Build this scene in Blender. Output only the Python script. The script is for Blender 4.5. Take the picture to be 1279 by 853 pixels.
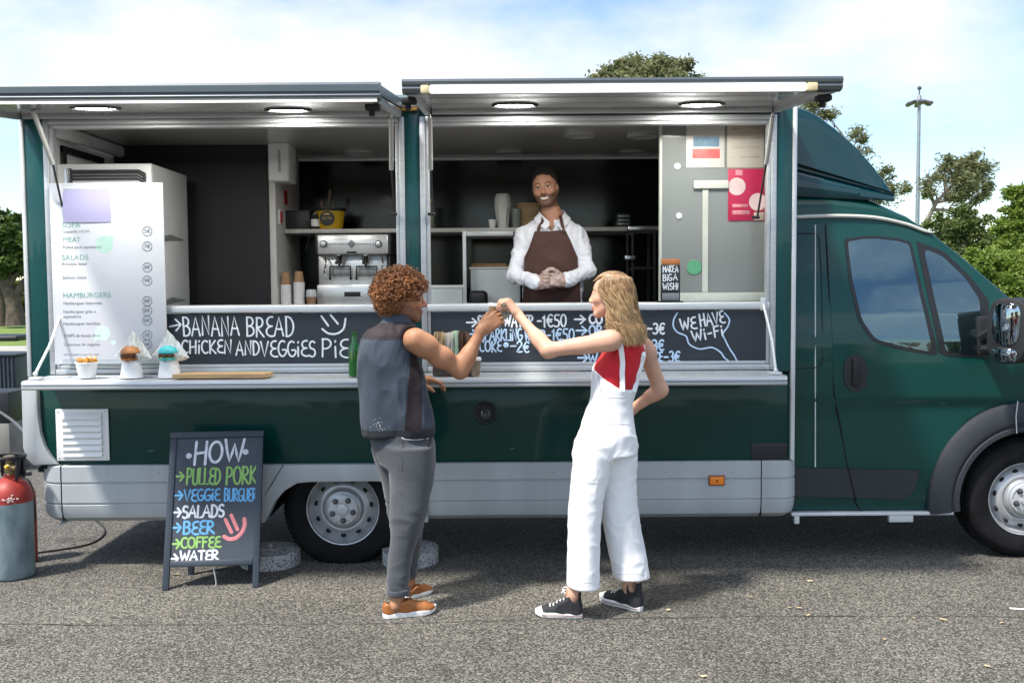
import bpy, bmesh, math, random
import numpy as np
from mathutils import Vector, Matrix
rnd = random.Random(7)
NR = np.random.default_rng(11)
for o in list(bpy.data.objects):
    bpy.data.objects.remove(o)
SC = bpy.context.scene
COL = SC.collection

# ------------------------------------------------------------------ camera
F = 1243.5                      # focal length in photograph pixels (35 mm lens)
TH = math.radians(3.27)         # looking slightly down
RO = math.radians(-0.4)         # slight roll
EYE = 1.6
cam = bpy.data.cameras.new('camera')
cam.lens = 35.0; cam.sensor_width = 36.0; cam.clip_start = 0.1; cam.clip_end = 1000
camo = bpy.data.objects.new('camera', cam); COL.objects.link(camo)
RM = Matrix.Rotation(math.pi/2 - TH, 3, 'X') @ Matrix.Rotation(RO, 3, 'Z')
camo.matrix_world = Matrix.Translation((0, 0, EYE)) @ RM.to_4x4()
SC.camera = camo

# ------------------------------------------------------------------ daylight
SUN_TO = Vector((-0.46, -0.36, 1.0)).normalized()      # direction towards the sun
sun_el = math.asin(SUN_TO.z)
sun_az = math.atan2(SUN_TO.x, SUN_TO.y)
sd = bpy.data.lights.new('sun', 'SUN'); sd.energy = 3.5; sd.angle = math.radians(5.0); sd.color = (1.0, 0.945, 0.87)
so = bpy.data.objects.new('sun', sd); COL.objects.link(so)
so.rotation_euler = (-SUN_TO).to_track_quat('-Z', 'Y').to_euler()
so.location = (-6, -4, 12)
wd = bpy.data.worlds.new('World'); SC.world = wd; wd.use_nodes = True
nt = wd.node_tree; nt.nodes.clear()
out = nt.nodes.new('ShaderNodeOutputWorld'); bg = nt.nodes.new('ShaderNodeBackground')
sky = nt.nodes.new('ShaderNodeTexSky'); sky.sky_type = 'NISHITA'; sky.sun_disc = False
sky.sun_elevation = sun_el; sky.sun_rotation = sun_az
sky.air_density = 1.0; sky.dust_density = 0.35; sky.ozone_density = 2.0
tc = nt.nodes.new('ShaderNodeTexCoord')
mp = nt.nodes.new('ShaderNodeMapping'); mp.inputs['Scale'].default_value = (1.0, 1.0, 2.2); mp.inputs['Location'].default_value = (3.1, 0.4, 0.25)
no = nt.nodes.new('ShaderNodeTexNoise'); no.inputs['Scale'].default_value = 2.6; no.inputs['Detail'].default_value = 7; no.inputs['Roughness'].default_value = 0.55
cr = nt.nodes.new('ShaderNodeValToRGB'); cr.color_ramp.elements[0].position = 0.47; cr.color_ramp.elements[1].position = 0.70
mx = nt.nodes.new('ShaderNodeMix'); mx.data_type = 'RGBA'
# clouds are brighter towards the sun
vd = nt.nodes.new('ShaderNodeVectorMath'); vd.operation = 'DOT_PRODUCT'; vd.inputs[1].default_value = SUN_TO
cm = nt.nodes.new('ShaderNodeMapRange'); cm.interpolation_type = 'SMOOTHSTEP'; cm.inputs['From Min'].default_value = 0.0; cm.inputs['From Max'].default_value = 0.95; cm.inputs['To Min'].default_value = 0.0; cm.inputs['To Max'].default_value = 1.0
cl_ = nt.nodes.new('ShaderNodeMix'); cl_.data_type = 'RGBA'; cl_.inputs['A'].default_value = (5.0, 5.05, 5.1, 1); cl_.inputs['B'].default_value = (14.0, 13.8, 13.4, 1)
nt.links.new(tc.outputs['Generated'], vd.inputs[0]); nt.links.new(vd.outputs['Value'], cm.inputs['Value']); nt.links.new(cm.outputs['Result'], cl_.inputs['Factor']); nt.links.new(cl_.outputs['Result'], mx.inputs['B'])
nt.links.new(tc.outputs['Generated'], mp.inputs['Vector']); nt.links.new(mp.outputs['Vector'], no.inputs['Vector'])
nt.links.new(no.outputs['Fac'], cr.inputs['Fac']); nt.links.new(cr.outputs['Color'], mx.inputs['Factor'])
nt.links.new(sky.outputs['Color'], mx.inputs['A']); nt.links.new(mx.outputs['Result'], bg.inputs['Color'])
bg.inputs['Strength'].default_value = 0.11
nt.links.new(bg.outputs['Background'], out.inputs['Surface'])
SC.view_settings.view_transform = 'Standard'; SC.view_settings.look = 'None'
SC.view_settings.exposure = 1.05; SC.view_settings.gamma = 1.0
SC.view_settings.use_curve_mapping = False
SC.render.engine = 'CYCLES'
SC.cycles.use_denoising = True
SC.cycles.max_bounces = 8; SC.cycles.transparent_max_bounces = 12
SC.cycles.sample_clamp_indirect = 6.0

# ------------------------------------------------------------------ geometry helpers
def W(px, py, Y):
    """point of the world at depth Y seen at photograph pixel (px, py): used to read real positions off the photograph"""
    d = RM @ Vector((px - 639.5, 426.5 - py, -F))
    t = Y / d.y
    return Vector((d.x*t, Y, EYE + d.z*t))
def WG(px, py, z=0.0):
    d = RM @ Vector((px - 639.5, 426.5 - py, -F))
    t = (z - EYE)/d.z
    return Vector((d.x*t, d.y*t, z))
def XX(px, Y, py=400): return W(px, py, Y).x
def ZZ(py, Y, px=640): return W(px, py, Y).z

class MB:
    """collects shapes for ONE mesh object"""
    def __init__(s): s.v = []; s.f = []; s.m = []; s.cuts = []; s.calls = []
    def cut(s): s.cuts.append((len(s.v), len(s.f)))
    def add(s, vs, fs, mi=0):
        s.calls.append((len(s.v), len(s.f)))
        n = len(s.v); s.v.extend([tuple(v) for v in vs]); s.f.extend([tuple(i+n for i in f) for f in fs]); s.m.extend([mi]*len(fs)); return s
    def bm(s, b, mi=0, M=None):
        b.verts.index_update()
        vs = [(M @ v.co) if M else v.co.copy() for v in b.verts]
        fs = [[v.index for v in f.verts] for f in b.faces]
        b.free(); return s.add(vs, fs, mi)
    def box(s, x0, x1, y0, y1, z0, z1, bev=0.0, seg=2, mi=0, M=None):
        b = bmesh.new(); bmesh.ops.create_cube(b, size=1.0)
        for v in b.verts:
            v.co = Vector(((x0+x1)/2 + v.co.x*(x1-x0), (y0+y1)/2 + v.co.y*(y1-y0), (z0+z1)/2 + v.co.z*(z1-z0)))
        if bev > 0:
            bmesh.ops.bevel(b, geom=b.edges[:], offset=min(bev, .49*min(abs(x1-x0), abs(y1-y0), abs(z1-z0))), segments=seg, profile=.5, affect='EDGES')
        return s.bm(b, mi, M)
    def tube(s, pts, r, n=8, cap=True, mi=0, flat=None, smooth=0, closed=False):
        pts = [Vector(p) for p in pts]
        if smooth: pts = spline(pts, smooth, closed)
        k = len(pts); rs = r if isinstance(r, (list, tuple)) else [r]*k
        if len(rs) != k: rs = list(np.interp(np.linspace(0, 1, k), np.linspace(0, 1, len(rs)), rs))
        vs = []; fs = []
        up = None
        for i, p in enumerate(pts):
            a = pts[max(i-1, 0)] if not closed else pts[i-1]; c = pts[min(i+1, k-1)] if not closed else pts[(i+1) % k]
            t = (c-a)
            if t.length < 1e-9: t = Vector((0, 0, 1))
            t.normalize()
            if flat is not None:
                u = flat[0].cross(t)
                if u.length < 1e-6: u = t.orthogonal()
                u.normalize(); w = flat[0]*flat[1]
            else:
                if up is None: up = t.orthogonal()
                up = up - t*up.dot(t)
                if up.length < 1e-6: up = t.orthogonal()
                up.normalize(); u = up; w = t.cross(u)
            for j in range(n):
                q = 2*math.pi*j/n
                vs.append(p + (u*math.cos(q) + w*math.sin(q))*rs[i])
        for i in range(k if closed else k-1):
            i2 = (i+1) % k
            for j in range(n):
                fs.append((i*n+j, i*n+(j+1) % n, i2*n+(j+1) % n, i2*n+j))
        if cap and not closed:
            fs.append(tuple(range(n-1, -1, -1))); fs.append(tuple((k-1)*n+j for j in range(n)))
        return s.add(vs, fs, mi)
    def lathe(s, prof, c=(0, 0, 0), axis='Z', n=32, mi=0, M=None, capb=True, capt=True):
        c = Vector(c); vs = []; fs = []; k = len(prof)
        for r, z in prof:
            for j in range(n):
                q = 2*math.pi*j/n; a, b = r*math.cos(q), r*math.sin(q)
                p = Vector((a, b, z)) if axis == 'Z' else (Vector((a, z, b)) if axis == 'Y' else Vector((z, a, b)))
                p = c + p
                vs.append(M @ p if M else p)
        for i in range(k-1):
            for j in range(n):
                q = (i*n+j, i*n+(j+1) % n, (i+1)*n+(j+1) % n, (i+1)*n+j)
                fs.append(q if axis != 'Y' else q[::-1])
        if capb: fs.append(tuple(range(n-1, -1, -1)) if axis != 'Y' else tuple(range(n)))
        if capt:
            q = tuple((k-1)*n+j for j in range(n)); fs.append(q if axis != 'Y' else q[::-1])
        return s.add(vs, fs, mi)
    def prism(s, poly, y0, y1, bev=0.0, mi=0, M=None, yf=None):
        """polygon of (x, z) extruded from y0 to y1; yf(x, z) adds to y"""
        b = bmesh.new()
        g = yf or (lambda x, z: 0.0)
        A = [b.verts.new((x, y0+g(x, z), z)) for x, z in poly]; B = [b.verts.new((x, y1+g(x, z), z)) for x, z in poly]
        n = len(poly)
        fa = b.faces.new(A); fb = b.faces.new(B[::-1])
        for i in range(n): b.faces.new((A[i], B[i], B[(i+1) % n], A[(i+1) % n]))
        bmesh.ops.recalc_face_normals(b, faces=b.faces[:])
        if bev > 0:
            ed = [e for e in b.edges if e.verts[0] in A and e.verts[1] in A]
            bmesh.ops.bevel(b, geom=ed, offset=bev, segments=2, profile=.5, affect='EDGES')
        return s.bm(b, mi, M)
    def ball(s, c, r, sub=2, mi=0, M=None):
        b = bmesh.new(); bmesh.ops.create_icosphere(b, subdivisions=sub, radius=1.0)
        r = r if isinstance(r, (tuple, list, Vector)) else (r, r, r)
        for v in b.verts: v.co = Vector((c[0]+v.co.x*r[0], c[1]+v.co.y*r[1], c[2]+v.co.z*r[2]))
        return s.bm(b, mi, M)
    def grid(s, P, mi=0, flip=False, closed_u=False):
        """P[i][j] points -> quads"""
        a, b = len(P), len(P[0]); vs = [p for row in P for p in row]; fs = []
        for i in range(a if closed_u else a-1):
            for j in range(b-1):
                q = (i*b+j, i*b+j+1, ((i+1) % a)*b+j+1, ((i+1) % a)*b+j); fs.append(q[::-1] if flip else q)
        return s.add(vs, fs, mi)

def spline(pts, sub=6, closed=False):
    pts = [Vector(p) for p in pts]; n = len(pts); o = []
    if n < 3: return pts
    for i in range(n if closed else n-1):
        if closed: p0, p1, p2, p3 = pts[i-1], pts[i], pts[(i+1) % n], pts[(i+2) % n]
        else: p0, p1, p2, p3 = pts[max(i-1, 0)], pts[i], pts[i+1], pts[min(i+2, n-1)]
        for k in range(sub):
            t = k/sub
            o.append(0.5*((2*p1)+(p2-p0)*t+(2*p0-5*p1+4*p2-p3)*t*t+(3*p1-p0-3*p2+p3)*t**3))
    if not closed: o.append(pts[-1])
    return o

ROOT = {}
def thing(name, label, cat, loc=(0, 0, 0), rz=0.0, group=None, rot=None, world=False):
    o = bpy.data.objects.new(name, None); COL.objects.link(o); o.empty_display_size = 0.1
    o.location = loc; o.rotation_euler = rot if rot else (0, 0, rz)
    o['label'] = label; o['category'] = cat
    if group: o['group'] = group
    if world: ROOT[o.name] = Vector(loc)      # children of this thing are written in world coordinates
    return o
def finish(me, mats, smooth=35):
    for m in (mats if isinstance(mats, (list, tuple)) else [mats]): me.materials.append(m)
    if smooth is not None:
        me.polygons.foreach_set('use_smooth', [True]*len(me.polygons))
        if smooth < 180: me.set_sharp_from_angle(angle=math.radians(smooth))
def obj(name, mb, mats, parent=None, smooth=35, label=None, cat=None, group=None, kind=None, loc=None, fix=True, split=False):
    if split:                                   # every piece becomes a part of its own
        ks = mb.cuts or mb.calls; ks = [k for i, k in enumerate(ks) if i == 0 or k != ks[i-1]] + [(len(mb.v), len(mb.f))]; r = None
        for (a, b), (c, d) in zip(ks, ks[1:]):
            if d <= b: continue
            q = MB(); q.v = mb.v[a:c]; q.f = [tuple(i-a for i in f) for f in mb.f[b:d]]; q.m = [0]*len(q.f)
            r = obj(name, q, mats, parent, smooth, label, cat, group, kind, loc, fix)
        return r
    me = bpy.data.meshes.new(name)
    me.from_pydata([tuple(v) for v in mb.v], [], mb.f)
    if mb.m and max(mb.m) > 0: me.polygons.foreach_set('material_index', mb.m)
    if fix:
        b = bmesh.new(); b.from_mesh(me); bmesh.ops.recalc_face_normals(b, faces=b.faces[:]); b.to_mesh(me); b.free()
    finish(me, mats, smooth)
    return link(name, me, parent, label, cat, group, kind, loc)
def link(name, me, parent=None, label=None, cat=None, group=None, kind=None, loc=None):
    o = bpy.data.objects.new(name, me); COL.objects.link(o)
    if parent is not None:
        o.parent = parent
        if parent.name in ROOT: o.matrix_parent_inverse = Matrix.Translation(-ROOT[parent.name])
    if loc is not None: o.location = loc
    if label: o['label'] = label
    if cat: o['category'] = cat
    if group: o['group'] = group
    if kind: o['kind'] = kind
    return o
def kids(o): return [c for c in COL.objects if c.parent == o]
def dup(o, parent=None, loc=None, rz=None, label=None, group=None):
    c = o.copy(); COL.objects.link(c)
    if parent is not None:
        c.parent = parent; c.matrix_parent_inverse = o.matrix_parent_inverse.copy()
    for k in kids(o): dup(k, c)
    if loc is not None: c.location = loc
    if rz is not None: c.rotation_euler = (0, 0, rz)
    if label: c['label'] = label
    if group: c['group'] = group
    return c

# ------------------------------------------------------------------ materials
MATS = {}
def mat(name, col, rough=0.5, metal=0.0, var=0.12, vscale=6.0, bump=0.0, bscale=60.0, coat=0.0, spec=0.5, emit=0.0, ecol=None, trans=0.0, ior=1.45,
        attr=None, sss=0.0, sheen=0.0, rvar=0.0, alpha=1.0, stretch=None, col2=None):
    if name in MATS: return MATS[name]
    m = bpy.data.materials.new(name); m.use_nodes = True; t = m.node_tree; N = t.nodes; L = t.links
    b = N['Principled BSDF']
    tcn = N.new('ShaderNodeTexCoord')
    vec = tcn.outputs['Object']
    if stretch:
        mpn = N.new('ShaderNodeMapping'); mpn.inputs['Scale'].default_value = stretch; L.new(vec, mpn.inputs['Vector']); vec = mpn.outputs['Vector']
    c4 = (col[0], col[1], col[2], 1)
    n = N.new('ShaderNodeTexNoise'); n.inputs['Scale'].default_value = vscale; n.inputs['Detail'].default_value = 5; L.new(vec, n.inputs['Vector'])
    mixn = N.new('ShaderNodeMix'); mixn.data_type = 'RGBA'
    lo = tuple(max(0, c*(1-var)) for c in col); hi = tuple(min(1, c*(1+var)) for c in col)
    if col2: hi = col2
    mixn.inputs['A'].default_value = (*lo, 1); mixn.inputs['B'].default_value = (*hi, 1)
    rp = N.new('ShaderNodeMapRange'); rp.inputs['From Min'].default_value = .3; rp.inputs['From Max'].default_value = .7
    L.new(n.outputs['Fac'], rp.inputs['Value']); L.new(rp.outputs['Result'], mixn.inputs['Factor'])
    cout = mixn.outputs['Result']
    if attr:
        a = N.new('ShaderNodeAttribute'); a.attribute_name = attr
        mul = N.new('ShaderNodeMix'); mul.data_type = 'RGBA'; mul.blend_type = 'MULTIPLY'; mul.inputs['Factor'].default_value = 1.0
        L.new(a.outputs['Color'], mul.inputs['A']); L.new(cout, mul.inputs['B']); cout = mul.outputs['Result']
    L.new(cout, b.inputs['Base Color'])
    b.inputs['Roughness'].default_value = rough; b.inputs['Metallic'].default_value = metal
    b.inputs['Coat Weight'].default_value = coat; b.inputs['Coat Roughness'].default_value = 0.04
    b.inputs['Specular IOR Level'].default_value = spec; b.inputs['IOR'].default_value = ior
    b.inputs['Transmission Weight'].default_value = trans; b.inputs['Alpha'].default_value = alpha
    if sss > 0:
        b.inputs['Subsurface Weight'].default_value = sss; b.inputs['Subsurface Radius'].default_value = (1, .35, .2); b.inputs['Subsurface Scale'].default_value = .012
    if sheen > 0: b.inputs['Sheen Weight'].default_value = sheen; b.inputs['Sheen Roughness'].default_value = .5
    if rvar > 0:
        r2 = N.new('ShaderNodeMapRange'); r2.inputs['To Min'].default_value = max(0, rough-rvar); r2.inputs['To Max'].default_value = min(1, rough+rvar)
        n3 = N.new('ShaderNodeTexNoise'); n3.inputs['Scale'].default_value = vscale*2.3; n3.inputs['Detail'].default_value = 6; L.new(vec, n3.inputs['Vector'])
        L.new(n3.outputs['Fac'], r2.inputs['Value']); L.new(r2.outputs['Result'], b.inputs['Roughness'])
    if bump > 0:
        n2 = N.new('ShaderNodeTexNoise'); n2.inputs['Scale'].default_value = bscale; n2.inputs['Detail'].default_value = 4; L.new(vec, n2.inputs['Vector'])
        bp = N.new('ShaderNodeBump'); bp.inputs['Strength'].default_value = bump; bp.inputs['Distance'].default_value = .01
        L.new(n2.outputs['Fac'], bp.inputs['Height']); L.new(bp.outputs['Normal'], b.inputs['Normal'])
    if emit > 0:
        b.inputs['Emission Color'].default_value = (*(ecol or col), 1); b.inputs['Emission Strength'].default_value = emit
    MATS[name] = m; return m

# ------------------------------------------------------------------ hand lettering (polyline glyphs, height 1)
def arc(cx, cy, rx, ry, a0, a1, n=9):
    return [(cx+rx*math.cos(math.radians(a0+(a1-a0)*i/(n-1))), cy+ry*math.sin(math.radians(a0+(a1-a0)*i/(n-1)))) for i in range(n)]
GL = {
 'A': (.62, [[(0, 0), (.3, 1), (.6, 0)], [(.1, .36), (.52, .34)]]),
 'B': (.52, [[(.05, 0), (.04, 1)], [(.04, .98)] + arc(.2, .76, .24, .23, 80, -80, 7) + [(.06, .52)], [(.06, .52)] + arc(.2, .26, .3, .26, 80, -85, 7) + [(.03, .0)]]),
 'C': (.5, [arc(.32, .5, .3, .5, 55, 305, 13)]),
 'D': (.56, [[(.05, 0), (.05, 1)], [(.02, 1)] + arc(.12, .5, .42, .5, 80, -80, 10) + [(.03, 0)]]),
 'E': (.46, [arc(.38, .75, .3, .25, 75, 265, 8) , arc(.4, .25, .36, .26, 95, 290, 8), [(.2, .5), (.42, .52)]]),
 'F': (.44, [[(.06, 0), (.08, 1)], [(.06, .98), (.44, 1.0)], [(.07, .52), (.36, .54)]]),
 'G': (.56, [arc(.32, .5, .3, .5, 60, 330, 13) + [(.58, .42), (.32, .42)]]),
 'H': (.56, [[(.04, 0), (.06, 1)], [(.5, 0), (.52, 1)], [(.05, .48), (.52, .54)]]),
 'I': (.16, [[(.08, 0), (.08, 1)]]),
 'i': (.16, [[(.08, 0), (.08, .62)], [(.08, .9), (.1, .96)]]),
 'K': (.5, [[(.05, 0), (.06, 1)], [(.48, 1), (.08, .45), (.5, 0)]]),
 'L': (.42, [[(.06, 1), (.05, .0), (.42, .02)]]),
 'M': (.68, [[(.02, 0), (.08, 1), (.34, .35), (.6, 1), (.66, 0)]]),
 'N': (.56, [[(.03, 0), (.06, 1), (.5, 0), (.53, 1)]]),
 'O': (.6, [arc(.3, .5, .29, .5, 100, 465, 17)]),
 'P': (.5, [[(.05, 0), (.05, 1)], [(.02, .97)] + arc(.18, .72, .29, .27, 75, -80, 8) + [(.05, .44)]]),
 'R': (.54, [[(.05, 0), (.05, 1)], [(.02, .97)] + arc(.18, .74, .27, .25, 75, -80, 8) + [(.07, .48), (.54, 0)]]),
 'S': (.46, [arc(.24, .75, .2, .25, 40, 240, 8) + arc(.22, .25, .23, .26, 80, -140, 9)]),
 'T': (.5, [[(.25, 0), (.25, 1)], [(0, .98), (.5, 1)]]),
 'U': (.54, [[(.04, 1)] + arc(.27, .28, .23, .28, 180, 360, 8) + [(.52, 1)]]),
 'V': (.54, [[(0, 1), (.26, 0), (.54, 1)]]),
 'W': (.76, [[(0, 1), (.2, 0), (.38, .8), (.55, 0), (.76, 1)]]),
 'Y': (.5, [[(0, 1), (.25, .5), (.5, 1)], [(.25, .5), (.22, 0)]]),
 '1': (.22, [[(.0, .75), (.14, 1), (.14, 0)]]),
 '2': (.44, [arc(.2, .75, .2, .25, 170, -20, 8) + [(.0, .02), (.44, .03)]]),
 '3': (.42, [arc(.18, .76, .2, .24, 140, -70, 8) + arc(.18, .26, .24, .26, 75, -140, 9)]),
 '5': (.42, [[(.4, 1), (.08, 1), (.05, .58)] + arc(.16, .3, .25, .3, 85, -130, 9)]),
 '0': (.46, [arc(.23, .5, .22, .5, 100, 465, 15)]),
 '8': (.44, [arc(.22, .75, .18, .25, 90, 450, 12), arc(.22, .25, .22, .25, 90, 450, 12)]),
 '7': (.42, [[(0, 1), (.42, 1), (.14, 0)]]),
 '€': (.52, [arc(.34, .5, .26, .5, 55, 305, 12), [(0, .6), (.42, .6)], [(0, .42), (.38, .42)]]),
 '-': (.36, [[(.04, .45), (.32, .46)]]),
 '!': (.14, [[(.07, .3), (.09, 1)], [(.07, .02), (.08, .06)]]),
 '>': (.72, [[(0, .5), (.66, .52)], [(.4, .86), (.7, .52), (.42, .14)]]),
 ' ': (.3, []), '~': (.9, []),
}
def write(mb, text, o, ex, ez, h, width, r, jit=.03, nrm=None, gap=.13, fl=.25, lean=0.0):
    """lettering drawn with a chalk pen: o = lower left corner, ex / ez = unit vectors, width = total width, r = pen radius"""
    tot = sum(GL[c][0] for c in text) + gap*(len(text)-1)
    sx = width/tot; x = 0.0
    nrm = nrm or ez.cross(ex)
    for c in text:
        w, st = GL[c]; dy = rnd.uniform(-jit, jit); rot = rnd.uniform(-jit, jit); sc = 1+rnd.uniform(-jit, jit)
        for pl in st:
            pts = [o + ex*((x + a + rot*(b-.5) + lean*b)*sx) + ez*((b*sc+dy)*h) for a, b in pl]
            if len(pts) > 4: pts = spline(pts, 2)
            mb.tube(pts, r, 8, flat=(nrm, fl))
            for q in (pts[0], pts[-1]): disc(mb, q, ex, ez, nrm, r, fl)
        x += w + gap
def disc(mb, c, ex, ez, nrm, r, fl=.25, n=10):
    vs = []
    for k, (s, h) in enumerate(((1, 0), (.8, .7), (0.02, 1))):
        vs += [c + (ex*math.cos(2*math.pi*j/n)+ez*math.sin(2*math.pi*j/n))*r*s + nrm*r*fl*h*1.02 for j in range(n)]
    fs = [(i*n+j, i*n+(j+1) % n, (i+1)*n+(j+1) % n, (i+1)*n+j) for i in range(2) for j in range(n)]
    mb.add(vs, fs + [tuple(range(2*n, 3*n))])
def stroke(mb, pts, r, nrm, ex, ez, fl=.25, sm=4, closed=False):
    pts = spline(pts, sm, closed) if sm and len(pts) > 2 else [Vector(p) for p in pts]
    mb.tube(pts, r, 8, flat=(nrm, fl), closed=closed)
    if not closed:
        for q in (pts[0], pts[-1]): disc(mb, q, ex, ez, nrm, r, fl)
EX, EY, EZ = Vector((1, 0, 0)), Vector((0, 1, 0)), Vector((0, 0, 1))
def printed(mb, text, o, size, ex=EX, ez=EZ, nrm=-EY, width=None, align='LEFT', depth=.0006):
    """printed lettering with Blender's own font, as thin raised mesh"""
    cu = bpy.data.curves.new('lettering', 'FONT'); cu.body = text; cu.size = 1.0; cu.resolution_u = 3; cu.align_x = align
    ob = bpy.data.objects.new('lettering', cu); COL.objects.link(ob)
    dg = bpy.context.evaluated_depsgraph_get(); me = ob.evaluated_get(dg).to_mesh()
    vs = [v.co.copy() for v in me.vertices]; fs = [tuple(p.vertices) for p in me.polygons]
    ob.evaluated_get(dg).to_mesh_clear(); bpy.data.objects.remove(ob); bpy.data.curves.remove(cu)
    if not vs: return
    wx = max(v.x for v in vs) - min(v.x for v in vs); sx = size if width is None else width/max(wx, 1e-6)
    mb.add([o + ex*(v.x*sx) + ez*(v.y*size) + nrm*depth for v in vs], fs)
# ================================================================== SETTING
def asphalt():
    m = bpy.data.materials.new('exposed aggregate asphalt'); m.use_nodes = True; t = m.node_tree; N = t.nodes; L = t.links
    b = N['Principled BSDF']; tcn = N.new('ShaderNodeTexCoord'); v = tcn.outputs['Object']
    vo = N.new('ShaderNodeTexVoronoi'); vo.inputs['Scale'].default_value = 140; L.new(v, vo.inputs['Vector'])
    sep = N.new('ShaderNodeSeparateColor'); L.new(vo.outputs['Color'], sep.inputs['Color'])
    r1 = N.new('ShaderNodeValToRGB'); e = r1.color_ramp; e.elements[0].position = 0.0; e.elements[0].color = (.036, .034, .031, 1); e.elements[1].position = 1.0; e.elements[1].color = (.25, .235, .20, 1)
    x = e.elements.new(.42); x.color = (.056, .053, .047, 1)
    x = e.elements.new(.52); x.color = (.108, .102, .089, 1); x = e.elements.new(.8); x.color = (.155, .147, .126, 1)
    L.new(sep.outputs['Red'], r1.inputs['Fac'])
    vo2 = N.new('ShaderNodeTexVoronoi'); vo2.inputs['Scale'].default_value = 210; L.new(v, vo2.inputs['Vector'])
    sep2 = N.new('ShaderNodeSeparateColor'); L.new(vo2.outputs['Color'], sep2.inputs['Color'])
    mr2 = N.new('ShaderNodeMapRange'); mr2.inputs['To Min'].default_value = .72; mr2.inputs['To Max'].default_value = 1.25; L.new(sep2.outputs['Green'], mr2.inputs['Value'])
    n1 = N.new('ShaderNodeTexNoise'); n1.inputs['Scale'].default_value = .75; n1.inputs['Detail'].default_value = 6; n1.inputs['Roughness'].default_value = .6; L.new(v, n1.inputs['Vector'])
    mr = N.new('ShaderNodeMapRange'); mr.inputs['From Min'].default_value = .3; mr.inputs['From Max'].default_value = .7; mr.inputs['To Min'].default_value = .74; mr.inputs['To Max'].default_value = 1.14; L.new(n1.outputs['Fac'], mr.inputs['Value'])
    # darker patch with an uneven edge beside the woman, and dusty worn streaks
    n4 = N.new('ShaderNodeTexNoise'); n4.inputs['Scale'].default_value = 3.5; n4.inputs['Detail'].default_value = 4; L.new(v, n4.inputs['Vector'])
    mpn = N.new('ShaderNodeMapping'); mpn.vector_type = 'POINT'; mpn.inputs['Location'].default_value = (-0.86*2.6, -5.28*1.9, 0); mpn.inputs['Scale'].default_value = (2.6, 1.9, 1); L.new(v, mpn.inputs['Vector'])
    ad = N.new('ShaderNodeMix'); ad.data_type = 'RGBA'; ad.blend_type = 'ADD'; ad.inputs['Factor'].default_value = .35; L.new(mpn.outputs['Vector'], ad.inputs['A']); L.new(n4.outputs['Color'], ad.inputs['B'])
    ln = N.new('ShaderNodeVectorMath'); ln.operation = 'LENGTH'; L.new(ad.outputs['Result'], ln.inputs[0])
    st = N.new('ShaderNodeMapRange'); st.interpolation_type = 'SMOOTHSTEP'; st.inputs['From Min'].default_value = .55; st.inputs['From Max'].default_value = .95; st.inputs['To Min'].default_value = .62; st.inputs['To Max'].default_value = 1.0; L.new(ln.outputs['Value'], st.inputs['Value'])
    m1 = N.new('ShaderNodeMath'); m1.operation = 'MULTIPLY'; L.new(mr.outputs['Result'], m1.inputs[0]); L.new(mr2.outputs['Result'], m1.inputs[1])
    m2 = N.new('ShaderNodeMath'); m2.operation = 'MULTIPLY'; L.new(m1.outputs[0], m2.inputs[0]); L.new(st.outputs['Result'], m2.inputs[1])
    # old oil drips: sparse darker spots with their own outline
    n6 = N.new('ShaderNodeTexNoise'); n6.inputs['Scale'].default_value = 2.3; n6.inputs['Detail'].default_value = 3; L.new(v, n6.inputs['Vector'])
    s6 = N.new('ShaderNodeMapRange'); s6.interpolation_type = 'SMOOTHSTEP'; s6.inputs['From Min'].default_value = .62; s6.inputs['From Max'].default_value = .72; s6.inputs['To Min'].default_value = 1.0; s6.inputs['To Max'].default_value = .66; L.new(n6.outputs['Fac'], s6.inputs['Value'])
    m3 = N.new('ShaderNodeMath'); m3.operation = 'MULTIPLY'; L.new(m2.outputs[0], m3.inputs[0]); L.new(s6.outputs['Result'], m3.inputs[1]); m2 = m3
    vm = N.new('ShaderNodeVectorMath'); vm.operation = 'SCALE'; L.new(r1.outputs['Color'], vm.inputs[0]); L.new(m2.outputs[0], vm.inputs['Scale'])
    L.new(vm.outputs['Vector'], b.inputs['Base Color']); b.inputs['Roughness'].default_value = .88; b.inputs['Specular IOR Level'].default_value = .3
    bp = N.new('ShaderNodeBump'); bp.inputs['Strength'].default_value = .55; bp.inputs['Distance'].default_value = .004; L.new(vo.outputs['Distance'], bp.inputs['Height']); bp.invert = True
    L.new(bp.outputs['Normal'], b.inputs['Normal'])
    return m
g = MB(); g.add([(-250, -120, 0), (250, -120, 0), (250, 9.6, 0), (-250, 9.6, 0)], [(0, 1, 2, 3)])
obj('parking_lot', g, asphalt(), kind='structure', smooth=None)

def lawn_mat():
    m = bpy.data.materials.new('mown lawn'); m.use_nodes = True; t = m.node_tree; N = t.nodes; L = t.links
    b = N['Principled BSDF']; v = N.new('ShaderNodeTexCoord').outputs['Object']
    n = N.new('ShaderNodeTexNoise'); n.inputs['Scale'].default_value = .9; n.inputs['Detail'].default_value = 9; n.inputs['Roughness'].default_value = .7; L.new(v, n.inputs['Vector'])
    r = N.new('ShaderNodeValToRGB'); r.color_ramp.elements[0].position = .3; r.color_ramp.elements[0].color = (.08, .14, .02, 1); r.color_ramp.elements[1].position = .72; r.color_ramp.elements[1].color = (.20, .28, .05, 1)
    L.new(n.outputs['Fac'], r.inputs['Fac']); L.new(r.outputs['Color'], b.inputs['Base Color']); b.inputs['Roughness'].default_value = .9
    n2 = N.new('ShaderNodeTexNoise'); n2.inputs['Scale'].default_value = 25; L.new(v, n2.inputs['Vector'])
    bp = N.new('ShaderNodeBump'); bp.inputs['Strength'].default_value = 1; bp.inputs['Distance'].default_value = .05; L.new(n2.outputs['Fac'], bp.inputs['Height']); L.new(bp.outputs['Normal'], b.inputs['Normal'])
    return m
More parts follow.
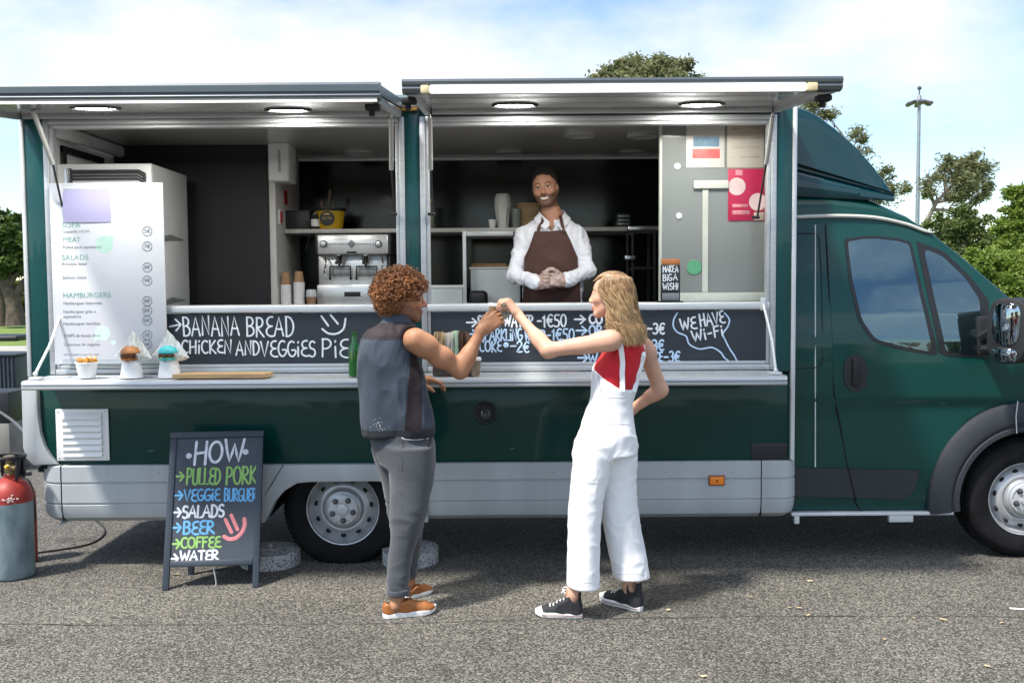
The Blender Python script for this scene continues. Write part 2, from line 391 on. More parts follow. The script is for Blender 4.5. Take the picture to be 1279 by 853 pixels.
g = MB(); g.add([(-250, 9.6, -.004), (250, 9.6, -.004), (250, 600, -.004), (-250, 600, -.004)], [(0, 1, 2, 3)])
obj('lawn', g, lawn_mat(), kind='structure', smooth=None)
g = MB(); g.add([(-60, 25.2, .004), (60, 25.2, .004), (60, 27.4, .004), (-60, 27.4, .004)], [(0, 1, 2, 3)])
obj('path', g, mat('pale concrete path', (.33, .31, .28), .9, var=.2, vscale=1.5), kind='structure', smooth=None)
g = MB()
for i in range(-24, 24):
    g.box(i*1.0+.006, i*1.0+.994, 9.5, 9.62, -.05, .10, .012)
obj('kerb', g, mat('kerb concrete', (.30, .29, .27), .9, var=.25, vscale=8, bump=.3), kind='structure')
# fine joint across the asphalt and the end of a painted line
g = MB()
prev = None; pts = []
for i in range(60):
    x = -4.2 + i*.15
    pts.append((x, WG(640, 775).y + .035*math.sin(x*1.3) + rnd.uniform(-.008, .008), .002))
for a, b in zip(pts, pts[1:]):
    w1 = rnd.uniform(.0012, .0035)
    g.add([(a[0], a[1]-w1, .003), (b[0], b[1]-w1, .003), (b[0], b[1]+w1, .003), (a[0], a[1]+w1, .003)], [(0, 1, 2, 3)])
obj('asphalt_joint', g, mat('tar joint', (.04, .037, .034), .9), kind='structure', smooth=None)
g = MB(); a = WG(1261, 761); b = WG(1300, 766)
g.add([(a.x, a.y, .004), (b.x+.4, b.y-.09, .004), (b.x+.4, b.y-.05, .004), (a.x+.01, a.y+.02, .004)], [(0, 1, 2, 3)])
obj('road_marking', g, mat('worn white paint', (.75, .74, .7), .8), kind='structure', smooth=None)
# scattered dry leaves and crumbs
g = MB()
for i in range(20):
    p = WG(rnd.uniform(20, 1260), rnd.uniform(715, 852)); s = rnd.uniform(.004, .012) if i > 14 else rnd.uniform(.012, .026); a = rnd.uniform(0, 6.3)
    q = [(s, 0), (.3*s, .45*s), (-s, .1*s), (-.2*s, -.5*s)]
    g.add([(p.x+x*math.cos(a)-y*math.sin(a), p.y+x*math.sin(a)+y*math.cos(a), .004+rnd.uniform(0, .4*s)) for x, y in q], [(0, 1, 2, 3)])
obj('leaf_litter', g, mat('dry leaf', (.42, .33, .2), .8, var=.5, vscale=3), kind='stuff', smooth=None, label='scattered dry leaf crumbs lying on the asphalt', cat='litter')

# grass blades along the edge of the lawn seen left of the truck
g = MB()
for i in range(5200):
    y = 9.75 + 7*rnd.random()**1.6; x = XX(rnd.uniform(-70, 60), y); h = rnd.uniform(.03, .10)*(1.6 if y < 10.6 else 1); a = rnd.uniform(0, 6.28); w = .006+.0006*y
    dx, dy = math.cos(a)*w, math.sin(a)*w; bx, by = rnd.uniform(-.5, .5)*h, rnd.uniform(-.5, .5)*h
    g.add([(x-dx, y-dy, -.004), (x+dx, y+dy, -.004), (x+bx, y+by, h)], [(0, 1, 2)])
obj('grass', g, mat('grass blades', (.15, .24, .035), .7, var=.5, vscale=2.0), kind='stuff', smooth=None, label='short green grass blades at the lawn edge beyond the kerb', cat='grass')

# ------------------------------------------------------------------ trees
def leaf_cloud(clumps, n, size, seed, up=.3, aspect=2.0, spread=.19):
    """leaf-sized quads spread through clumps (centre, radii, density)"""
    r = np.random.default_rng(seed); r2_ = np.random.default_rng(seed+100); V = []; Fc = []
    wts = np.array([c[2]*c[1][0]*c[1][1]*c[1][2] for c in clumps])**.7; wts /= wts.sum()
    cnt = r.multinomial(n, wts)
    allp = []
    for (c, rad, _), k in zip(clumps, cnt):
        if k > 60:                                   # every clump is a cluster of small sprays with gaps between them
            ns = max(6, k//90); sd = r2_.normal(size=(ns, 3)); sd /= np.linalg.norm(sd, axis=1)[:, None]; sc_ = np.array(c)+sd*(r2_.random((ns, 1))**.4)*np.array(rad)*1.05
            w = r2_.random(ns)+.15; pick = r.choice(ns, k, p=w/w.sum()); g = r.normal(size=(k, 3)); rr_ = np.array(rad).mean()*spread
            allp.append(sc_[pick]+g*rr_*np.array((1.15, 1.15, .75))*(.6+.8*r2_.random(ns)[pick][:, None])); continue
        d = r.normal(size=(k, 3)); d /= np.linalg.norm(d, axis=1)[:, None]
        rr = r.random(k)**.42
        p = np.array(c) + d*rr[:, None]*np.array(rad)*(1+.18*r.normal(size=(k, 1)))
        allp.append(p)
    p = np.concatenate(allp); k = len(p)
    a = r.normal(size=(k, 3)); a[:, 2] *= .6; a /= np.linalg.norm(a, axis=1)[:, None]
    b = r.normal(size=(k, 3)); b[:, 2] += up; b -= a*(a*b).sum(1)[:, None]; b /= np.linalg.norm(b, axis=1)[:, None]
    s = size*(.6+.8*r.random((k, 1)))
    q = np.stack([p-a*s*aspect, p-b*s, p+a*s*aspect, p+b*s], 1).reshape(-1, 3)
    m = MB(); m.v = [tuple(x) for x in q]; m.f = [(4*i, 4*i+1, 4*i+2, 4*i+3) for i in range(k)]; m.m = [0]*k
    return m
def leafmat(name, a, b, trans=.35):
    m = bpy.data.materials.new(name); m.use_nodes = True; t = m.node_tree; N = t.nodes; L = t.links
    bs = N['Principled BSDF']; geo = N.new('ShaderNodeNewGeometry'); tcn = N.new('ShaderNodeTexCoord')
    n = N.new('ShaderNodeTexNoise'); n.inputs['Scale'].default_value = 1.4; n.inputs['Detail'].default_value = 4; L.new(tcn.outputs['Object'], n.inputs['Vector'])
    ad = N.new('ShaderNodeMath'); ad.operation = 'MULTIPLY_ADD'; ad.inputs[1].default_value = .5; L.new(geo.outputs['Random Per Island'], ad.inputs[0])
    mr = N.new('ShaderNodeMapRange'); mr.inputs['From Min'].default_value = .3; mr.inputs['From Max'].default_value = .7; mr.inputs['To Max'].default_value = .5; L.new(n.outputs['Fac'], mr.inputs['Value'])
    L.new(mr.outputs['Result'], ad.inputs[2])
    mx = N.new('ShaderNodeMix'); mx.data_type = 'RGBA'; mx.inputs['A'].default_value = (*a, 1); mx.inputs['B'].default_value = (*b, 1); L.new(ad.outputs[0], mx.inputs['Factor'])
    L.new(mx.outputs['Result'], bs.inputs['Base Color']); bs.inputs['Roughness'].default_value = .6
    tr = N.new('ShaderNodeBsdfTranslucent'); L.new(mx.outputs['Result'], tr.inputs['Color'])
    ms = N.new('ShaderNodeMixShader'); ms.inputs['Fac'].default_value = trans; L.new(bs.outputs['BSDF'], ms.inputs[1]); L.new(tr.outputs['BSDF'], ms.inputs[2])
    L.new(ms.outputs['Shader'], N['Material Output'].inputs['Surface'])
    return m
bark = mat('bark', (.085, .065, .05), .9, var=.4, vscale=5, bump=.6, bscale=18)
greybark = mat('grey bark', (.20, .17, .14), .9, var=.35, vscale=4, bump=.5, bscale=14)
def tree(label, trunk, clumps, n, size, lm, bk, seed, limbs=None, group='trees on the lawn beyond the truck', name='tree', aspect=2.0, extra=None, spread=.19):
    base = Vector(trunk[0][0])
    t = thing(name, label, 'tree', loc=base, group=group, world=True)
    m = MB(); m.tube([p for p, r in trunk], [r for p, r in trunk], 10, smooth=4)
    top = Vector(trunk[-1][0]); rr = trunk[-1][1]
    for k, (c, rad, d) in enumerate(clumps):
        if limbs is not None and k not in limbs: continue
        c = Vector(c); f = min(1, .55+.45*rnd.random()); i0 = max(1, int(f*(len(trunk)-1)))
        a = Vector(trunk[i0][0]); mid = (a+c)/2 + Vector((rnd.uniform(-.1, .1), rnd.uniform(-.1, .1), .12))*(c-a).length
        m.tube([a, mid, c], [trunk[i0][1]*.6, trunk[i0][1]*.35, rr*.16], 7, smooth=4)
        for j in range(4):                        # twigs into the clump
            q = c + Vector((rnd.uniform(-1, 1)*rad[0], rnd.uniform(-1, 1)*rad[1], rnd.uniform(-.3, 1)*rad[2]))*.85
            m.tube([mid.lerp(c, .7), (mid.lerp(c, .7)+q)/2+Vector((0, 0, .06*rad[2])), q], [rr*.18, rr*.1, rr*.04], 5, smooth=3)
    if extra: extra(m)
    obj('trunk', m, bk, t, smooth=60)
    obj('crown', leaf_cloud(clumps, n, size, seed, aspect=aspect, spread=spread), lm, t, smooth=None, fix=False)
    return t
pine = leafmat('pine needles', (.025, .055, .012), (.11, .17, .028), .3)
olive = leafmat('grey green leaves', (.10, .13, .055), (.28, .28, .13), .45)
bright = leafmat('fresh green leaves', (.085, .15, .02), (.27, .35, .06), .45)
dark = leafmat('dark evergreen leaves', (.05, .085, .025), (.17, .21, .055), .35)
def at(px, py, Y, dy=0): p = W(px, py, Y); p.y += dy; return p
def clump(px, py, Y, rpx, rz=None, dy=0, d=1.0):
    s = F/Y; return (at(px, py, Y, dy), (rpx/s, rpx/s*.9, (rz if rz else rpx)/s), d)
# stone pine at the left edge, two trunks
Yp = 40
tree('stone pine with dark leaning trunk at the left edge of the photo',
     [(at(20, 407, Yp), .42), (at(17, 380, Yp), .30), (at(10, 360, Yp), .26), (at(2, 345, Yp), .2), (at(-8, 325, Yp), .16)],
     [clump(12, 290, Yp, 20, 17), clump(-12, 285, Yp, 24, 20), clump(22, 275, Yp, 13, 8), clump(8, 331, Yp, 20, 13), clump(-20, 320, Yp, 22, 16), clump(26, 312, Yp, 12, 9), clump(30, 292, Yp, 12, 12), clump(44, 300, Yp, 18, 18), clump(34, 335, Yp, 12, 8)],
     22000, .055, pine, bark, 3, group='pines beyond the lawn', aspect=2.6,
     extra=lambda m: m.tube([at(18, 385, Yp), at(26, 358, Yp), at(36, 345, Yp), at(44, 318, Yp)], [.22, .17, .12, .06], 8, smooth=4))
tree('slender dark pine trunk just left of the leaning stone pine',
     [(at(3, 407, Yp+2), .28), (at(2, 375, Yp+2), .2), (at(-4, 350, Yp+2), .15), (at(-10, 330, Yp+2), .1)],
     [clump(-14, 322, Yp+2, 20, 16), clump(-30, 300, Yp+2, 24, 18), clump(-28, 335, Yp+2, 18, 10)], 10000, .055, pine, bark, 5, group='pines beyond the lawn', aspect=2.6)
# far thicket low behind the pines
def shrub(name, label, cl, n, size, lm, seed, group=None):
    c = cl[0][0]; t = thing(name, label, 'bush', loc=(c.x, c.y, 0), group=group, world=True)
    m = MB()
    for q, rad, d in cl:
        for j in range(3): m.tube([(c.x+rnd.uniform(-.2, .2), c.y, -.02), ((c.x+q.x)/2, (c.y+q.y)/2, q.z*.5), (q.x+rnd.uniform(-.3, .3)*rad[0], q.y, q.z+rnd.uniform(-.2, .5)*rad[2])], [.07, .05, .015], 6, smooth=3)
    obj('stem', m, bark, t); obj('crown', leaf_cloud(cl, n, size, seed), lm, t, smooth=None, fix=False)
shrub('bush', 'yellow green bush low behind the pine trunks at the left edge', [clump(30, 385, 52, 16, 12), clump(8, 382, 52, 14, 10), clump(45, 376, 52, 16, 16), clump(-12, 386, 52, 14, 10), clump(28, 362, 54, 12, 12)], 9000, .06, leafmat('yellow green leaves', (.09, .12, .02), (.26, .25, .05), .4), 8)
# crown rising above the serving hatch
Yt = 30
tree('round topped tree rising behind the roof of the truck',
     [(Vector((XX(806, Yt), Yt, 0)), .35), (Vector((XX(803, Yt), Yt, 3)), .27), (Vector((XX(806, Yt), Yt, 6)), .2)],
     [clump(770, 92, Yt, 24, 14), clump(806, 88, Yt, 30, 17), clump(842, 90, Yt, 24, 17), clump(858, 98, Yt, 16, 12), clump(752, 98, Yt, 14, 12), clump(790, 110, Yt, 40, 20), clump(830, 115, Yt, 40, 22), clump(810, 140, Yt, 70, 40), clump(824, 80, Yt, 16, 9), clump(782, 82, Yt, 14, 8)],
     34000, .030, olive, greybark, 9)
# feathery tree partly hidden by the cab
Yf = 34
tree('feathery sparse tree whose tips show over the cab fairing',
     [(Vector((XX(1075, Yf), Yf, 0)), .22), (at(1072, 330, Yf), .16), (at(1062, 240, Yf), .10), (at(1045, 180, Yf), .05)],
     [clump(1018, 128, Yf, 14, 9), clump(1030, 140, Yf, 12, 10), clump(1006, 140, Yf, 16, 12), clump(1072, 172, Yf, 10, 9), clump(1077, 186, Yf, 8, 10), clump(1060, 200, Yf, 20, 16), clump(1104, 214, Yf, 9, 9), clump(1108, 226, Yf, 8, 10), clump(1128, 236, Yf, 9, 7), clump(1095, 245, Yf, 20, 14), clump(1040, 220, Yf, 40, 30, d=.5)],
     9000, .022, olive, greybark, 12, aspect=3.5, spread=.36)
# leaning wispy tree right of the lamp mast
Yw = 32
def limbs_w(m):
    for pl in ([(1158, 275), (1172, 250), (1190, 232), (1212, 205), (1214, 188)], [(1168, 256), (1160, 240), (1157, 225)], [(1172, 252), (1200, 245), (1225, 225), (1232, 208)], [(1182, 240), (1180, 215), (1192, 205)], [(1165, 262), (1195, 262), (1215, 250)]):
        m.tube([at(x, y, Yw) for x, y in pl], [.07, .05, .032, .012], 7, smooth=4)
        for _ in range(9):
            i = rnd.randrange(len(pl)-1); a = at(*pl[i], Yw).lerp(at(*pl[i+1], Yw), rnd.random()); q = a+Vector((rnd.uniform(-.35, .5), rnd.uniform(-.4, .4), rnd.uniform(-.1, .5)))
            m.tube([a, a.lerp(q, .5)+Vector((0, 0, .05)), q], [.028, .018, .006], 5, smooth=3)
tree('wispy leaning tree with bare looking limbs right of the lamp mast',
     [(Vector((XX(1150, Yw), Yw, 0)), .20), (at(1152, 320, Yw), .15), (at(1154, 290, Yw), .12), (at(1160, 272, Yw), .09)],
     [clump(1210, 205, Yw, 15, 9, d=.6), clump(1228, 212, Yw, 13, 9, d=.6), clump(1190, 215, Yw, 14, 10, d=.6), clump(1168, 225, Yw, 12, 9, d=.5), clump(1205, 228, Yw, 18, 10, d=.8), clump(1232, 230, Yw, 10, 7, d=.7), clump(1195, 242, Yw, 15, 9, d=.8), clump(1215, 195, Yw, 8, 6, d=.5), clump(1160, 240, Yw, 9, 8, d=.5), clump(1180, 200, Yw, 8, 6, d=.3), clump(1222, 245, Yw, 10, 8, d=.7)],
     8500, .019, olive, greybark, 15, limbs=[], aspect=4, extra=limbs_w, spread=.40)
tree('dark bushy tree low below the wispy tree behind the windscreen',
     [(Vector((XX(1205, 29), 29, 0)), .2), (at(1205, 340, 29), .14), (at(1203, 300, 29), .1)],
     [clump(1190, 285, 29, 22, 18), clump(1215, 280, 29, 20, 18), clump(1204, 265, 29, 14, 12), clump(1180, 305, 29, 24, 18), clump(1222, 305, 29, 22, 18), clump(1165, 275, 29, 10, 12), clump(1200, 335, 29, 30, 20)],
     17000, .027, dark, greybark, 17, limbs=[0, 1, 2])
tree('dense fresh green tree at the right edge of the photo',
     [(Vector((XX(1290, 26), 26, 0)), .3), (at(1290, 330, 26), .22), (at(1288, 280, 26), .15)],
     [clump(1268, 240, 26, 12, 12, d=.8), clump(1278, 265, 26, 18, 18), clump(1262, 290, 26, 18, 18), clump(1290, 250, 26, 22, 20), clump(1300, 290, 26, 26, 24), clump(1250, 310, 26, 16, 14), clump(1275, 315, 26, 26, 22), clump(1256, 266, 26, 8, 8, d=.6)],
     30000, .024, bright, greybark, 19, limbs=[0, 1, 2, 3])
shrub('hedge_bush', 'broad fresh green bush behind the wing mirror', [clump(1255, 340, 22, 26, 22), clump(1230, 330, 22, 20, 16), clump(1282, 345, 22, 26, 26), clump(1214, 322, 22, 12, 12), clump(1262, 372, 22, 40, 24), clump(1300, 330, 22, 26, 24)], 34000, .022, bright, 23)

# lamp mast
t = thing('lamp_mast', 'tall grey lamp mast with a ring of floodlights behind the cab', 'street lamp', loc=(XX(1147, 40, 200), 40, 0), world=True)
xm = XX(1147, 40, 200); zt = ZZ(128, 40, 1147)
m = MB(); m.tube([(xm, 40, 0), (xm, 40, zt*.5), (xm, 40, zt)], [.11, .085, .06], 12); obj('pole', m, mat('galvanised mast', (.30, .34, .38), .5, .6), t)
m = MB()
m.lathe([(.02, .3), (.07, .26), (.10, .12), (.22, .02), (.22, -.05), (.06, -.12)], (xm, 40, zt), n=16); obj('mast_head', m, mat('mast head grey', (.28, .29, .31), .5, .4), t)
fl = mat('floodlight housing', (.13, .12, .135), .35, .6)
for k in range(6):
    a = k*math.pi/3+.3; c = Vector((xm+.36*math.cos(a), 40+.36*math.sin(a), zt-.03))
    m = MB(); m.box(-.17, .17, -.11, .11, -.05, .06, .03, M=Matrix.Translation(c) @ Matrix.Rotation(a, 4, 'Z') @ Matrix.Rotation(.35, 4, 'Y')); obj('floodlight', m, fl, t)
m = MB(); m.tube([(xm, 40, zt+.28), (xm, 40, zt+.5)], .025, 6); m.ball((xm, 40, zt+.55), (.10, .08, .09), 1); obj('finial', m, fl, t)

# tree line behind the photographer, mirrored in the windows and the lacquer
cl = []
for i in range(16):
    x = -34+4.6*i+rnd.uniform(-1, 1); h = rnd.uniform(2.0, 4.2); cl.append((Vector((x, -46+rnd.uniform(-3, 3), h*.55)), (2.9, 2.0, h*.62), 1.0))
m = leaf_cloud(cl, 14000, .17, 77)
for c, rad, d in cl: m.tube([(c.x, c.y, 0), (c.x, c.y, c.z)], .12, 6)
obj('tree_line', m, dark, kind='stuff', smooth=None, fix=False, label='low line of trees across the lot behind the photographer', cat='trees')
# ================================================================== FOOD TRUCK
YW = 5.60; XL = -2.715; XR = 1.572; ZROOF = 2.62; YB = 7.52
green = mat('dark green lacquer', (.0012, .042, .035), .30, 0, var=.06, vscale=1.5, coat=.42, spec=.25, bump=.012, bscale=2.5)
green_flat = mat('dark green panel lacquer', (.0012, .036, .029), .26, 0, var=.10, vscale=1.2, coat=.22, spec=.25, bump=.05, bscale=2.2)
teal = mat('grey green pillar lacquer', (.006, .060, .060), .3, 0, var=.1, vscale=2, coat=.4, spec=.3, bump=.02, bscale=1.6)
plast = mat('light grey body plastic', (.36, .385, .395), .45, 0, var=.09, vscale=3.5, bump=.04, bscale=14, rvar=.08, stretch=(2.2, 1, .6))
alu = mat('brushed aluminium', (.50, .52, .535), .46, .55, var=.08, vscale=3, rvar=.08, stretch=(1, 20, 20))
aluw = mat('white anodised aluminium', (.62, .64, .65), .4, .25, var=.06, vscale=4)
steel = mat('stainless steel', (.5, .5, .5), .28, .9, var=.08, vscale=4, rvar=.1)
rubber = mat('black rubber', (.012, .012, .013), .7, var=.2, vscale=12)
tyre_m = mat('tyre rubber', (.007, .007, .008), .8, var=.5, vscale=9, bump=.15, bscale=60, spec=.25)
blackp = mat('black plastic', (.015, .016, .018), .5, var=.15, bump=.05, bscale=200)
greyp = mat('charcoal plastic', (.022, .025, .031), .6, var=.12, vscale=5, bump=.08, bscale=250)
board_m = mat('slate chalkboard', (.026, .033, .042), .6, var=.22, vscale=2.5, rvar=.1)
chalkw = mat('white chalk pen', (.74, .78, .82), .8, var=.08, vscale=40)
chalkb = mat('pale blue chalk pen', (.50, .66, .86), .8, var=.1, vscale=40)
under = mat('pale grey hatch lining', (.40, .40, .39), .16, 0, var=.05, vscale=2, coat=.3)
white = mat('white lacquer', (.72, .73, .74), .35, var=.05)
ceil_m = mat('grey ceiling panel', (.46, .45, .43), .22, var=.06, vscale=2, coat=.3)
blackwall = mat('black gloss wall panel', (.005, .006, .0065), .14, var=.4, vscale=3, rvar=.06)
chalkwall = mat('matt black partition', (.012, .012, .014), .6, var=.3, vscale=3)
lamp_m = mat('lit lamp diffuser', (1, 1, 1), .5, emit=52.0, ecol=(1.0, .97, .9), var=0)
tube_m = mat('lit tube lamp', (1, 1, 1), .5, emit=.42, ecol=(1.0, .98, .94), var=0)
blk = mat('deep black', (.004, .004, .004), .8)
def ext_x(mb, poly, x0, x1, mi=0, x0s=None):
    """profile of (y, z) extruded along x"""
    n = len(poly)
    mb.add([(x0, y, z) for y, z in poly] + [(x1, y, z) for y, z in poly], [(i, (i+1) % n, n+(i+1) % n, n+i) for i in range(n)] + [tuple(range(n-1, -1, -1)), tuple(range(n, 2*n))], mi)
truck = thing('food_truck', 'dark green food truck with two raised serving hatches and a van cab', 'food truck', loc=(-.4, 6.5, 0), world=True)
# --- shell
m = MB()
m.box(XL+.05, XR, YW, YW+.03, .575, 1.085, .002)
obj('side_panel', m, green_flat, truck)
m = MB()
m.box(XL, XX(62, YW), YW-.012, YW+.04, 1.10, ZROOF-.02, .006)
m.box(XX(508, YW), XX(527, YW), YW-.006, YW+.04, 1.10, ZROOF-.02, .004)
m.box(XX(968, YW), XR, YW-.012, YW+.04, 1.10, ZROOF-.02, .006)
m.box(XX(62, YW)+.002, XX(508, YW)-.002, YW, YW+.04, 2.535, ZROOF-.02, .003); m.box(XX(527, YW)+.002, XX(968, YW)-.002, YW, YW+.04, 2.535, ZROOF-.02, .003)
obj('pillar', m, teal, truck, split=True)
m = MB(); m.box(XL-.012, XL+.010, YW-.022, YW+.03, 1.10, ZROOF, .006); m.box(XR-.004, XR+.020, YW-.024, YW+.03, .60, ZROOF, .006)
obj('edge_trim', m, aluw, truck, split=True)
m = MB(); m.box(XL-.01, XR+.01, YW-.02, YB+.1, ZROOF-.02, ZROOF+.035, .02, 3); obj('roof', m, mat('roof grey', (.10, .14, .15), .4, .2), truck)
m = MB(); m.box(XL, XL+.03, YW+.042, YB+.06, .55, ZROOF-.022); m.box(XR-.03, XR, YW+.042, YB+.06, .55, ZROOF-.022); m.box(XL+.032, XR-.032, YB+.03, YB+.06, .55, ZROOF-.022)
obj('rear_shell', m, green_flat, truck, split=True)
m = MB(); m.box(XL+.035, XL+.045, YW+.05, YB, .62, 2.54); m.box(XR-.045, XR-.035, YW+.05, YB, .62, 2.54); obj('end_lining', m, white, truck, split=True)
m = MB(); m.box(XL+.05, XR-.05, YW+.045, YB, 2.548, 2.575); obj('ceiling', m, ceil_m, truck)
m = MB(); m.box(XL+.05, XR-.05, YB-.004, YB+.012, .62, 2.546); obj('back_wall', m, blackwall, truck)
m = MB(); m.box(XL+.032, XR-.032, YW+.042, YB+.02, .50, .60); m.box(XL+.2, XR+2.2, 5.95, 7.3, .30, .49, .01); obj('floor', m, mat('dark underfloor', (.03, .03, .03), .8), truck, split=True)
m = MB(); m.tube([(XL+.05, YB-.012, 2.54), (XR-.05, YB-.012, 2.54)], .012, 6); m.box(XL+.06, XL+.12, YW+.08, YB-.02, 2.47, 2.545, .02); obj('coving', m, white, truck, split=True)
# inner partition closet
Yc = 6.75; xa, xb = W(160, 280, Yc).x, W(337, 280, Yc).x
m = MB(); m.box(XL+.05, xb, Yc, Yc+.02, .62, 2.545); obj('partition', m, chalkwall, truck)
m = MB(); m.box(xb+.002, xb+.045, Yc-.015, YB-.02, .62, 2.545, .004); obj('partition_post', m, mat('off white panel', (.50, .49, .47), .45, var=.1), truck)
# dark framed opening in the end wall and tilted white rail above the fridge
m = MB()
for (a0, a1, b0, b1) in ((5.95, 6.0, 2.0, 2.44), (6.5, 6.55, 2.0, 2.44)): m.box(XL+.047, XL+.065, a0, a1, b0, b1)
m.box(XL+.047, XL+.064, 5.95, 6.55, 2.40, 2.44); obj('end_window_frame', m, blackp, truck)
# --- back worktop, shelf, sill ledge
m = MB(); m.box(xb+.05, 1.02, 6.72, YB-.01, 1.40, 1.44, .004); obj('worktop', m, steel, truck)
m = MB(); m.box(xb+.05, 1.02, 6.95, YB-.01, 1.965, 1.995, .006); obj('shelf', m, mat('pale shelf laminate', (.44, .43, .41), .3, var=.08), truck)
m = MB(); m.box(xb+.06, 1.02, 6.78, 7.45, .62, 1.398); obj('base_cabinet', m, mat('dark cabinet', (.02, .02, .022), .5), truck)
m = MB(); m.box(XX(204, YW), XX(508, YW)-.03, YW-.015, YW+.30, 1.452, 1.492, .008, 3); m.box(XX(527, YW)+.03, XX(968, YW)-.03, YW-.015, YW+.30, 1.452, 1.492, .008, 3)
obj('sill_ledge', m, aluw, truck, split=True)
m = MB()
for px in (581,): m.box(XX(px, 6.8)-.012, XX(px, 6.8)+.012, 6.79, 6.83, 1.44, 1.965, .003)
m.box(XX(582, 6.8), XX(642, 6.8), 6.80, 7.2, 1.93, 1.962, .004)
obj('shelf_post', m, aluw, truck)
# --- window frames
def wframe(x0, x1):
    m = MB(); z0, z1 = 1.112, 2.533
    for (o, w, ya, yb) in ((0, .030, -.016, .05), (.031, .020, -.006, .05)):
        a, b, c, d = x0+o, x1-o, z0+o, z1-o
        m.box(a, a+w, YW+ya, YW+yb, c, d, .004); m.box(b-w, b, YW+ya, YW+yb, c, d, .004)
        m.box(a+w+.001, b-w-.001, YW+ya, YW+yb, c, c+w, .004); m.box(a+w+.001, b-w-.001, YW+ya, YW+yb, d-w, d, .004)
    obj('window_frame', m, alu, truck)
wframe(XX(62, YW), XX(508, YW)); wframe(XX(527, YW), XX(968, YW))
# --- fixed chalkboards under the sill
def bface(x0, x1):
    m = MB(); m.box(x0, x1, YW-.002, YW+.02, 1.166, 1.448); return obj('chalkboard', m, board_m, truck)
cbl = bface(XX(62, YW)+.054, XX(508, YW)-.054); cbr = bface(XX(527, YW)+.054, XX(968, YW)-.054)
YC = YW-.003
def wl(mb, text, x0, x1, ytop, ybot, r=.0050, dy=0, **k):
    a = W(x0, ybot, YC); b = W(x1, ybot+dy, YC); h = (W(x0, ytop, YC)-a).length
    ex = (b-a).normalized(); write(mb, text, a, ex, EY.cross(ex)*-1 if EY.cross(ex).z < 0 else EY.cross(ex), h, (b-a).length, r, nrm=-EY, **k)
def sp(mb, pts, r=.0049, **k): stroke(mb, [W(x, y, YC) for x, y in pts], r, -EY, EX, EZ, **k)
m = MB(); m.cut()
sp(m, [(212, 408), (225, 405.5)]); sp(m, [(219, 399), (226, 405.5), (220, 413)], sm=0)
wl(m, 'BANANA', 229, 299, 395.5, 419, .0050, lean=-.05); wl(m, 'BREAD', 308, 367, 396, 420, .0050)
m.cut(); sp(m, [(213, 431), (226, 434)]); wl(m, 'CHiCKEN', 227, 289, 425, 441, .0049); wl(m, 'AND', 295, 324, 426, 443, .0049); wl(m, 'VEGGiES', 326, 394, 426, 445, .0049); wl(m, 'PiE', 402, 435, 424, 446, .0050)
m.cut(); sp(m, [(401.5, 395), (410, 407)], .0056); sp(m, [(413, 393.5), (422, 404.5)], .0056); sp(m, [(402.5, 411), (410, 416.5), (420, 417), (429, 411), (431.5, 398)], .0056)
obj('chalk_lettering', m, chalkw, cbl, split=True)
m = MB()
def arrow(mb, x, y, w=13, h=5): sp(mb, [(x, y), (x+w, y)], .0055, sm=0); sp(mb, [(x+w*.55, y-h), (x+w, y), (x+w*.55, y+h)], .0055, sm=0)
m.cut(); arrow(m, 583, 403); wl(m, 'STiLL WATER', 597, 666, 394, 408, .0055); wl(m, '-1€50', 671, 707, 393, 408, .0050)
m.cut(); arrow(m, 718, 399); wl(m, 'CO', 736, 752, 393, 404, .006)
m.cut(); wl(m, '3€', 816, 830, 404, 417, .0050); wl(m, '-', 808, 815, 405, 416, .0055)
obj('chalk_lettering', m, chalkw, cbr, split=True)
m = MB()
m.cut(); arrow(m, 584, 417.5, 12); wl(m, 'SPARKLiNG', 600, 652, 411, 425, .0046); wl(m, 'WATER', 656, 681, 412, 426, .0046); wl(m, '-1€50', 683, 717, 411, 425, .0046)
m.cut(); arrow(m, 584, 432, 12); wl(m, 'COKE', 599, 626, 426, 439, .0046); wl(m, '-', 637, 645, 426, 438, .0046); wl(m, '2€', 646, 661, 427, 440, .0048)
disc(m, W(632, 431, YC), EX, EZ, -EY, .016)
m.cut(); arrow(m, 720, 413); wl(m, 'OR', 736, 752, 407, 419, .005); m.cut(); wl(m, '-', 806, 813, 427, 437, .005); wl(m, '3€', 815, 829, 425, 438, .005)
m.cut(); arrow(m, 722, 447, 12); wl(m, 'W', 735, 746, 441, 452, .005); m.cut(); wl(m, 'iCE', 815, 827, 440, 451, .005); wl(m, '-', 829, 835, 440, 451, .005); wl(m, '3€', 836, 849, 439, 452, .005)
m.cut(); sp(m, [(846, 391), (842, 398), (841, 407), (846, 415), (857, 420), (861, 430), (874, 436), (889, 434), (900, 440), (905, 447), (913, 453)], .0042)
sp(m, [(905, 391), (911, 399), (909, 408), (903, 417), (906, 425), (911, 435), (917, 444), (921, 452)], .0042)
obj('chalk_lettering', m, chalkb, cbr, split=True)
m = MB(); m.cut(); wl(m, 'WE', 851, 870, 399, 413, .0049, dy=-3); wl(m, 'HAVE', 875, 905, 393, 408, .0049, dy=-5); m.cut(); wl(m, 'Wi-Fi', 866, 904, 414, 427, .0049, dy=-8)
obj('chalk_lettering', m, chalkw, cbr, split=True)
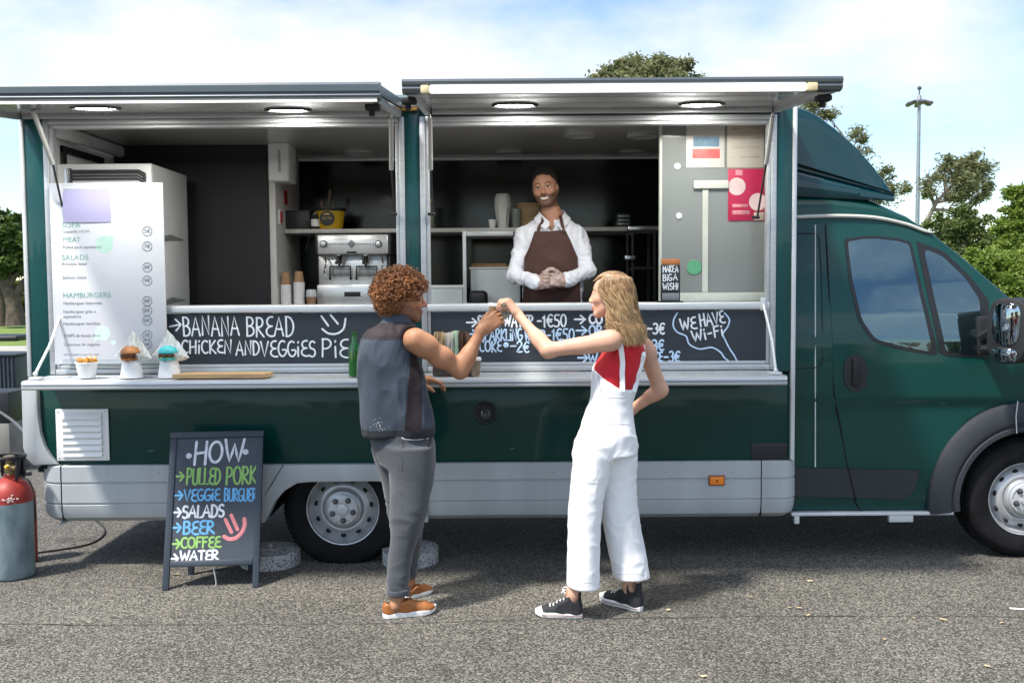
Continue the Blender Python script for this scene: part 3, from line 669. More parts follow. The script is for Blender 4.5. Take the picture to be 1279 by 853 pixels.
# --- serving counter flap
x0, x1 = XX(27, 5.29, 475), XX(983, 5.29, 475)
m = MB(); ext_x(m, [(5.585, 1.066), (5.585, 1.104), (5.30, 1.104), (5.285, 1.098), (5.281, 1.084), (5.292, 1.081), (5.292, 1.076), (5.281, 1.073), (5.281, 1.062), (5.29, 1.055), (5.31, 1.055), (5.315, 1.066)], x0, x1)
for k in range(3): m.box(x0+.02, x1-.02, 5.50+.028*k, 5.512+.028*k, 1.104, 1.109, .002)
ctr = obj('counter', m, alu, truck)
m = MB()
for i in range(44): m.ball((x0+.05+i*(x1-x0-.1)/43, 5.488, 1.105), (.005, .005, .003), 1)
obj('rivet', m, steel, ctr)
for (pa, pb, xx) in (((44, 467), (79, 383), 0), ((969, 463), (953, 378), 1)):
    m = MB(); a = W(*pa, 5.33); b = W(*pb, 5.585); mid = a.lerp(b, .45) + Vector((.012, 0, -.006))
    m.tube([a, mid, b], .008, 8); m.box(a.x-.03, a.x+.03, 5.31, 5.37, 1.106, 1.122, .004); m.ball(a, .013, 2); m.ball(mid, .011, 2); m.box(b.x-.014, b.x+.014, b.y-.012, b.y+.01, b.z-.045, b.z+.03, .004)
    obj('folding_stay', m, aluw, truck)
# --- skirt
PROF = [(-.02, .598), (.010, .596), (.014, .590), (.016, .503), (.008, .499), (.008, .492), (.015, .488), (.017, .386), (.009, .382), (.009, .375), (.015, .370), (.012, .335), (.0, .297), (-.04, .270), (-.12, .264)]
def skirt(name, path):
    m = MB(); P = []
    for i, (x, y) in enumerate(path):
        a = Vector((*path[max(i-1, 0)], 0)); b = Vector((*path[min(i+1, len(path)-1)], 0)); t = (b-a).normalized(); n = Vector((t.y, -t.x, 0))
        P.append([Vector((x, y, 0)) + n*d + Vector((0, 0, z)) for d, z in PROF])
    m.grid(P); return obj(name, m, plast, truck, smooth=28)
ys = 5.585
cor = lambda cx, cy, r, a0, a1, n=8: [(cx+r*math.cos(math.radians(a0+(a1-a0)*i/n)), cy+r*math.sin(math.radians(a0+(a1-a0)*i/n))) for i in range(n+1)]
seam_l = XX(78, ys, 610); seam_r = XX(950, ys, 610); al, ar = XX(333, ys, 610), XX(527, ys, 610)
skirt('skirt_corner', [(XL+.03, 6.6), (XL+.03, 6.0)] + cor(XL+.16, ys+.13, .13, 180, 270) + [(seam_l-.004, ys)])
skirt('skirt', [(seam_l+.004, ys), (-2.0, ys), (al, ys)])
skirt('skirt', [(ar, ys), (0.6, ys), (seam_r-.003, ys)])
skirt('skirt_corner', [(seam_r+.003, ys)] + cor(XR-.06, ys+.09, .09, 270, 360) + [(XR+.03, 6.0)])
m = MB(); m.box(seam_l-.004, seam_l+.004, ys-.006, ys+.02, .28, .594); m.box(seam_r-.004, seam_r+.004, ys-.006, ys+.02, .28, .594); obj('skirt_seam', m, blk, truck, split=True)
m = MB()
for px in (132, 198, 262, 560, 690, 832, 915): m.ball(W(px, 589, ys-.015), (.006, .003, .006), 2)
obj('skirt_screw', m, steel, truck, split=True)
op = [(331, 652), (337, 641), (344, 626), (356, 612), (372, 602.5), (388, 601), (470, 600), (486, 601.5), (502, 611), (514, 625), (521, 640), (527, 651)]
outl = [(325, 652), (325, 580), (350, 579.5), (505, 578.5), (535, 578.5), (535, 651)]
q = [(W(x, y, ys).x, W(x, y, ys).z) for x, y in outl] + [(W(x, y, ys).x, W(x, y, ys).z) for x, y in op[::-1]]
m = MB(); m.prism(q, ys-.026, ys+.05, .006); arch = obj('wheel_arch', m, plast, truck)
a, b = W(354, 580, ys-.028), W(331, 618, ys-.028); m = MB(); m.tube([a, b], .0022, 6); obj('arch_seam', m, blk, arch)
m = MB(); P = []
for i, (x, y) in enumerate(op): p = W(x, y, ys); P.append([(p.x, ys+.052, p.z+.004), (p.x, 6.2, p.z+.004)])
m.grid(P); m.box(al-.02, ar+.02, 6.2, 6.22, .2, .6); obj('wheel_well', m, blk, truck)
# corner moulding
q = [(27, 482), (46.5, 483), (47, 500), (48, 520), (51, 541), (56, 556), (63, 569), (72, 580), (42, 581), (33, 572), (29, 558)]
m = MB(); m.prism([(W(x, y, 5.58).x, W(x, y, 5.58).z) for x, y in q], 5.572, 5.62, .008); obj('corner_moulding', m, plast, truck)
m = MB(); m.box(XL+.0, XL+.02, 5.622, 7.4, .58, 1.06, .006); obj('rear_moulding', m, plast, truck)
# vents, socket, reflector
m = MB(); v0, v1 = W(69, 511, YW-.01), W(137, 575, YW-.01)
m.box(v0.x, v1.x, YW-.012, YW-.002, v1.z, v0.z, .004)
vent = obj('vent_cover', m, mat('white vent plastic', (.78, .78, .77), .35, var=.03), truck)
m = MB()
for k in range(7):
    zz = v1.z + .035 + k*(v0.z-v1.z-.06)/6.6; xx0, xx1 = v0.x+.035, v1.x-.035
    ext_x(m, [(YW-.013, zz+.026), (YW-.034, zz-.004), (YW-.034, zz-.009), (YW-.012, zz-.006)], xx0, xx1)
obj('louvre', m, mat('white vent plastic', (.78, .78, .77)), vent)
m = MB()
for x, z in ((v0.x+.015, v0.z-.015), (v1.x-.015, v0.z-.015), (v0.x+.015, v1.z+.015), (v1.x-.015, v1.z+.015)): m.ball((x, YW-.013, z), (.005, .003, .005), 1)
obj('vent_screw', m, steel, vent, split=True)
c = W(606.5, 516, YW)
m = MB(); m.lathe([(.064, 0), (.064, -.010), (.056, -.016), (.046, -.012), (.042, -.004), (.02, -.004)], (c.x, YW, c.z), 'Y', 36); sk = obj('socket', m, blackp, truck)
m = MB(); m.lathe([(.026, -.004), (.026, -.02), (.018, -.024), (.008, -.018)], (c.x, YW, c.z), 'Y', 24); m.lathe([(.008, -.018), (.006, -.03)], (c.x, YW, c.z), 'Y', 10)
for k in range(4): m.ball((c.x+.052*math.cos(k*1.57+.78), YW-.016, c.z+.052*math.sin(k*1.57+.78)), .004, 1)
obj('socket_cap', m, mat('dark metal', (.12, .12, .13), .3, .8), sk)
m = MB(); a, b = W(938, 553, YW), W(983, 574, YW); m.box(a.x, b.x, YW-.006, YW+.004, b.z, a.z, .003)
for k in range(3): m.box(a.x+.01, b.x-.01, YW-.009, YW-.004, b.z+.018+.024*k, b.z+.026+.024*k)
obj('side_grille', m, blackp, truck)
m = MB(); a, b = W(885.5, 594, ys), W(903, 604, ys); m.box(a.x, b.x, ys-.034, ys-.014, b.z, a.z, .006, 3)
mk = obj('side_marker', m, mat('amber lens', (.85, .22, .01), .2, coat=.5, var=.1), truck)
m = MB(); m.box(a.x-.006, b.x+.006, ys-.024, ys-.012, b.z-.006, a.z+.006, .004); m.ball(((a.x+b.x)/2, ys-.034, (a.z+b.z)/2), (.007, .003, .007), 2); obj('marker_base', m, mat('dark amber', (.25, .05, .01), .4), mk)
# drip stains and small scuffs on the lower panel: thin rubbed marks
m = MB()
for px, py, w in ((188, 563, 5), (640, 560, 4), (770, 508, 3)): m.ball(W(px, py, YW-.001), (w/222, .0012, .006), 1)
obj('scuff', m, mat('scuffed lacquer', (.02, .09, .08), .6), truck, split=True)
# --- rear wheel and front wheel
def wheel(cx, cz, yf):
    R = .345
    m = MB(); m.lathe([(.200, .0), (.215, -.012), (.25, -.022), (.29, -.026), (.318, -.018), (.334, .004), (.343, .03), (.345, .06), (.345, .15), (.343, .18), (.334, .2), (.30, .225), (.21, .21)], (cx, yf+.03, cz), 'Y', 72, capb=False)
    w = obj('wheel', m, tyre_m, truck, smooth=40)
    m = MB()
    for k in range(72):
        a = 2*math.pi*k/72
        for dy, s in ((.045, .0), (.09, .04), (.135, 0.0)):
            aa = a+s; m.box(-.011, .011, -.016, .016, -.004, .004, M=Matrix.Translation((cx+R*math.cos(aa), yf+.03+dy, cz+R*math.sin(aa))) @ Matrix.Rotation(-aa+math.pi/2, 4, 'Y'))
    obj('tread', m, tyre_m, w, smooth=None)
    sil = mat('silver painted steel wheel', (.42, .43, .44), .38, .5, var=.12, vscale=14, rvar=.1)
    m = MB(); m.lathe([(.213, .012), (.216, -.002), (.210, -.010), (.203, -.006), (.200, .012), (.192, .02), (.186, .045), (.180, .052), (.172, .045), (.150, .020), (.128, .008), (.118, .010), (.114, .016), (.110, -.002), (.102, -.012), (.07, -.014)], (cx, yf+.03, cz), 'Y', 72, capb=False)
    rim = obj('rim', m, sil, w, smooth=50)
    m = MB()
    for k in range(11):
        a = 2*math.pi*(k+.2)/11; p = Vector((cx+.158*math.cos(a), yf+.03+.030, cz+.158*math.sin(a)))
        m.ball((0, 0, 0), (.0165, .010, .0185), 3, M=Matrix.Translation(p) @ Matrix.Rotation(-a+math.pi/2, 4, 'Y') @ Matrix.Rotation(.75, 4, 'X'))
    obj('wheel_hole', m, blk, rim, split=True)
    m = MB(); m.lathe([(.090, -.010), (.088, -.020), (.078, -.024), (.05, -.026), (.038, -.026), (.034, -.034), (.028, -.037), (.004, -.037)], (cx, yf+.03, cz), 'Y', 40)
    for k in range(20):
        a = 2*math.pi*k/20
        if k % 4 in (0, 1): m.box(-.012, .012, -.004, .004, -.003, .003, M=Matrix.Translation((cx+.083*math.cos(a), yf+.006, cz+.083*math.sin(a))) @ Matrix.Rotation(-a+math.pi/2, 4, 'Y'))
    hc = obj('hub_cap', m, mat('silver hub plastic', (.50, .51, .52), .42, .3, var=.06), rim)
    for k in range(5):
        a = 2*math.pi*k/5 + 1.0; m = MB(); c2 = (cx+.062*math.cos(a), yf+.03, cz+.062*math.sin(a))
        m.lathe([(.0175, -.022), (.0175, -.028), (.012, -.029), (.011, -.046), (.004, -.048)], c2, 'Y', 12); obj('lug_nut', m, mat('dark lug steel', (.10, .10, .11), .35, .7), w)
    return w
wheel(-.982, .316, 5.655); wheel(2.955, .345, 5.665)
# --- hatches
def hatch(xa_f, xb_f, xa_h, xb_h, zf0, zf1, zh, tubev, lamps, ridge):
    """raised flap: front edge (x range, bottom / top z at y 4.53), hinge x range and z"""
    yh, yf = 5.57, 4.53
    root = MB()
    def slab(mb, a0, a1, top0, top1, y0, y1, b0, b1):   # hexahedron between hinge and front
        mb.add([(a0, y0, b0), (a1, y0, b0), (a1, y1, b1), (a0, y1, b1), (a0, y0, top0), (a1, y0, top0), (a1, y1, top1), (a0, y1, top1)],
               [(0, 1, 2, 3), (7, 6, 5, 4), (0, 4, 5, 1), (1, 5, 6, 2), (2, 6, 7, 3), (3, 7, 4, 0)])
    m = MB(); slab(m, xa_f, xb_f, zh+.075, zf1-.006, yh, yf+.03, zh+.03, zf1-.05); m.box(xa_f, xb_f, yh-.02, yh+.05, zh+.03, zh+.08, .01)
    h = obj('hatch', m, mat('hatch outer skin', (.10, .13, .14), .35, .3, var=.08), truck)
    m = MB(); slab(m, xa_f+.01, xb_f-.01, zh+.028, zf1-.052, yh-.002, yf+.05, zh+.012, zf0+.022)
    obj('hatch_lining', m, under, h)
    m = MB()
    ext_x(m, [(yf+.05, zf0), (yf+.012, zf0+.004), (yf, zf0+.02), (yf+.004, zf0+.030), (yf-.004, zf0+.038), (yf-.006, zf1-.012), (yf+.004, zf1), (yf+.06, zf1+.004), (yf+.06, zf1-.02)], xa_f-.004, xb_f+.004)
    obj('hatch_edge', m, mat('dark anodised edge', (.16, .18, .19), .32, .8, var=.06), h)
    m = MB()
    for xs in (xa_f+.012, xb_f-.04): slab(m, xs, xs+.028, zh+.012, zf0+.03, yh-.004, yf+.052, zh-.018, zf0-.002)
    m.box(xa_f+.05, xb_f-.05, yh-.03, yh+.0, zh-.016, zh+.010, .004)
    obj('hatch_rail', m, alu, h, split=True)
    m = MB()
    for xs in (xa_f+.03, xb_f-.03): m.cut(); m.box(xs-.05, xs+.02, yf+.10, yf+.16, zf0-.028, zf0+.0, .008); m.lathe([(.012, 0), (.016, -.018), (.01, -.026)], (xs-.02, yf+.13, zf0-.028), n=12)
    obj('hatch_latch', m, rubber, h, split=True)
    if tubev:
        m = MB(); m.box(xa_f+.12, xb_f-.16, yf-.006, yf+.02, zf0-.003, zf0+.034, .008, 3); tb = obj('tube_lamp', m, tube_m, h)
        m = MB(); m.box(xb_f-.158, xb_f-.11, yf-.007, yf+.02, zf0-.003, zf0+.034, .006); m.box(xa_f+.08, xa_f+.118, yf-.007, yf+.02, zf0-.003, zf0+.034, .006); obj('lamp_end', m, mat('yellowed plastic', (.66, .55, .33), .5), tb, split=True)
    for px, py in lamps:
        Y = 5.0
        for _ in range(6): f = (yh-Y)/(yh-yf); zz = (zh+.012)*(1-f)+(zf0+.022)*f; d = RM @ Vector((px-639.5, 426.5-py, -F)); Y = (zz-EYE)/d.z*d.y
        c = W(px, py, Y); tilt = math.atan2((zh+.012)-(zf0+.022), yh-yf)
        M = Matrix.Translation(c) @ Matrix.Rotation(tilt, 4, 'X')
        m = MB(); m.lathe([(.125, .004), (.125, -.006), (.112, -.012), (.106, -.004), (.106, .004)], n=40, M=M); r = obj('ceiling_lamp', m, blackp, h)
        m = MB(); m.lathe([(.104, -.001), (.103, -.005), (.06, -.0075), (.002, -.008)], n=40, M=M); obj('diffuser', m, lamp_m, r)
    return h
xf = lambda px: W(px, 110, 4.53).x
hatch(-2.74, xf(473), 0, 0, 2.435, 2.513, 2.545, False, [(119, 134.5), (360, 137)], True)
hatch(xf(503), xf(1052), 0, 0, 2.462, 2.524, 2.555, True, [(643, 131), (876, 130)], True)
h0 = [o for o in COL.objects if o.name == 'hatch'][0]
m = MB(); m.box(-2.7, xf(470), 4.535, 4.552, 2.428, 2.436); obj('tube_lamp', m, tube_m, h0)
# gas struts
def strut(pt, pm, pb, ya, yb):
    m = MB(); a, mid, b = W(*pt, ya), W(*pm, ya*.45+yb*.55), W(*pb, yb)
    m.tube([a, mid], .0125, 10); m.tube([a+Vector((0, 0, .02)), a], .006, 6); s = obj('gas_strut', m, mat('pale strut tube', (.42, .43, .43), .4, .4), truck)
    m = MB(); m.tube([mid, b], .006, 8); m.ball(b, .012, 2); m.box(b.x-.03, b.x+.012, b.y-.004, b.y+.012, b.z-.012, b.z+.006, .002); obj('strut_rod', m, blackp, s)
strut((41, 138), (66, 205), (80, 268), 5.2, 5.57); strut((488.5, 148), (489, 212), (493, 267), 5.3, 5.57); strut((537, 148), (538, 212), (541, 267), 5.3, 5.57); strut((965, 146), (957, 205), (946, 271), 5.3, 5.57)
m = MB(); a = W(83, 211, 5.56); b = W(83, 266, 5.56); m.box(a.x-.010, a.x+.010, 5.555, 5.58, b.z, a.z, .002); obj('strut_bracket', m, steel, truck)
m = MB(); m.box(XX(499, YW), XX(527, YW), YW-.05, YW-.008, 2.585, 2.605, .004); mk = obj('marker_light', m, mat('marker lens white', (.8, .8, .76), .25), truck)
m = MB(); m.box(XX(503, YW), XX(525, YW), YW-.04, YW-.008, 2.565, 2.584, .004); obj('amber_lens', m, mat('amber lens pale', (.75, .42, .08), .25), mk)
for px, py in ((448, 190.5), (636, 190.5), (790, 190.5), (803, 169.5), (724, 168.5), (462, 203)):
    d = RM @ Vector((px-639.5, 426.5-py, -F)); t_ = (2.546-EYE)/d.z; c = Vector((d.x*t_, d.y*t_, 2.546))
    if c.y > 7.4: continue
    m = MB(); m.lathe([(.10, .002), (.10, -.008), (.088, -.014), (.08, -.006), (.02, -.007)], c, n=36); obj('ceiling_lamp', m, mat('unlit lamp grey', (.42, .42, .41), .3), truck)
# --- acrylic partition at the right end of the right hatch
Yg = 5.80
xa2, xb2 = W(826, 260, Yg).x, W(957, 260, Yg).x
m = MB(); m.box(xa2, xb2, Yg, Yg+.012, 1.494, 2.53); pane = obj('grey_screen', m, mat('grey gloss screen', (.20, .215, .21), .12, var=.12, vscale=1.2), truck)
m = MB(); m.box(xa2-.012, xa2+.004, Yg-.006, Yg+.03, 1.494, 2.53, .003); m.box(xa2+.006, xb2, Yg-.012, Yg-.002, 1.494, 1.545, .004); obj('screen_trim', m, mat('pale cream trim', (.50, .52, .46), .5), pane, split=True)
m = MB(); p = W(902, 378, Yg); q = W(902, 232, Yg); m.box(W(877, 300, Yg).x, W(884, 300, Yg).x, Yg-.010, Yg-.001, 1.548, q.z); m.box(W(866, 230, Yg).x, W(909, 230, Yg).x, Yg-.022, Yg-.001, W(880, 236, Yg).z, W(880, 226, Yg).z, .003); obj('tee_strip', m, mat('pale cream trim', (.50, .52, .46)), pane, split=True)  # pale T-shaped strip set on the screen
m = MB()
for px, py in ((846, 208), (848, 270)):
    c = W(px, py, Yg); m.lathe([(.018, 0), (.018, -.004), (.01, -.008)], (c.x, Yg-.001, c.z), 'Y', 20)
obj('screen_knob', m, white, pane, split=True)

# ------------------------------------------------------------------ cab
def tum(z):
    return float(np.interp(z, [.25, .33, .55, .86, .905, .925, 1.12, 1.28, 1.42, 1.60, 1.98, 2.2], [5.705, 5.678, 5.664, 5.668, 5.664, 5.648, 5.645, 5.652, 5.674, 5.712, 5.800, 5.87]))
def S(px, py, off=0.0):
    Y = 5.7
    for _ in range(4): p = W(px, py, Y); Y = tum(p.z)
    p = W(px, py, Y); p.y -= off; return p
cabx = lambda px: W(px, 360, 5.70).x
RT = [(985, 272), (1040, 271), (1100, 273.5), (1135, 280), (1160, 292), (1200, 324), (1240, 358), (1262, 377), (1300, 391), (1350, 405), (1400, 428), (1440, 470), (1462, 540), (1468, 600)]
rx_ = []; rz_ = []
for px, py in RT:
    p = S(px, py); rx_.append(p.x); rz_.append(p.z)
CR = ([cabx(a) for a in (985, 1050, 1090, 1130, 1160, 1200, 1262, 1300, 1400, 1468)], [.215, .215, .175, .10, .045, .05, .05, .07, .06, .03])
XWH, ZWH, RWH = 2.955, .345, .40
xs_ = sorted(set([XR+.022, 1.7, 1.85] + [round(v, 4) for v in np.linspace(2.0, 3.5, 61)] + rx_[2:] + [3.6, 3.65, 3.7]))
xs_ = [x for x in xs_ if x <= rx_[-1]]
P = []
for x in xs_:
    zt = float(np.interp(x, rx_, rz_)); zb = .285
    dx = abs(x-XWH)
    if dx < RWH: zb = max(zb, ZWH+math.sqrt(RWH**2-dx**2))
    c = float(np.interp(x, *CR)); tap = max(0, x-3.1)**2*.55; row = []
    for i in range(30):
        z = zb + (zt-zb)*i/29; row.append((x, min(6.55, tum(z)+tap), z))
    ys0 = row[-1][1]
    for i in range(1, 15):
        a = math.pi/2*i/14; row.append((x, ys0+(6.6-ys0)*(1-math.cos(a))**1.25, zt+c*math.sin(a)**.62))
    row += [(x, 13.2-y, z) for _, y, z in row[::-1][1:]]
    P.append(row)
m = MB(); m.grid(P); n = len(m.v)
m.f.append(tuple(range(len(P[0])))); m.m.append(0)
L0 = (len(P)-1)*len(P[0]); m.f.append(tuple(L0+i for i in range(len(P[0])))[::-1]); m.m.append(0)
cab = obj('cab', m, green, truck, smooth=38)
m = MB(); m.box(2.4, 3.5, 5.9, 7.2, .3, .95); obj('engine_bay', m, blk, truck)
def patch(poly, off, rows=18, cols=8, thick=.006):
    """sheet following the flank of the cab inside a pixel polygon (one span per row)"""
    pts = [S(x, y) for x, y in poly]; zs = [p.z for p in pts]; z0, z1 = min(zs), max(zs); G = []
    for i in range(rows+1):
        z = z0+(z1-z0)*min(max(i/rows, .002), .998); hit = []
        for a, b in zip(pts, pts[1:]+pts[:1]):
            if (a.z-z)*(b.z-z) <= 0 and abs(a.z-b.z) > 1e-7: hit.append(a.x+(b.x-a.x)*(z-a.z)/(b.z-a.z))
        l, r = min(hit), max(hit); G.append([Vector((l+(r-l)*j/cols, tum(z)-off, z)) for j in range(cols+1)])
    m = MB(); m.grid(G)
    bd = [G[0][j] for j in range(cols+1)] + [G[i][cols] for i in range(1, rows+1)] + [G[rows][j] for j in range(cols-1, -1, -1)] + [G[i][0] for i in range(rows-1, 0, -1)]
    m.grid([bd+bd[:1], [p+Vector((0, thick, 0)) for p in bd+bd[:1]]])
    return m
def roundc(p, d=7):
    o = []
    for i in range(len(p)):
        a, b, c = Vector(p[i-1]), Vector(p[i]), Vector(p[(i+1) % len(p)]); u, v = (a-b), (c-b); k = min(d, u.length*.4, v.length*.4); q0 = b+u.normalized()*k; q2 = b+v.normalized()*k
        for t in (0, .25, .5, .75, 1): o.append(tuple(q0*(1-t)**2+b*2*t*(1-t)+q2*t*t))
    return o
def chaikin(p, n=2):
    for _ in range(n): p = [q for a, b in zip(p, p[1:]+p[:1]) for q in ((a[0]*.75+b[0]*.25, a[1]*.75+b[1]*.25), (a[0]*.25+b[0]*.75, a[1]*.25+b[1]*.75))]
    return p
door_p = [(1031, 281), (1036, 370), (1041, 479), (1044, 503), (1052, 545), (1059, 585), (1066, 620), (1074, 636), (1090, 640), (1158, 640), (1164, 610), (1180, 565), (1205, 525), (1235, 507), (1267, 500), (1267, 380), (1240, 361), (1200, 328), (1160, 297), (1136, 286), (1100, 280)]
door = obj('door', patch(door_p, .0035, 70, 30, .004), green, truck, smooth=38)
m = MB(); m.tube([S(x, y, .001) for x, y in door_p[:9]], .0042, 6, smooth=3); m.tube([S(1267, 505, .001), S(1267, 440, .001), S(1267, 385, .001)], .004, 6); obj('shut_line', m, blk, door)
w1o = roundc([(1053.5, 296), (1092, 294.5), (1137, 300), (1153, 368), (1172, 444), (1130, 437), (1090, 427), (1072, 402), (1060, 352)], 9)
w1g = roundc([(1057.5, 299.5), (1092, 298), (1134, 303), (1148, 368), (1164, 440), (1128, 433), (1093, 424), (1076, 400), (1064, 350)], 8)
wq = [(1144, 301), (1178, 314), (1210, 344), (1234, 375), (1232, 447), (1200, 445.5), (1173.5, 443), (1158, 370)]
wqg = roundc([(1153, 311), (1175, 319), (1205, 348), (1223, 375), (1222.5, 443.5), (1200, 442.5), (1181, 440.5), (1166, 372)], 7)
surround = mat('black window surround', (.010, .011, .012), .35, var=.1)
glass = bpy.data.materials.new('tinted window glass'); glass.use_nodes = True
_t = glass.node_tree; _b = _t.nodes['Principled BSDF']; _b.inputs['Base Color'].default_value = (.006, .010, .012, 1); _b.inputs['Roughness'].default_value = .015; _b.inputs['IOR'].default_value = 1.5; _b.inputs['Specular IOR Level'].default_value = .5
_g = _t.nodes.new('ShaderNodeBsdfGlossy'); _g.inputs['Roughness'].default_value = .01; _g.inputs['Color'].default_value = (.42, .72, .84, 1)
_m = _t.nodes.new('ShaderNodeMixShader'); _m.inputs['Fac'].default_value = .17
_n = _t.nodes.new('ShaderNodeTexNoise'); _n.inputs['Scale'].default_value = 3.0; _bp = _t.nodes.new('ShaderNodeBump'); _bp.inputs['Strength'].default_value = .05; _bp.inputs['Distance'].default_value = .05
_c = _t.nodes.new('ShaderNodeTexCoord'); _t.links.new(_c.outputs['Object'], _n.inputs['Vector']); _t.links.new(_n.outputs['Fac'], _bp.inputs['Height']); _t.links.new(_bp.outputs['Normal'], _g.inputs['Normal'])
_t.links.new(_b.outputs['BSDF'], _m.inputs[1]); _t.links.new(_g.outputs['BSDF'], _m.inputs[2]); _t.links.new(_m.outputs['Shader'], _t.nodes['Material Output'].inputs['Surface'])
wf = obj('window_surround', patch(w1o, .0075, 40, 12), surround, door)
obj('window_glass', patch(w1g, .0100, 40, 12, .003), glass, door)
obj('window_surround', patch(wq, .0072, 40, 10), surround, door)
obj('window_glass', patch(wqg, .0098, 40, 10, .003), glass, door)
m = patch(chaikin([(1052.5, 443), (1082, 443), (1083, 488), (1054, 489)], 3), .012, 24, 8, .014)
hd = obj('handle', m, blackp, door)
m = MB(); c = S(1067.5, 465.5); m.box(c.x-.018, c.x+.022, c.y-.034, c.y-.018, c.z-.075, c.z+.085, .012, 3); m.box(c.x-.014, c.x+.018, c.y-.02, c.y-.008, c.z+.06, c.z+.08); m.box(c.x-.014, c.x+.018, c.y-.02, c.y-.008, c.z-.07, c.z-.05); obj('grip', m, rubber, hd)
obj('rub_strip', patch([(991, 584), (1148, 584), (1143, 606), (1136, 618), (1128, 622), (991, 622)], .013, 10, 24, .014), greyp, truck)
m = MB(); m.tube([S(x, y, .016) for x, y in ((1059, 584), (1063, 604), (1068, 624))], .003, 6); obj('rub_strip_gap', m, blk, door)
m = MB(); m.tube([S(1018, y, .0045) for y in (281, 330, 400, 470, 530, 583)], .0038, 6); obj('side_seam', m, mat('pale sealant', (.55, .6, .6), .5), truck)
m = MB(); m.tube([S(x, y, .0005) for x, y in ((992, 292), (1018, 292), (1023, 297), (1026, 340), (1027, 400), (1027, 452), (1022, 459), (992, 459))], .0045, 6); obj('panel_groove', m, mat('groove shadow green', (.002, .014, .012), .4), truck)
m = MB(); m.tube([S(x, y, .012) for x, y in ((994, 271.5), (1040, 270), (1090, 272), (1130, 280), (1152, 288), (1163, 291))], [.011, .011, .011, .010, .009, .006], 8, smooth=5); obj('roof_gutter', m, mat('cream sealant strip', (.50, .50, .46), .45), truck)
m = MB(); a, b = S(986, 641), S(1186, 648)
m.box(a.x, b.x, 5.650, 5.70, .262, .281, .004); m.box(XX(992, 5.67, 648), XX(998, 5.67, 648), 5.66, 5.69, b.z-.012, .2615, .003); m.box(XX(1110, 5.67, 648), XX(1140, 5.67, 648), 5.66, 5.69, b.z-.006, .2615, .003); obj('sill_strip', m, aluw, truck)
# flared wheel arch of the cab
RAD = [(.572, 5.668), (.566, 5.646), (.545, 5.634), (.470, 5.622), (.452, 5.626), (.445, 5.640), (.436, 5.640), (.428, 5.628), (.405, 5.628), (.395, 5.640), (.392, 5.75)]
m = MB(); P = []
for i in range(61):
    a = math.radians(-8+196*i/60)
    P.append([(XWH+r*1.0*math.cos(a), y, max(.268, ZWH+r*math.sin(a))) for r, y in RAD])
m.grid(P); obj('wheel_arch', m, greyp, truck, smooth=30)
m = MB(); a = W(1269, 503, 5.63); m.tube([S(1268, 500, .03), W(1269, 520, 5.618), W(1270, 541, 5.622)], .003, 6); obj('arch_seam', m, aluw, truck)
m = MB(); P = []
for i in range(41):
    a = math.radians(-6+192*i/40); P.append([(XWH+.394*math.cos(a), y, ZWH+.394*math.sin(a)) for y in (5.70, 6.05)])
m.grid(P); m.box(XWH-.42, XWH+.42, 6.05, 6.07, .2, .8); obj('wheel_well', m, blk, truck)
# roof fairing
TOPF = [(993, 131), (1006, 134), (1022, 142), (1045, 159), (1070, 181), (1092, 206), (1108, 228), (1117, 240)]
Yf_ = 5.80
fx = [W(a, b, Yf_).x for a, b in TOPF]; fz = [W(a, b, Yf_).z for a, b in TOPF]
xb0, zb0 = W(993, 236, Yf_).x, W(993, 236, Yf_).z; xb1, zb1 = W(1118, 243, Yf_).x, W(1118, 243, Yf_).z
P = []
for x in np.linspace(XR+.024, fx[-1], 40):
    f = (x-fx[0])/(fx[-1]-fx[0]); zt = float(np.interp(x, fx, fz)); zb = zb0+(zb1-zb0)*f - .04
    zg = zb + .04 + .14*(1-f) + .004       # groove height
    g0 = .035*(1-f)+.008
    row = [(Yf_+.01, zb), (Yf_, zb+.25*(zg-g0-zb)), (Yf_+.002, zb+.8*(zg-g0-zb)), (Yf_+.012, zg-g0), (Yf_+.055*(1-f)+.006, zg-.35*g0), (Yf_+.055*(1-f)+.006, zg), (Yf_-.006, zg+.006)]
    hh = zt-zg
    row += [(Yf_-.006+.010*t, zg+.006+(hh-.03)*t) for t in (.2, .4, .6, .8, 1)]
    yy, zz = row[-1]
    rr = .045
    for k in range(1, 7):
        a = math.pi/2*k/6; row.append((yy+rr*1.6*(1-math.cos(a)), zz+(zt-zz)*math.sin(a)))
    row += [(6.6, zt+.015)]
    row += [(13.2-y, z) for y, z in row[::-1][1:]]
    P.append([(x, y, max(z, zb)) for y, z in row])
m = MB(); m.grid(P); obj('roof_fairing', m, mat('fairing lacquer with painted sky blue', (.001, .036, .046), .3, 0, var=.06, vscale=1.5, coat=.7, spec=.25, bump=.012, bscale=2.5), truck, smooth=32)  # blue reflection of the sky is painted into the green lacquer's base colour
m = MB(); m.box(XR+.021, XR+.035, 5.79, 5.84, 2.06, ZROOF-.06); obj('fairing_seal', m, blk, truck)
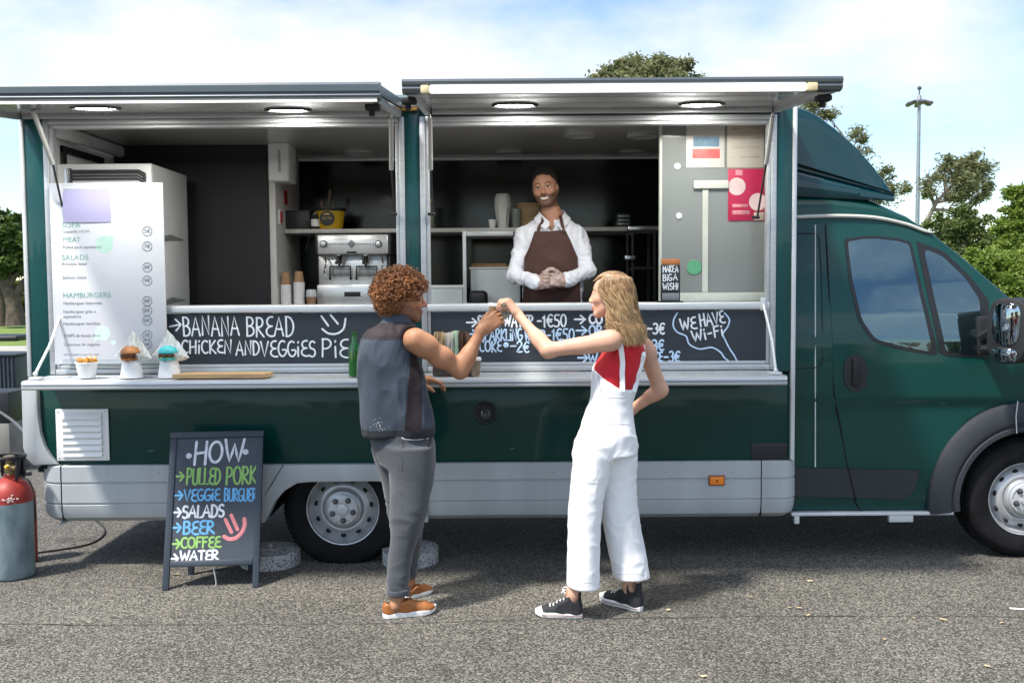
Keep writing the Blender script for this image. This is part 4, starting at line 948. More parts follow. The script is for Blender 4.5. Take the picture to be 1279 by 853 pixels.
# wing mirror
c = W(1262, 414, 5.40); M = Matrix.Translation(c) @ Matrix.Rotation(math.radians(-60), 4, 'Z') @ Matrix.Rotation(math.radians(3), 4, 'Y')
m = MB(); m.prism(chaikin([(-.115, -.175), (.115, -.175), (.118, .09), (.085, .182), (-.085, .182), (-.118, .09)], 3), -.038, .085, .012, M=M); mir = obj('wing_mirror', m, blackp, truck)
mg = mat('mirror glass', (.32, .38, .43), .02, 1.0, var=.0)
m = MB(); m.prism(chaikin([(-.082, -.075), (.078, -.075), (.082, .10), (.060, .155), (-.060, .155), (-.084, .10)], 2), -.043, -.034, .003, M=M); obj('mirror_glass', m, mg, mir)
m = MB(); m.prism(chaikin([(-.080, -.088), (.078, -.088), (.072, -.150), (.05, -.166), (-.05, -.166), (-.076, -.145)], 2), -.045, -.034, .003, M=M); obj('mirror_glass', m, mg, mir)
m = MB(); p = S(1226, 430); m.tube([p+Vector((0, .02, .03)), c+Vector((-.01, .08, .02))], .035, 8); m.tube([p+Vector((.0, .02, -.03)), c+Vector((.0, .08, -.10))], .028, 8); m.box(p.x-.03, p.x+.05, p.y-.02, p.y+.02, p.z-.06, p.z+.16, .012); obj('mirror_arm', m, blackp, mir)
# ================================================================== THINGS IN, ON AND AROUND THE TRUCK
ZC = 1.110      # top of the serving counter
paper = mat('white cup card', (.74, .74, .73), .6, var=.03, vscale=8)
kraft = mat('kraft card', (.33, .20, .11), .75, var=.12, vscale=12)
bun = mat('toasted bun crust', (.42, .17, .045), .38, var=.3, vscale=22, coat=.25)
# --- tall menu board standing on the counter
a = W(73, 455, 5.54); b = W(203, 228, 5.54)
t = thing('menu_board', 'tall white printed menu board standing on the left end of the counter', 'menu', loc=(a.x, 5.55, a.z), world=True)
m = MB(); m.box(a.x-.02, b.x, 5.54, 5.552, a.z, b.z, .003); obj('board_panel', m, mat('white menu print', (.60, .61, .645), .35, var=.015, coat=.2), t)
ym = 5.5395
pg = mat('sage green print', (.16, .36, .28), .6); pgl = mat('pale mint print', (.47, .68, .59), .6); pgr = mat('grey print', (.10, .12, .13), .6)
m = MB(); pw = lambda x0, x1: (x1-x0)/224
for s, x, x1, y in (('SOPA', 77, 100, 284.5), ('MEAT', 78.5, 100, 302.6), ('SALADS', 77, 110, 324.7), ('HAMBURGERS', 78.5, 137.5, 372)): printed(m, s, W(x, y, ym), .040, width=pw(x, x1))
obj('menu_heading', m, pg, t, smooth=None, split=True)
m = MB()
for s, x, x1, y in (('Gaspacho HOW', 77.5, 111.7, 291), ('Pulled pork (sandwich)', 78.7, 125.6, 310.7), ('Avocado Salad', 77, 108, 331.5), ('Salmon Salad', 78, 107, 348.5), ('Hamburguer beterraba', 79, 127, 380.5), ('Hamburguer grão e', 79, 119.5, 391), ('espinafres', 79, 101, 397), ('Hamburguer lentilhas', 79, 124.6, 406), ('CHIPS de batata doce', 79.7, 125, 421), ('Couscous de vegetais', 79.7, 124.6, 432)):
    printed(m, s, W(x, y, ym), .023, width=pw(x, x1))
printed(m, 'IVA incluído à taxa em vigor', W(80, 444, ym), .015, width=pw(80, 124))
obj('menu_lettering', m, pgr, t, smooth=None, split=True)
m = MB(); m2 = MB()
for y, s in ((289, '5€'), (308, '7€'), (334, '8€'), (350.5, '9€'), (376, '8€'), (388, '8€'), (400.5, '8€'), (418.5, '3€'), (430, '4€')):
    c = W(184, y, ym); m.tube([c + Vector((.026*math.cos(k*.3927), 0, .026*math.sin(k*.3927))) for k in range(16)], .0016, 6, closed=True); printed(m2, s, c+Vector((0, 0, -.010)), .030, align='CENTER')
obj('price_ring', m, pgr, t, split=True); obj('price_lettering', m2, pgr, t, smooth=None, split=True)
def fdisc(mb, c, r, n=40): mb.add([c] + [c + Vector((r*math.cos(2*math.pi*k/n), 0, r*math.sin(2*math.pi*k/n))) for k in range(n)], [(0, 1+(k+1) % n, 1+k) for k in range(n)])
m = MB()
for x, y, r in ((130, 305.5, 10.8), (138, 298, 3.4), (128, 416, 9.4), (120, 423, 3), (142, 428, 3)): m.cut(); fdisc(m, W(x, y, ym-(.0008 if r < 5 else 0)), r/224)
obj('mint_dot', m, pgl, t, smooth=None, split=True)
m = MB()
for y in (231.5, 237, 450, 454.5):
    m.cut()
    for k in range(33): c = W(80+3.72*k, y, ym); m.tube([c+Vector((.0065*math.cos(j*.785), 0, .0065*math.sin(j*.785))) for j in range(8)], .0014, 5, closed=True)
obj('ring_border', m, mat('pale blue grey print', (.34, .42, .44), .6), t, smooth=None, split=True)
m = MB(); p, q = W(79, 278, ym-.003), W(137.5, 236, ym-.003)
G = [[Vector((p.x+(q.x-p.x)*i/8, ym-.002-.004*math.sin(i/8*3.1)-.003*math.sin(j*.8), p.z+(q.z-p.z)*j/6)) for j in range(7)] for i in range(9)]
m.grid(G); obj('taped_sheet', m, mat('lavender paper', (.40, .38, .60), .7, var=.02), t)
# --- fridge behind it
Y0 = 5.92; fx0, fx1 = W(70, 300, Y0).x, W(192, 300, Y0).x; fz = W(130, 204.5, Y0).z
t = thing('fridge', 'tall white fridge cabinet behind the menu board inside the truck', 'fridge', loc=((fx0+fx1)/2, 6.2, .60), world=True)
m = MB(); m.box(fx0, fx1, Y0, 6.56, .60, fz, .012, 3); obj('cabinet', m, mat('white enamel', (.74, .75, .75), .25, var=.04, coat=.3), t)
m = MB(); m.box(fx0+.06, fx1-.03, Y0-.02, Y0-.002, .70, fz-.13, .008); obj('door', m, mat('white enamel', (.74, .75, .75)), t)
m = MB()
for k in range(3): m.tube([(fx0+.10, Y0-.012, fz-.055-.018*k), (fx1-.08, Y0-.012, fz-.055-.018*k), (fx1-.05, Y0-.012, fz-.075-.018*k)], .006, 6)
m.tube([(fx0+.10, Y0-.014, fz-.045), (fx1-.07, Y0-.014, fz-.045), (fx1-.04, Y0-.014, fz-.06), (fx1-.04, Y0-.014, fz-.12)], .008, 8); m.box(fx0+.09, fx0+.11, Y0-.02, Y0-.002, fz-.12, fz-.03)
obj('top_grille', m, mat('dark grille', (.05, .055, .06), .4), t)
m = MB()
for y0, y1 in ((298, 291), (378, 371)):
    p = W(205, y0, 6.05); m.tube([(fx1+.004, 6.0, p.z-.01), (fx1+.004, 6.2, p.z+.012), (fx1+.004, 6.45, p.z+.008)], [.014, .02, .004], 6, flat=(EX, .1))
obj('brush_mark', m, mat('grey brush paint', (.20, .21, .21), .6), t, split=True)

# --- food on the counter
def cup_of(name, label, px, y0, y1, w0, w1, Y=5.40):
    c = W(px, y1, Y); s = F/Y; return c, (y1-y0)/s, w0/2/s, w1/2/s
cx_ = XX(108.5, 5.40, 460)
t = thing('fries_cup', 'small white cup heaped with golden fries on the counter', 'fries', loc=(cx_, 5.40, ZC), world=True)
m = MB(); m.lathe([(.040, 0), (.042, .002), (.057, .078), (.060, .080), (.060, .086), (.056, .086), (.053, .07)], (cx_, 5.40, ZC), n=32); obj('cup', m, paper, t)
m = MB()
for k in range(46):
    a = rnd.uniform(0, 6.3); r = .045*rnd.random()**.5; z = ZC+.072+rnd.uniform(0, .028); d = Vector((rnd.uniform(-1, 1), rnd.uniform(-1, 1), rnd.uniform(-.3, .5))).normalized()*rnd.uniform(.018, .032)
    p = Vector((cx_+r*math.cos(a), 5.40+r*math.sin(a), z)); m.tube([p-d, p+d*.2+Vector((0, 0, .002)), p+d], .0052, 4)
obj('fries', m, mat('golden fries', (.55, .27, .05), .5, var=.35, vscale=30), t)
def burger(px, label, bm_, blue, wrap_dx):
    cx = XX(px, 5.40, 460); t = thing('burger', label, 'burger', loc=(cx, 5.40, ZC), world=True)
    m = MB(); m.lathe([(.062, 0), (.061, .003), (.047, .088), (.044, .090), (.044, .082)], (cx, 5.40, ZC), n=32); obj('upturned_cup', m, paper, t)
    zb = ZC+.090
    m = MB()                                  # paper wrap: a kite shaped back sheet and two folded front flaps
    def sheet(A, B, C_, D, bulge, n_=9):
        A, B, C_, D = map(Vector, (A, B, C_, D)); G = []
        for i in range(n_+1):
            u = i/n_; l = A.lerp(B, u); r = D.lerp(C_, u)
            G.append([l.lerp(r, j/n_) + Vector((0, bulge*math.sin(math.pi*j/n_)*math.sin(math.pi*(.25+.5*u))+.004*math.sin(j*2.1+i*1.3), .003*math.sin(j*2.7+i))) for j in range(n_+1)])
        return G
    ap = (cx-.015+wrap_dx, 5.46, zb+.165)
    m.grid(sheet((cx-.02, 5.40, zb-.012), (cx-.098, 5.425, zb+.028), ap, (cx+.02, 5.40, zb-.012), .03)); m.grid(sheet((cx-.02, 5.40, zb-.012), ap, (cx+.105, 5.42, zb+.012), (cx+.02, 5.40, zb-.012), .03))
    m.grid(sheet((cx-.03, 5.385, zb-.012), (cx-.096, 5.422, zb+.03), (cx-.05, 5.365, zb+.055), (cx-.005, 5.34, zb-.004), -.006)); m.grid(sheet((cx+.005, 5.34, zb-.004), (cx+.048, 5.365, zb+.045), (cx+.102, 5.417, zb+.013), (cx+.03, 5.385, zb-.012), -.006))
    wm = bpy.data.materials.get('printed wrap')
    if not wm:
        wm = mat('printed wrap', (.62, .63, .60), .6, var=.32, vscale=70, stretch=(1, 1, .15))
    obj('paper_wrap', m, wm, t)
    m = MB(); m.lathe([(.030, .0), (.047, .006), (.049, .016), (.044, .022), (.002, .023)], (cx, 5.385, zb), n=28); m.lathe([(.046, .040), (.052, .046), (.051, .056), (.040, .072), (.022, .081), (.002, .083)], (cx, 5.385, zb), n=28); obj('bun', m, bm_, t)
    m = MB()
    for k in range(28): a = k*.2244; m.ball((cx+.044*math.cos(a), 5.385+.044*math.sin(a), zb+.031+.003*math.sin(k*2.1)), (.009, .009, .008), 1)
    m.lathe([(.046, .024), (.050, .030), (.046, .039), (.003, .040)], (cx, 5.385, zb), n=28)
    obj('patty', m, mat('grilled filling', (.10, .035, .016), .55, var=.5, vscale=40, bump=.4, bscale=120), t)
    m = MB()
    P_ = [[Vector((cx+(.036+.016*j/3)*math.cos(a), 5.385+(.036+.016*j/3)*math.sin(a), zb+.024-.002*j+.004*math.sin(a*9+j))) for j in range(4)] for a in [k*2*math.pi/48 for k in range(48)]]
    m.grid(P_, closed_u=True); obj('lettuce', m, mat('lettuce', (.16, .30, .05), .5, var=.3, vscale=40) if blue else mat('pulled meat', (.20, .07, .025), .5, var=.4, vscale=50), t)
burger(164.5, 'burger with a brown bun in printed paper on an upturned white cup', bun, False, 0.0)
burger(211.5, 'burger with a turquoise bun in printed paper on an upturned white cup', mat('turquoise bun', (.06, .47, .50), .45, var=.15, vscale=20, coat=.15), True, -.01)
t = thing('cutting_board', 'pale wooden cutting board lying on the counter', 'cutting board', loc=(XX(278, 5.38, 470), 5.39, ZC), world=True)
wood = mat('pale beech wood', (.55, .36, .18), .5, var=.22, vscale=5, stretch=(1, 14, 14))
m = MB(); xa_, xb_ = XX(220, 5.36, 470), XX(337, 5.36, 470)
b_ = [(xa_, 5.30), (xb_-.02, 5.30), (xb_, 5.34), (xb_-.005, 5.46), (xa_+.015, 5.47)]
m.prism([(x, y) for x, y in b_], 0, .022, .004, M=Matrix(((1, 0, 0, 0), (0, 0, 1, 0), (0, 1, 0, ZC+.0005), (0, 0, 0, 1)))); obj('board', m, wood, t)
# green bottle
cx_ = XX(443, 5.38, 450); t = thing('bottle', 'green glass bottle standing on the counter beside the man in the vest', 'bottle', loc=(cx_, 5.38, ZC), world=True)
gg = mat('green bottle glass', (.012, .22, .03), .05, trans=.55, ior=1.5, var=.1, coat=.5)
m = MB(); m.lathe([(.002, .004), (.030, .0), (.0335, .004), (.0335, .135), (.031, .155), (.019, .178), (.0155, .19), (.0150, .222), (.0165, .224), (.0165, .236), (.0135, .238), (.0125, .228)], (cx_, 5.38, ZC), n=36); obj('glass', m, gg, t)
m = MB(); m.lathe([(.002, .006), (.029, .006), (.0300, .012), (.0300, .062), (.002, .063)], (cx_, 5.38, ZC), n=32); obj('drink', m, mat('bottle contents', (.05, .42, .03), .2), t)
# sugar sachets in a low holder, lidded paper cup
cx_ = XX(566, 5.40, 440); t = thing('sachet_holder', 'row of cream, green and brown sugar sachets in a low holder on the counter', 'sachets', loc=(cx_, 5.40, ZC), world=True)
m = MB(); m.box(cx_-.11, cx_+.11, 5.36, 5.44, ZC, ZC+.10, .006); obj('holder', m, mat('dark tray', (.06, .05, .045), .5), t)
cols = [((.52, .37, .20), 'cream sachet paper', 7), ((.66, .62, .55), 'white sachet paper', 5), ((.50, .66, .50), 'pale green sachet paper', 4), ((.12, .055, .03), 'brown sachet paper', 7)]
x = cx_-.098
for col, nm, k in cols:
    for i in range(k):
        m = MB(); h = .160+rnd.uniform(-.008, .006); ti = rnd.uniform(-.09, .05); mm = Matrix.Translation((x, 5.385+rnd.uniform(-.012, .012), ZC+.072)) @ Matrix.Rotation(ti, 4, 'Y') @ Matrix.Rotation(rnd.uniform(-.5, -.1), 4, 'Z')
        m.box(-.0035, .0035, -.022, .022, 0, h, .0025, M=mm); m.box(-.0008, .0008, -.022, .022, h, h+.007, M=mm)
        obj('sachet', m, mat(nm, col, .6, var=.2, vscale=30), t); x += .0086
cx_ = XX(594, 5.36, 458); t = thing('paper_cup', 'brown paper cup with a white lid standing on the counter by the sachets', 'paper cup', loc=(cx_, 5.36, ZC), world=True)
m = MB(); m.lathe([(.021, 0), (.022, .002), (.029, .083), (.030, .085)], (cx_, 5.36, ZC), n=28); obj('cup', m, mat('mottled brown cup', (.24, .18, .13), .7, var=.4, vscale=60), t)
m = MB(); m.lathe([(.0315, .083), (.0325, .087), (.030, .098), (.024, .101), (.022, .097), (.002, .097)], (cx_, 5.36, ZC), n=28); obj('lid', m, paper, t)

# --- inside: coffee corner
ZW = 1.441
Yk = 6.88
def bx(mb, x0, y0, x1, y1, Y, depth, bev=.004):
    a = W(x0, y1, Y); b = W(x1, y0, Y); mb.box(a.x, b.x, Y, Y+depth, a.z, b.z, bev)
t = thing('coffee_machine', 'stainless two group coffee machine on the back worktop', 'coffee machine', loc=(XX(441, 7.0), 7.05, ZW), world=True)
bright_steel = mat('bright pressed steel', (.66, .66, .65), .3, .55, var=.05)
m = MB(); bx(m, 398, 318, 484, 358, Yk+.10, .36, .01); obj('body', m, bright_steel, t)
m = MB(); bx(m, 396, 292.5, 485, 318, Yk, .46, .01); obj('control_panel', m, bright_steel, t)
m = MB(); bx(m, 396, 355, 487, 381, Yk-.02, .46, .008); obj('drip_base', m, bright_steel, t)
m = MB(); bx(m, 430, 364.5, 450, 370.5, Yk-.024, .01, .001); bx(m, 433, 314, 445, 316.5, Yk-.004, .01, .001); bx(m, 394, 292, 396.2, 318, Yk-.004, .44, .002); bx(m, 485, 292, 488, 318, Yk-.004, .44, .002); bx(m, 485.5, 318, 487.5, 380, Yk+.06, .3, .002); obj('dark_trim', m, blackp, t, split=True)
for px in (404.5, 473):
    m = MB(); c = W(px, 305, Yk-.002); m.lathe([(.026, 0), (.026, -.012), (.018, -.02), (.017, -.032), (.003, -.034)], (c.x, c.y, c.z), 'Y', 20); obj('knob', m, steel, t)
m = MB()
for px in list(np.linspace(412, 432, 7)) + list(np.linspace(446, 466, 7)): c = W(px, 305, Yk-.002); m.ball((c.x, c.y, c.z), (.007, .004, .007), 1); c = W(px, 299, Yk-.002); m.ball((c.x, c.y, c.z), (.002, .002, .007), 1)
m.box(-.022, .022, -.004, .004, -.022, .022, .002, M=Matrix.Translation(W(439, 305, Yk)) @ Matrix.Rotation(math.pi/4, 4, 'Y')); obj('buttons', m, mat('grey button', (.25, .26, .28), .4), t)
for px in (424, 457):
    m = MB(); c = W(px, 325, Yk+.04); m.lathe([(.034, .06), (.034, .012), (.024, -.004), (.022, -.025)], (c.x, c.y, c.z), n=24); h_ = obj('group_head', m, mat('chrome', (.6, .6, .6), .1, 1.0), t)
    m = MB(); m.tube([c+Vector((0, -.02, -.015)), c+Vector((0, -.12, -.02))], .012, 10); m.tube([c+Vector((0, 0, -.02)), c+Vector((0, -.01, -.045))], .008, 8); obj('portafilter', m, blackp, h_)
    m = MB(); bx(m, px-12, 334, px+14, 345, Yk+.085, .01, .001); g_ = obj('splash_window', m, mat('grey slotted steel', (.28, .28, .28), .4, .6, var=.3, vscale=3, stretch=(60, 1, 1)), t)
    m = MB(); a_ = W(px-12, 333, Yk+.05); b_ = W(px+14, 348, Yk+.05); m.tube([(a_.x, a_.y, b_.z), (a_.x, a_.y, a_.z), (b_.x, b_.y, a_.z), (b_.x, b_.y, b_.z)], .006, 8); m.ball((a_.x, a_.y, b_.z), .011, 1); m.ball((b_.x, b_.y, b_.z), .011, 1); obj('cup_rail', m, blackp, t)
for px in (406, 477):
    m = MB(); m.tube([W(px, 321, Yk+.06), W(px+1, 330, Yk+.03), W(px-1, 340, Yk+.05), W(px+2, 349, Yk+.05)], .006, 8, smooth=4); obj('steam_wand', m, mat('chrome', (.6, .6, .6)), t)
def cups(label, px, ytop, ymid, w, grp=None):
    Yq = 6.80; s = F/Yq; c = W(px, 380, Yq); t = thing('cup_stack', label, 'cup stack', loc=(c.x, Yq, ZW), group=grp, world=True); r = w/2/s; zm = W(px, ymid, Yq).z; zt = W(px, ytop, Yq).z
    m = MB(); pr = []; z = ZW
    while z < zm: pr += [(r*.93, z), (r*1.0, z+.004), (r*1.0, z+.012), (r*.93, z+.014)]; z += .0155
    m.lathe(pr, (c.x, Yq, 0), n=28); obj('white_cup', m, paper, t)
    m = MB(); m.lathe([(r*.95, zm), (r*.92, zm+.01), (r*.66, zt-.002), (r*.62, zt)], (c.x, Yq, 0), n=28); obj('kraft_cup', m, kraft, t)
cups('stack of white cups under a kraft cup, left of the pair by the coffee machine', 357.5, 340, 356, 13.5, 'cup stacks by the coffee machine')
cups('stack of white cups under a kraft cup, nearer the coffee machine', 374, 339, 355, 14, 'cup stacks by the coffee machine')
c = W(389, 380, 6.78); t = thing('takeaway_cup', 'kraft takeaway cup with a pale lid between the cup stacks and the coffee machine', 'paper cup', loc=(c.x, 6.78, ZW), world=True)
m = MB(); m.lathe([(.024, 0), (.034, .085)], (c.x, 6.78, ZW), n=24); obj('cup', m, kraft, t)
m = MB(); m.lathe([(.036, .085), (.037, .09), (.034, .12), (.028, .135), (.002, .135)], (c.x, 6.78, ZW), n=24); obj('lid', m, mat('pale lid', (.55, .58, .6), .4), t)
# wall dispenser and signs on the partition
xw = xb+.046
t = thing('dispenser', 'white wall dispenser high on the partition left of the coffee corner', 'dispenser', loc=(xw, 6.9, 2.2), world=True)
p, q = W(343, 228, 6.74), W(362, 180, 6.74)
m = MB(); m.box(xw-.03, W(364, 200, 6.74).x, 6.66, 6.90, p.z, q.z, .014, 3); obj('case', m, white, t)
m = MB(); m.box(W(349, 200, 6.7).x, W(352, 200, 6.7).x, 6.652, 6.662, p.z+.06, q.z-.05, .003); obj('slot', m, mat('grey slot', (.4, .4, .4), .5), t)
t = thing('fire_sign', 'small red safety sign beside the white wall dispenser', 'sign', loc=(xw, 7.0, 2.25), world=True)
m = MB(); m.box(xw, xw+.004, 6.98, 7.08, 2.17, 2.27); obj('plate', m, mat('red sign', (.45, .02, .03), .5), t)
m = MB(); m.box(xw+.004, xw+.006, 7.0, 7.06, 2.19, 2.25); obj('pictogram', m, mat('dark red print', (.15, .01, .01), .5), t)
t = thing('wall_socket_plate', 'red and white switch plate low on the partition above the shelf end', 'switch', loc=(xw, 6.85, 2.05), world=True)
m = MB(); m.box(xw, xw+.01, 6.80, 6.90, 2.02, 2.12, .003); obj('plate', m, white, t)
m = MB(); m.box(xw+.010, xw+.014, 6.82, 6.87, 2.03, 2.11, .002); obj('switch', m, mat('red sign', (.45, .02, .03)), t)
# on the shelf
ZS = 1.996
def sbox(name, label, cat, x0, y0, x1, Y, d, mt, bev=.006, extra=None):
    a = XX(x0, Y, 280); b = XX(x1, Y, 280); t = thing(name, label, cat, loc=((a+b)/2, Y, ZS), world=True); m = MB(); m.box(a, b, Y, Y+d, ZS, ZZ(y0, Y, x0), bev); o = obj('case', m, mt, t); return t, a, b
t, a, b = sbox('speaker_box', 'black box at the left end of the shelf', 'box', 356, 263, 387, 7.02, .12, blackp)
m = MB(); m.tube([(b-.02, 7.0, ZS+.06), (b+.01, 6.97, ZS-.02), (b-.02, 6.96, ZS-.15)], .004, 6, smooth=4); obj('cable', m, rubber, t)
c = W(394, 284, 7.03); t = thing('jar', 'small dark jar with a white label beside the black box on the shelf', 'jar', loc=(c.x, 7.03, ZS), world=True)
m = MB(); m.lathe([(.028, 0), (.03, .004), (.03, .085), (.024, .095), (.024, .11), (.002, .11)], (c.x, 7.03, ZS), n=24); obj('glass', m, mat('dark jar', (.03, .03, .03), .15), t)
m = MB(); m.lathe([(.0305, .02), (.0305, .07)], (c.x, 7.03, ZS), n=24, capb=False, capt=False); obj('paper_label', m, paper, t)
c = W(412, 284, 7.10); t = thing('ice_bucket', 'yellow bucket with a round black badge and utensils on the shelf', 'bucket', loc=(c.x, 7.10, ZS), world=True)
m = MB(); m.lathe([(.085, 0), (.09, .004), (.108, .13), (.112, .132), (.112, .140), (.10, .140), (.088, .02)], (c.x, 7.10, ZS), n=40); obj('bucket', m, mat('yellow enamel', (.48, .29, .008), .35, var=.08), t)
m = MB(); m.lathe([(.113, .128), (.116, .136), (.116, .150), (.10, .152)], (c.x, 7.10, ZS), n=40); obj('rim', m, blackp, t)
m = MB(); m.lathe([(.052, 0), (.050, -.006), (.003, -.008)], (c.x, 6.998, ZS+.075), 'Y', 28); bd = obj('badge', m, blackp, t)
m = MB(); printed(m, 'ICE TEA', Vector((c.x-.034, 6.9885, ZS+.066)), .026, width=.068); m.add([Vector((c.x+x*.02, 6.9875, ZS+.098+z*.014)) for x, z in ((-1, 0), (-1.1, 1), (-.5, .5), (0, 1.2), (.5, .5), (1.1, 1), (1, 0))], [(0, 1, 2, 3, 4, 5, 6)]); obj('badge_print', m, mat('gold print', (.5, .36, .1), .5), bd, smooth=None)
m = MB()
for k, (dx, dz, tx) in enumerate(((-.05, .18, -.01), (-.03, .26, .03), (.02, .16, .0))): m.tube([(c.x+dx, 7.10, ZS+.03), (c.x+dx+tx, 7.12, ZS+dz)], .008, 8); m.ball((c.x+dx+tx, 7.12, ZS+dz), (.014, .01, .03), 2)
obj('utensil', m, mat('dark wood', (.12, .09, .06), .5), t)
c = W(537, 284, 7.08); t = thing('jar', 'jar of pale green drink on the shelf by the middle window frame', 'jar', loc=(c.x, 7.08, ZS), world=True)
m = MB(); m.lathe([(.03, 0), (.032, .004), (.032, .15), (.026, .165), (.026, .19)], (c.x, 7.08, ZS), n=24); obj('glass', m, mat('pale clear glass', (.5, .55, .5), .08, trans=.7), t)
m = MB(); m.lathe([(.028, .004), (.0285, .08), (.002, .081)], (c.x, 7.08, ZS), n=24); obj('drink', m, mat('green drink', (.35, .42, .06), .4), t)
m = MB(); m.lathe([(.029, .188), (.029, .21), (.002, .21)], (c.x, 7.08, ZS), n=24); obj('lid', m, mat('green drink', (.35, .42, .06)), t)
c = W(628, 284, 7.05); t = thing('cup_stack', 'tall stack of white folded cups on the shelf left of the server', 'cup stack', loc=(c.x, 7.05, ZS), world=True)
m = MB(); m.lathe([(.038, 0), (.040, .01), (.058, .16), (.052, .225), (.04, .24), (.03, .24)], (c.x, 7.05, ZS), n=6); obj('cup', m, mat('matt white card', (.62, .63, .6), .6), t, smooth=30)
m = MB()
for k in range(3): a = .6+k*2.1; m.add([(c.x+.056*math.cos(a), 7.05+.056*math.sin(a), ZS+.14), (c.x+.056*math.cos(a+.8), 7.05+.056*math.sin(a+.8), ZS+.14), (c.x+.062*math.cos(a+.4), 7.05+.062*math.sin(a+.4), ZS+.245)], [(0, 1, 2)])
obj('flap', m, mat('matt white card', (.62, .63, .6)), t, smooth=None, split=True)
c = W(615, 284, 7.02); t = thing('sauce_pot', 'small white paper pot left of the tall cup stack', 'pot', loc=(c.x, 7.02, ZS), world=True)
m = MB(); m.lathe([(.020, 0), (.021, .002), (.026, .052), (.028, .054), (.024, .054), (.02, .01)], (c.x, 7.02, ZS), n=24); obj('pot', m, paper, t); m = MB(); m.lathe([(.028, .054), (.0285, .058), (.002, .06)], (c.x, 7.02, ZS), n=24); obj('lid', m, paper, t)
c = W(645, 284, 7.02); t = thing('drinking_glass', 'clear tumbler on the shelf beside the tall white cup stack', 'glass', loc=(c.x, 7.02, ZS), world=True)
m = MB(); m.lathe([(.026, 0), (.034, .13), (.032, .13), (.024, .008)], (c.x, 7.02, ZS), n=24); obj('tumbler', m, mat('pale clear glass', (.5, .55, .5)), t); m = MB(); m.lathe([(.0345, .128), (.0355, .131), (.0335, .133)], (c.x, 7.02, ZS), n=24, capb=False, capt=False); obj('rim', m, steel, t)
c = W(660, 284, 7.1); t = thing('basket', 'tan woven basket on the shelf behind the server', 'basket', loc=(c.x, 7.1, ZS), world=True)
m = MB(); m.lathe([(.06, 0), (.09, .05), (.095, .14), (.085, .165), (.08, .165), (.08, .02)], (c.x, 7.1, ZS), n=32); obj('bowl', m, mat('tan basket', (.30, .20, .11), .7, var=.25, vscale=10, bump=.8, bscale=60), t)
m = MB(); m.tube([(c.x+.09*math.cos(k*.5236), 7.1+.09*math.sin(k*.5236), ZS+.165) for k in range(12)], .010, 8, closed=True); obj('rim', m, mat('tan basket', (.30, .20, .11)), t)
c = W(779, 284, 7.02); t = thing('cash_drawer', 'small black and steel device on the shelf right of the server', 'device', loc=(c.x, 7.02, ZS), world=True)
m = MB(); m.box(c.x-.055, c.x+.055, 7.02, 7.16, ZS, ZS+.05, .008); m.box(c.x-.05, c.x+.05, 7.03, 7.15, ZS+.05, ZS+.10, .012); obj('case', m, blackp, t)
m = MB()
for k in range(3): m.box(c.x-.04, c.x+.04, 7.014, 7.022, ZS+.015+.027*k, ZS+.030+.027*k, .003)
obj('front_strip', m, mat('teal grey steel', (.20, .27, .27), .3, .6), t)
# under the shelf, right half
def wbox(name, label, cat, x0, y0, x1, Y, d, mt, part, bev=.008):
    a = XX(x0, Y, 370); b = XX(x1, Y, 370); t = thing(name, label, cat, loc=((a+b)/2, Y+d/2, ZW), world=True); m = MB(); m.box(a, b, Y, Y+d, ZW, ZZ(y0, Y, (x0+x1)/2), bev, 3); obj(part, m, mt, t); return t, a, b
t, a, b = wbox('storage_tub', 'white plastic tub on the worktop behind the man with curly hair', 'tub', 536, 358, 578, 6.80, .28, mat('cool white plastic', (.55, .60, .61), .4), 'tub')
m = MB(); z_ = ZZ(358, 6.80, 555); m.box(a-.008, b+.008, 6.79, 7.09, z_-.012, z_+.010, .006); obj('lid', m, white, t)
t, a, b = wbox('storage_box', 'large white box on the worktop beside the server', 'box', 588, 336, 650, 6.90, .35, mat('cool white plastic', (.55, .60, .61)), 'box')
m = MB(); z_ = ZZ(336, 6.90, 615); m.box(a-.01, b+.01, 6.89, 7.26, z_, z_+.012, .004); obj('lid', m, white, t)
t2 = thing('serving_board', 'stacked brown wooden boards lying on the large white box', 'board', loc=((a+b)/2, 7.0, z_+.013), world=True)
m = MB(); m.box(a-.0, XX(636, 6.9, 330), 6.90, 7.15, z_+.0135, z_+.026, .004); obj('board', m, mat('brown board', (.30, .17, .07), .5, var=.2, vscale=4, stretch=(1, 12, 12)), t2)
m = MB(); m.box(a+.01, XX(632, 6.9, 330), 6.905, 7.14, z_+.0265, z_+.038, .004); obj('board', m, mat('brown board', (.30, .17, .07)), t2)
t, a, b = wbox('card_terminal', 'black rounded holder on the worktop in front of the large white box', 'holder', 586, 363, 609, 6.76, .10, blackp, 'case', .03)
m = MB(); m.tube([(a-.05, 6.77, ZW+.008), (a-.02, 6.77, ZW+.03), (a+.02, 6.77, ZW+.06)], .006, 6, smooth=3); obj('cable', m, rubber, t)
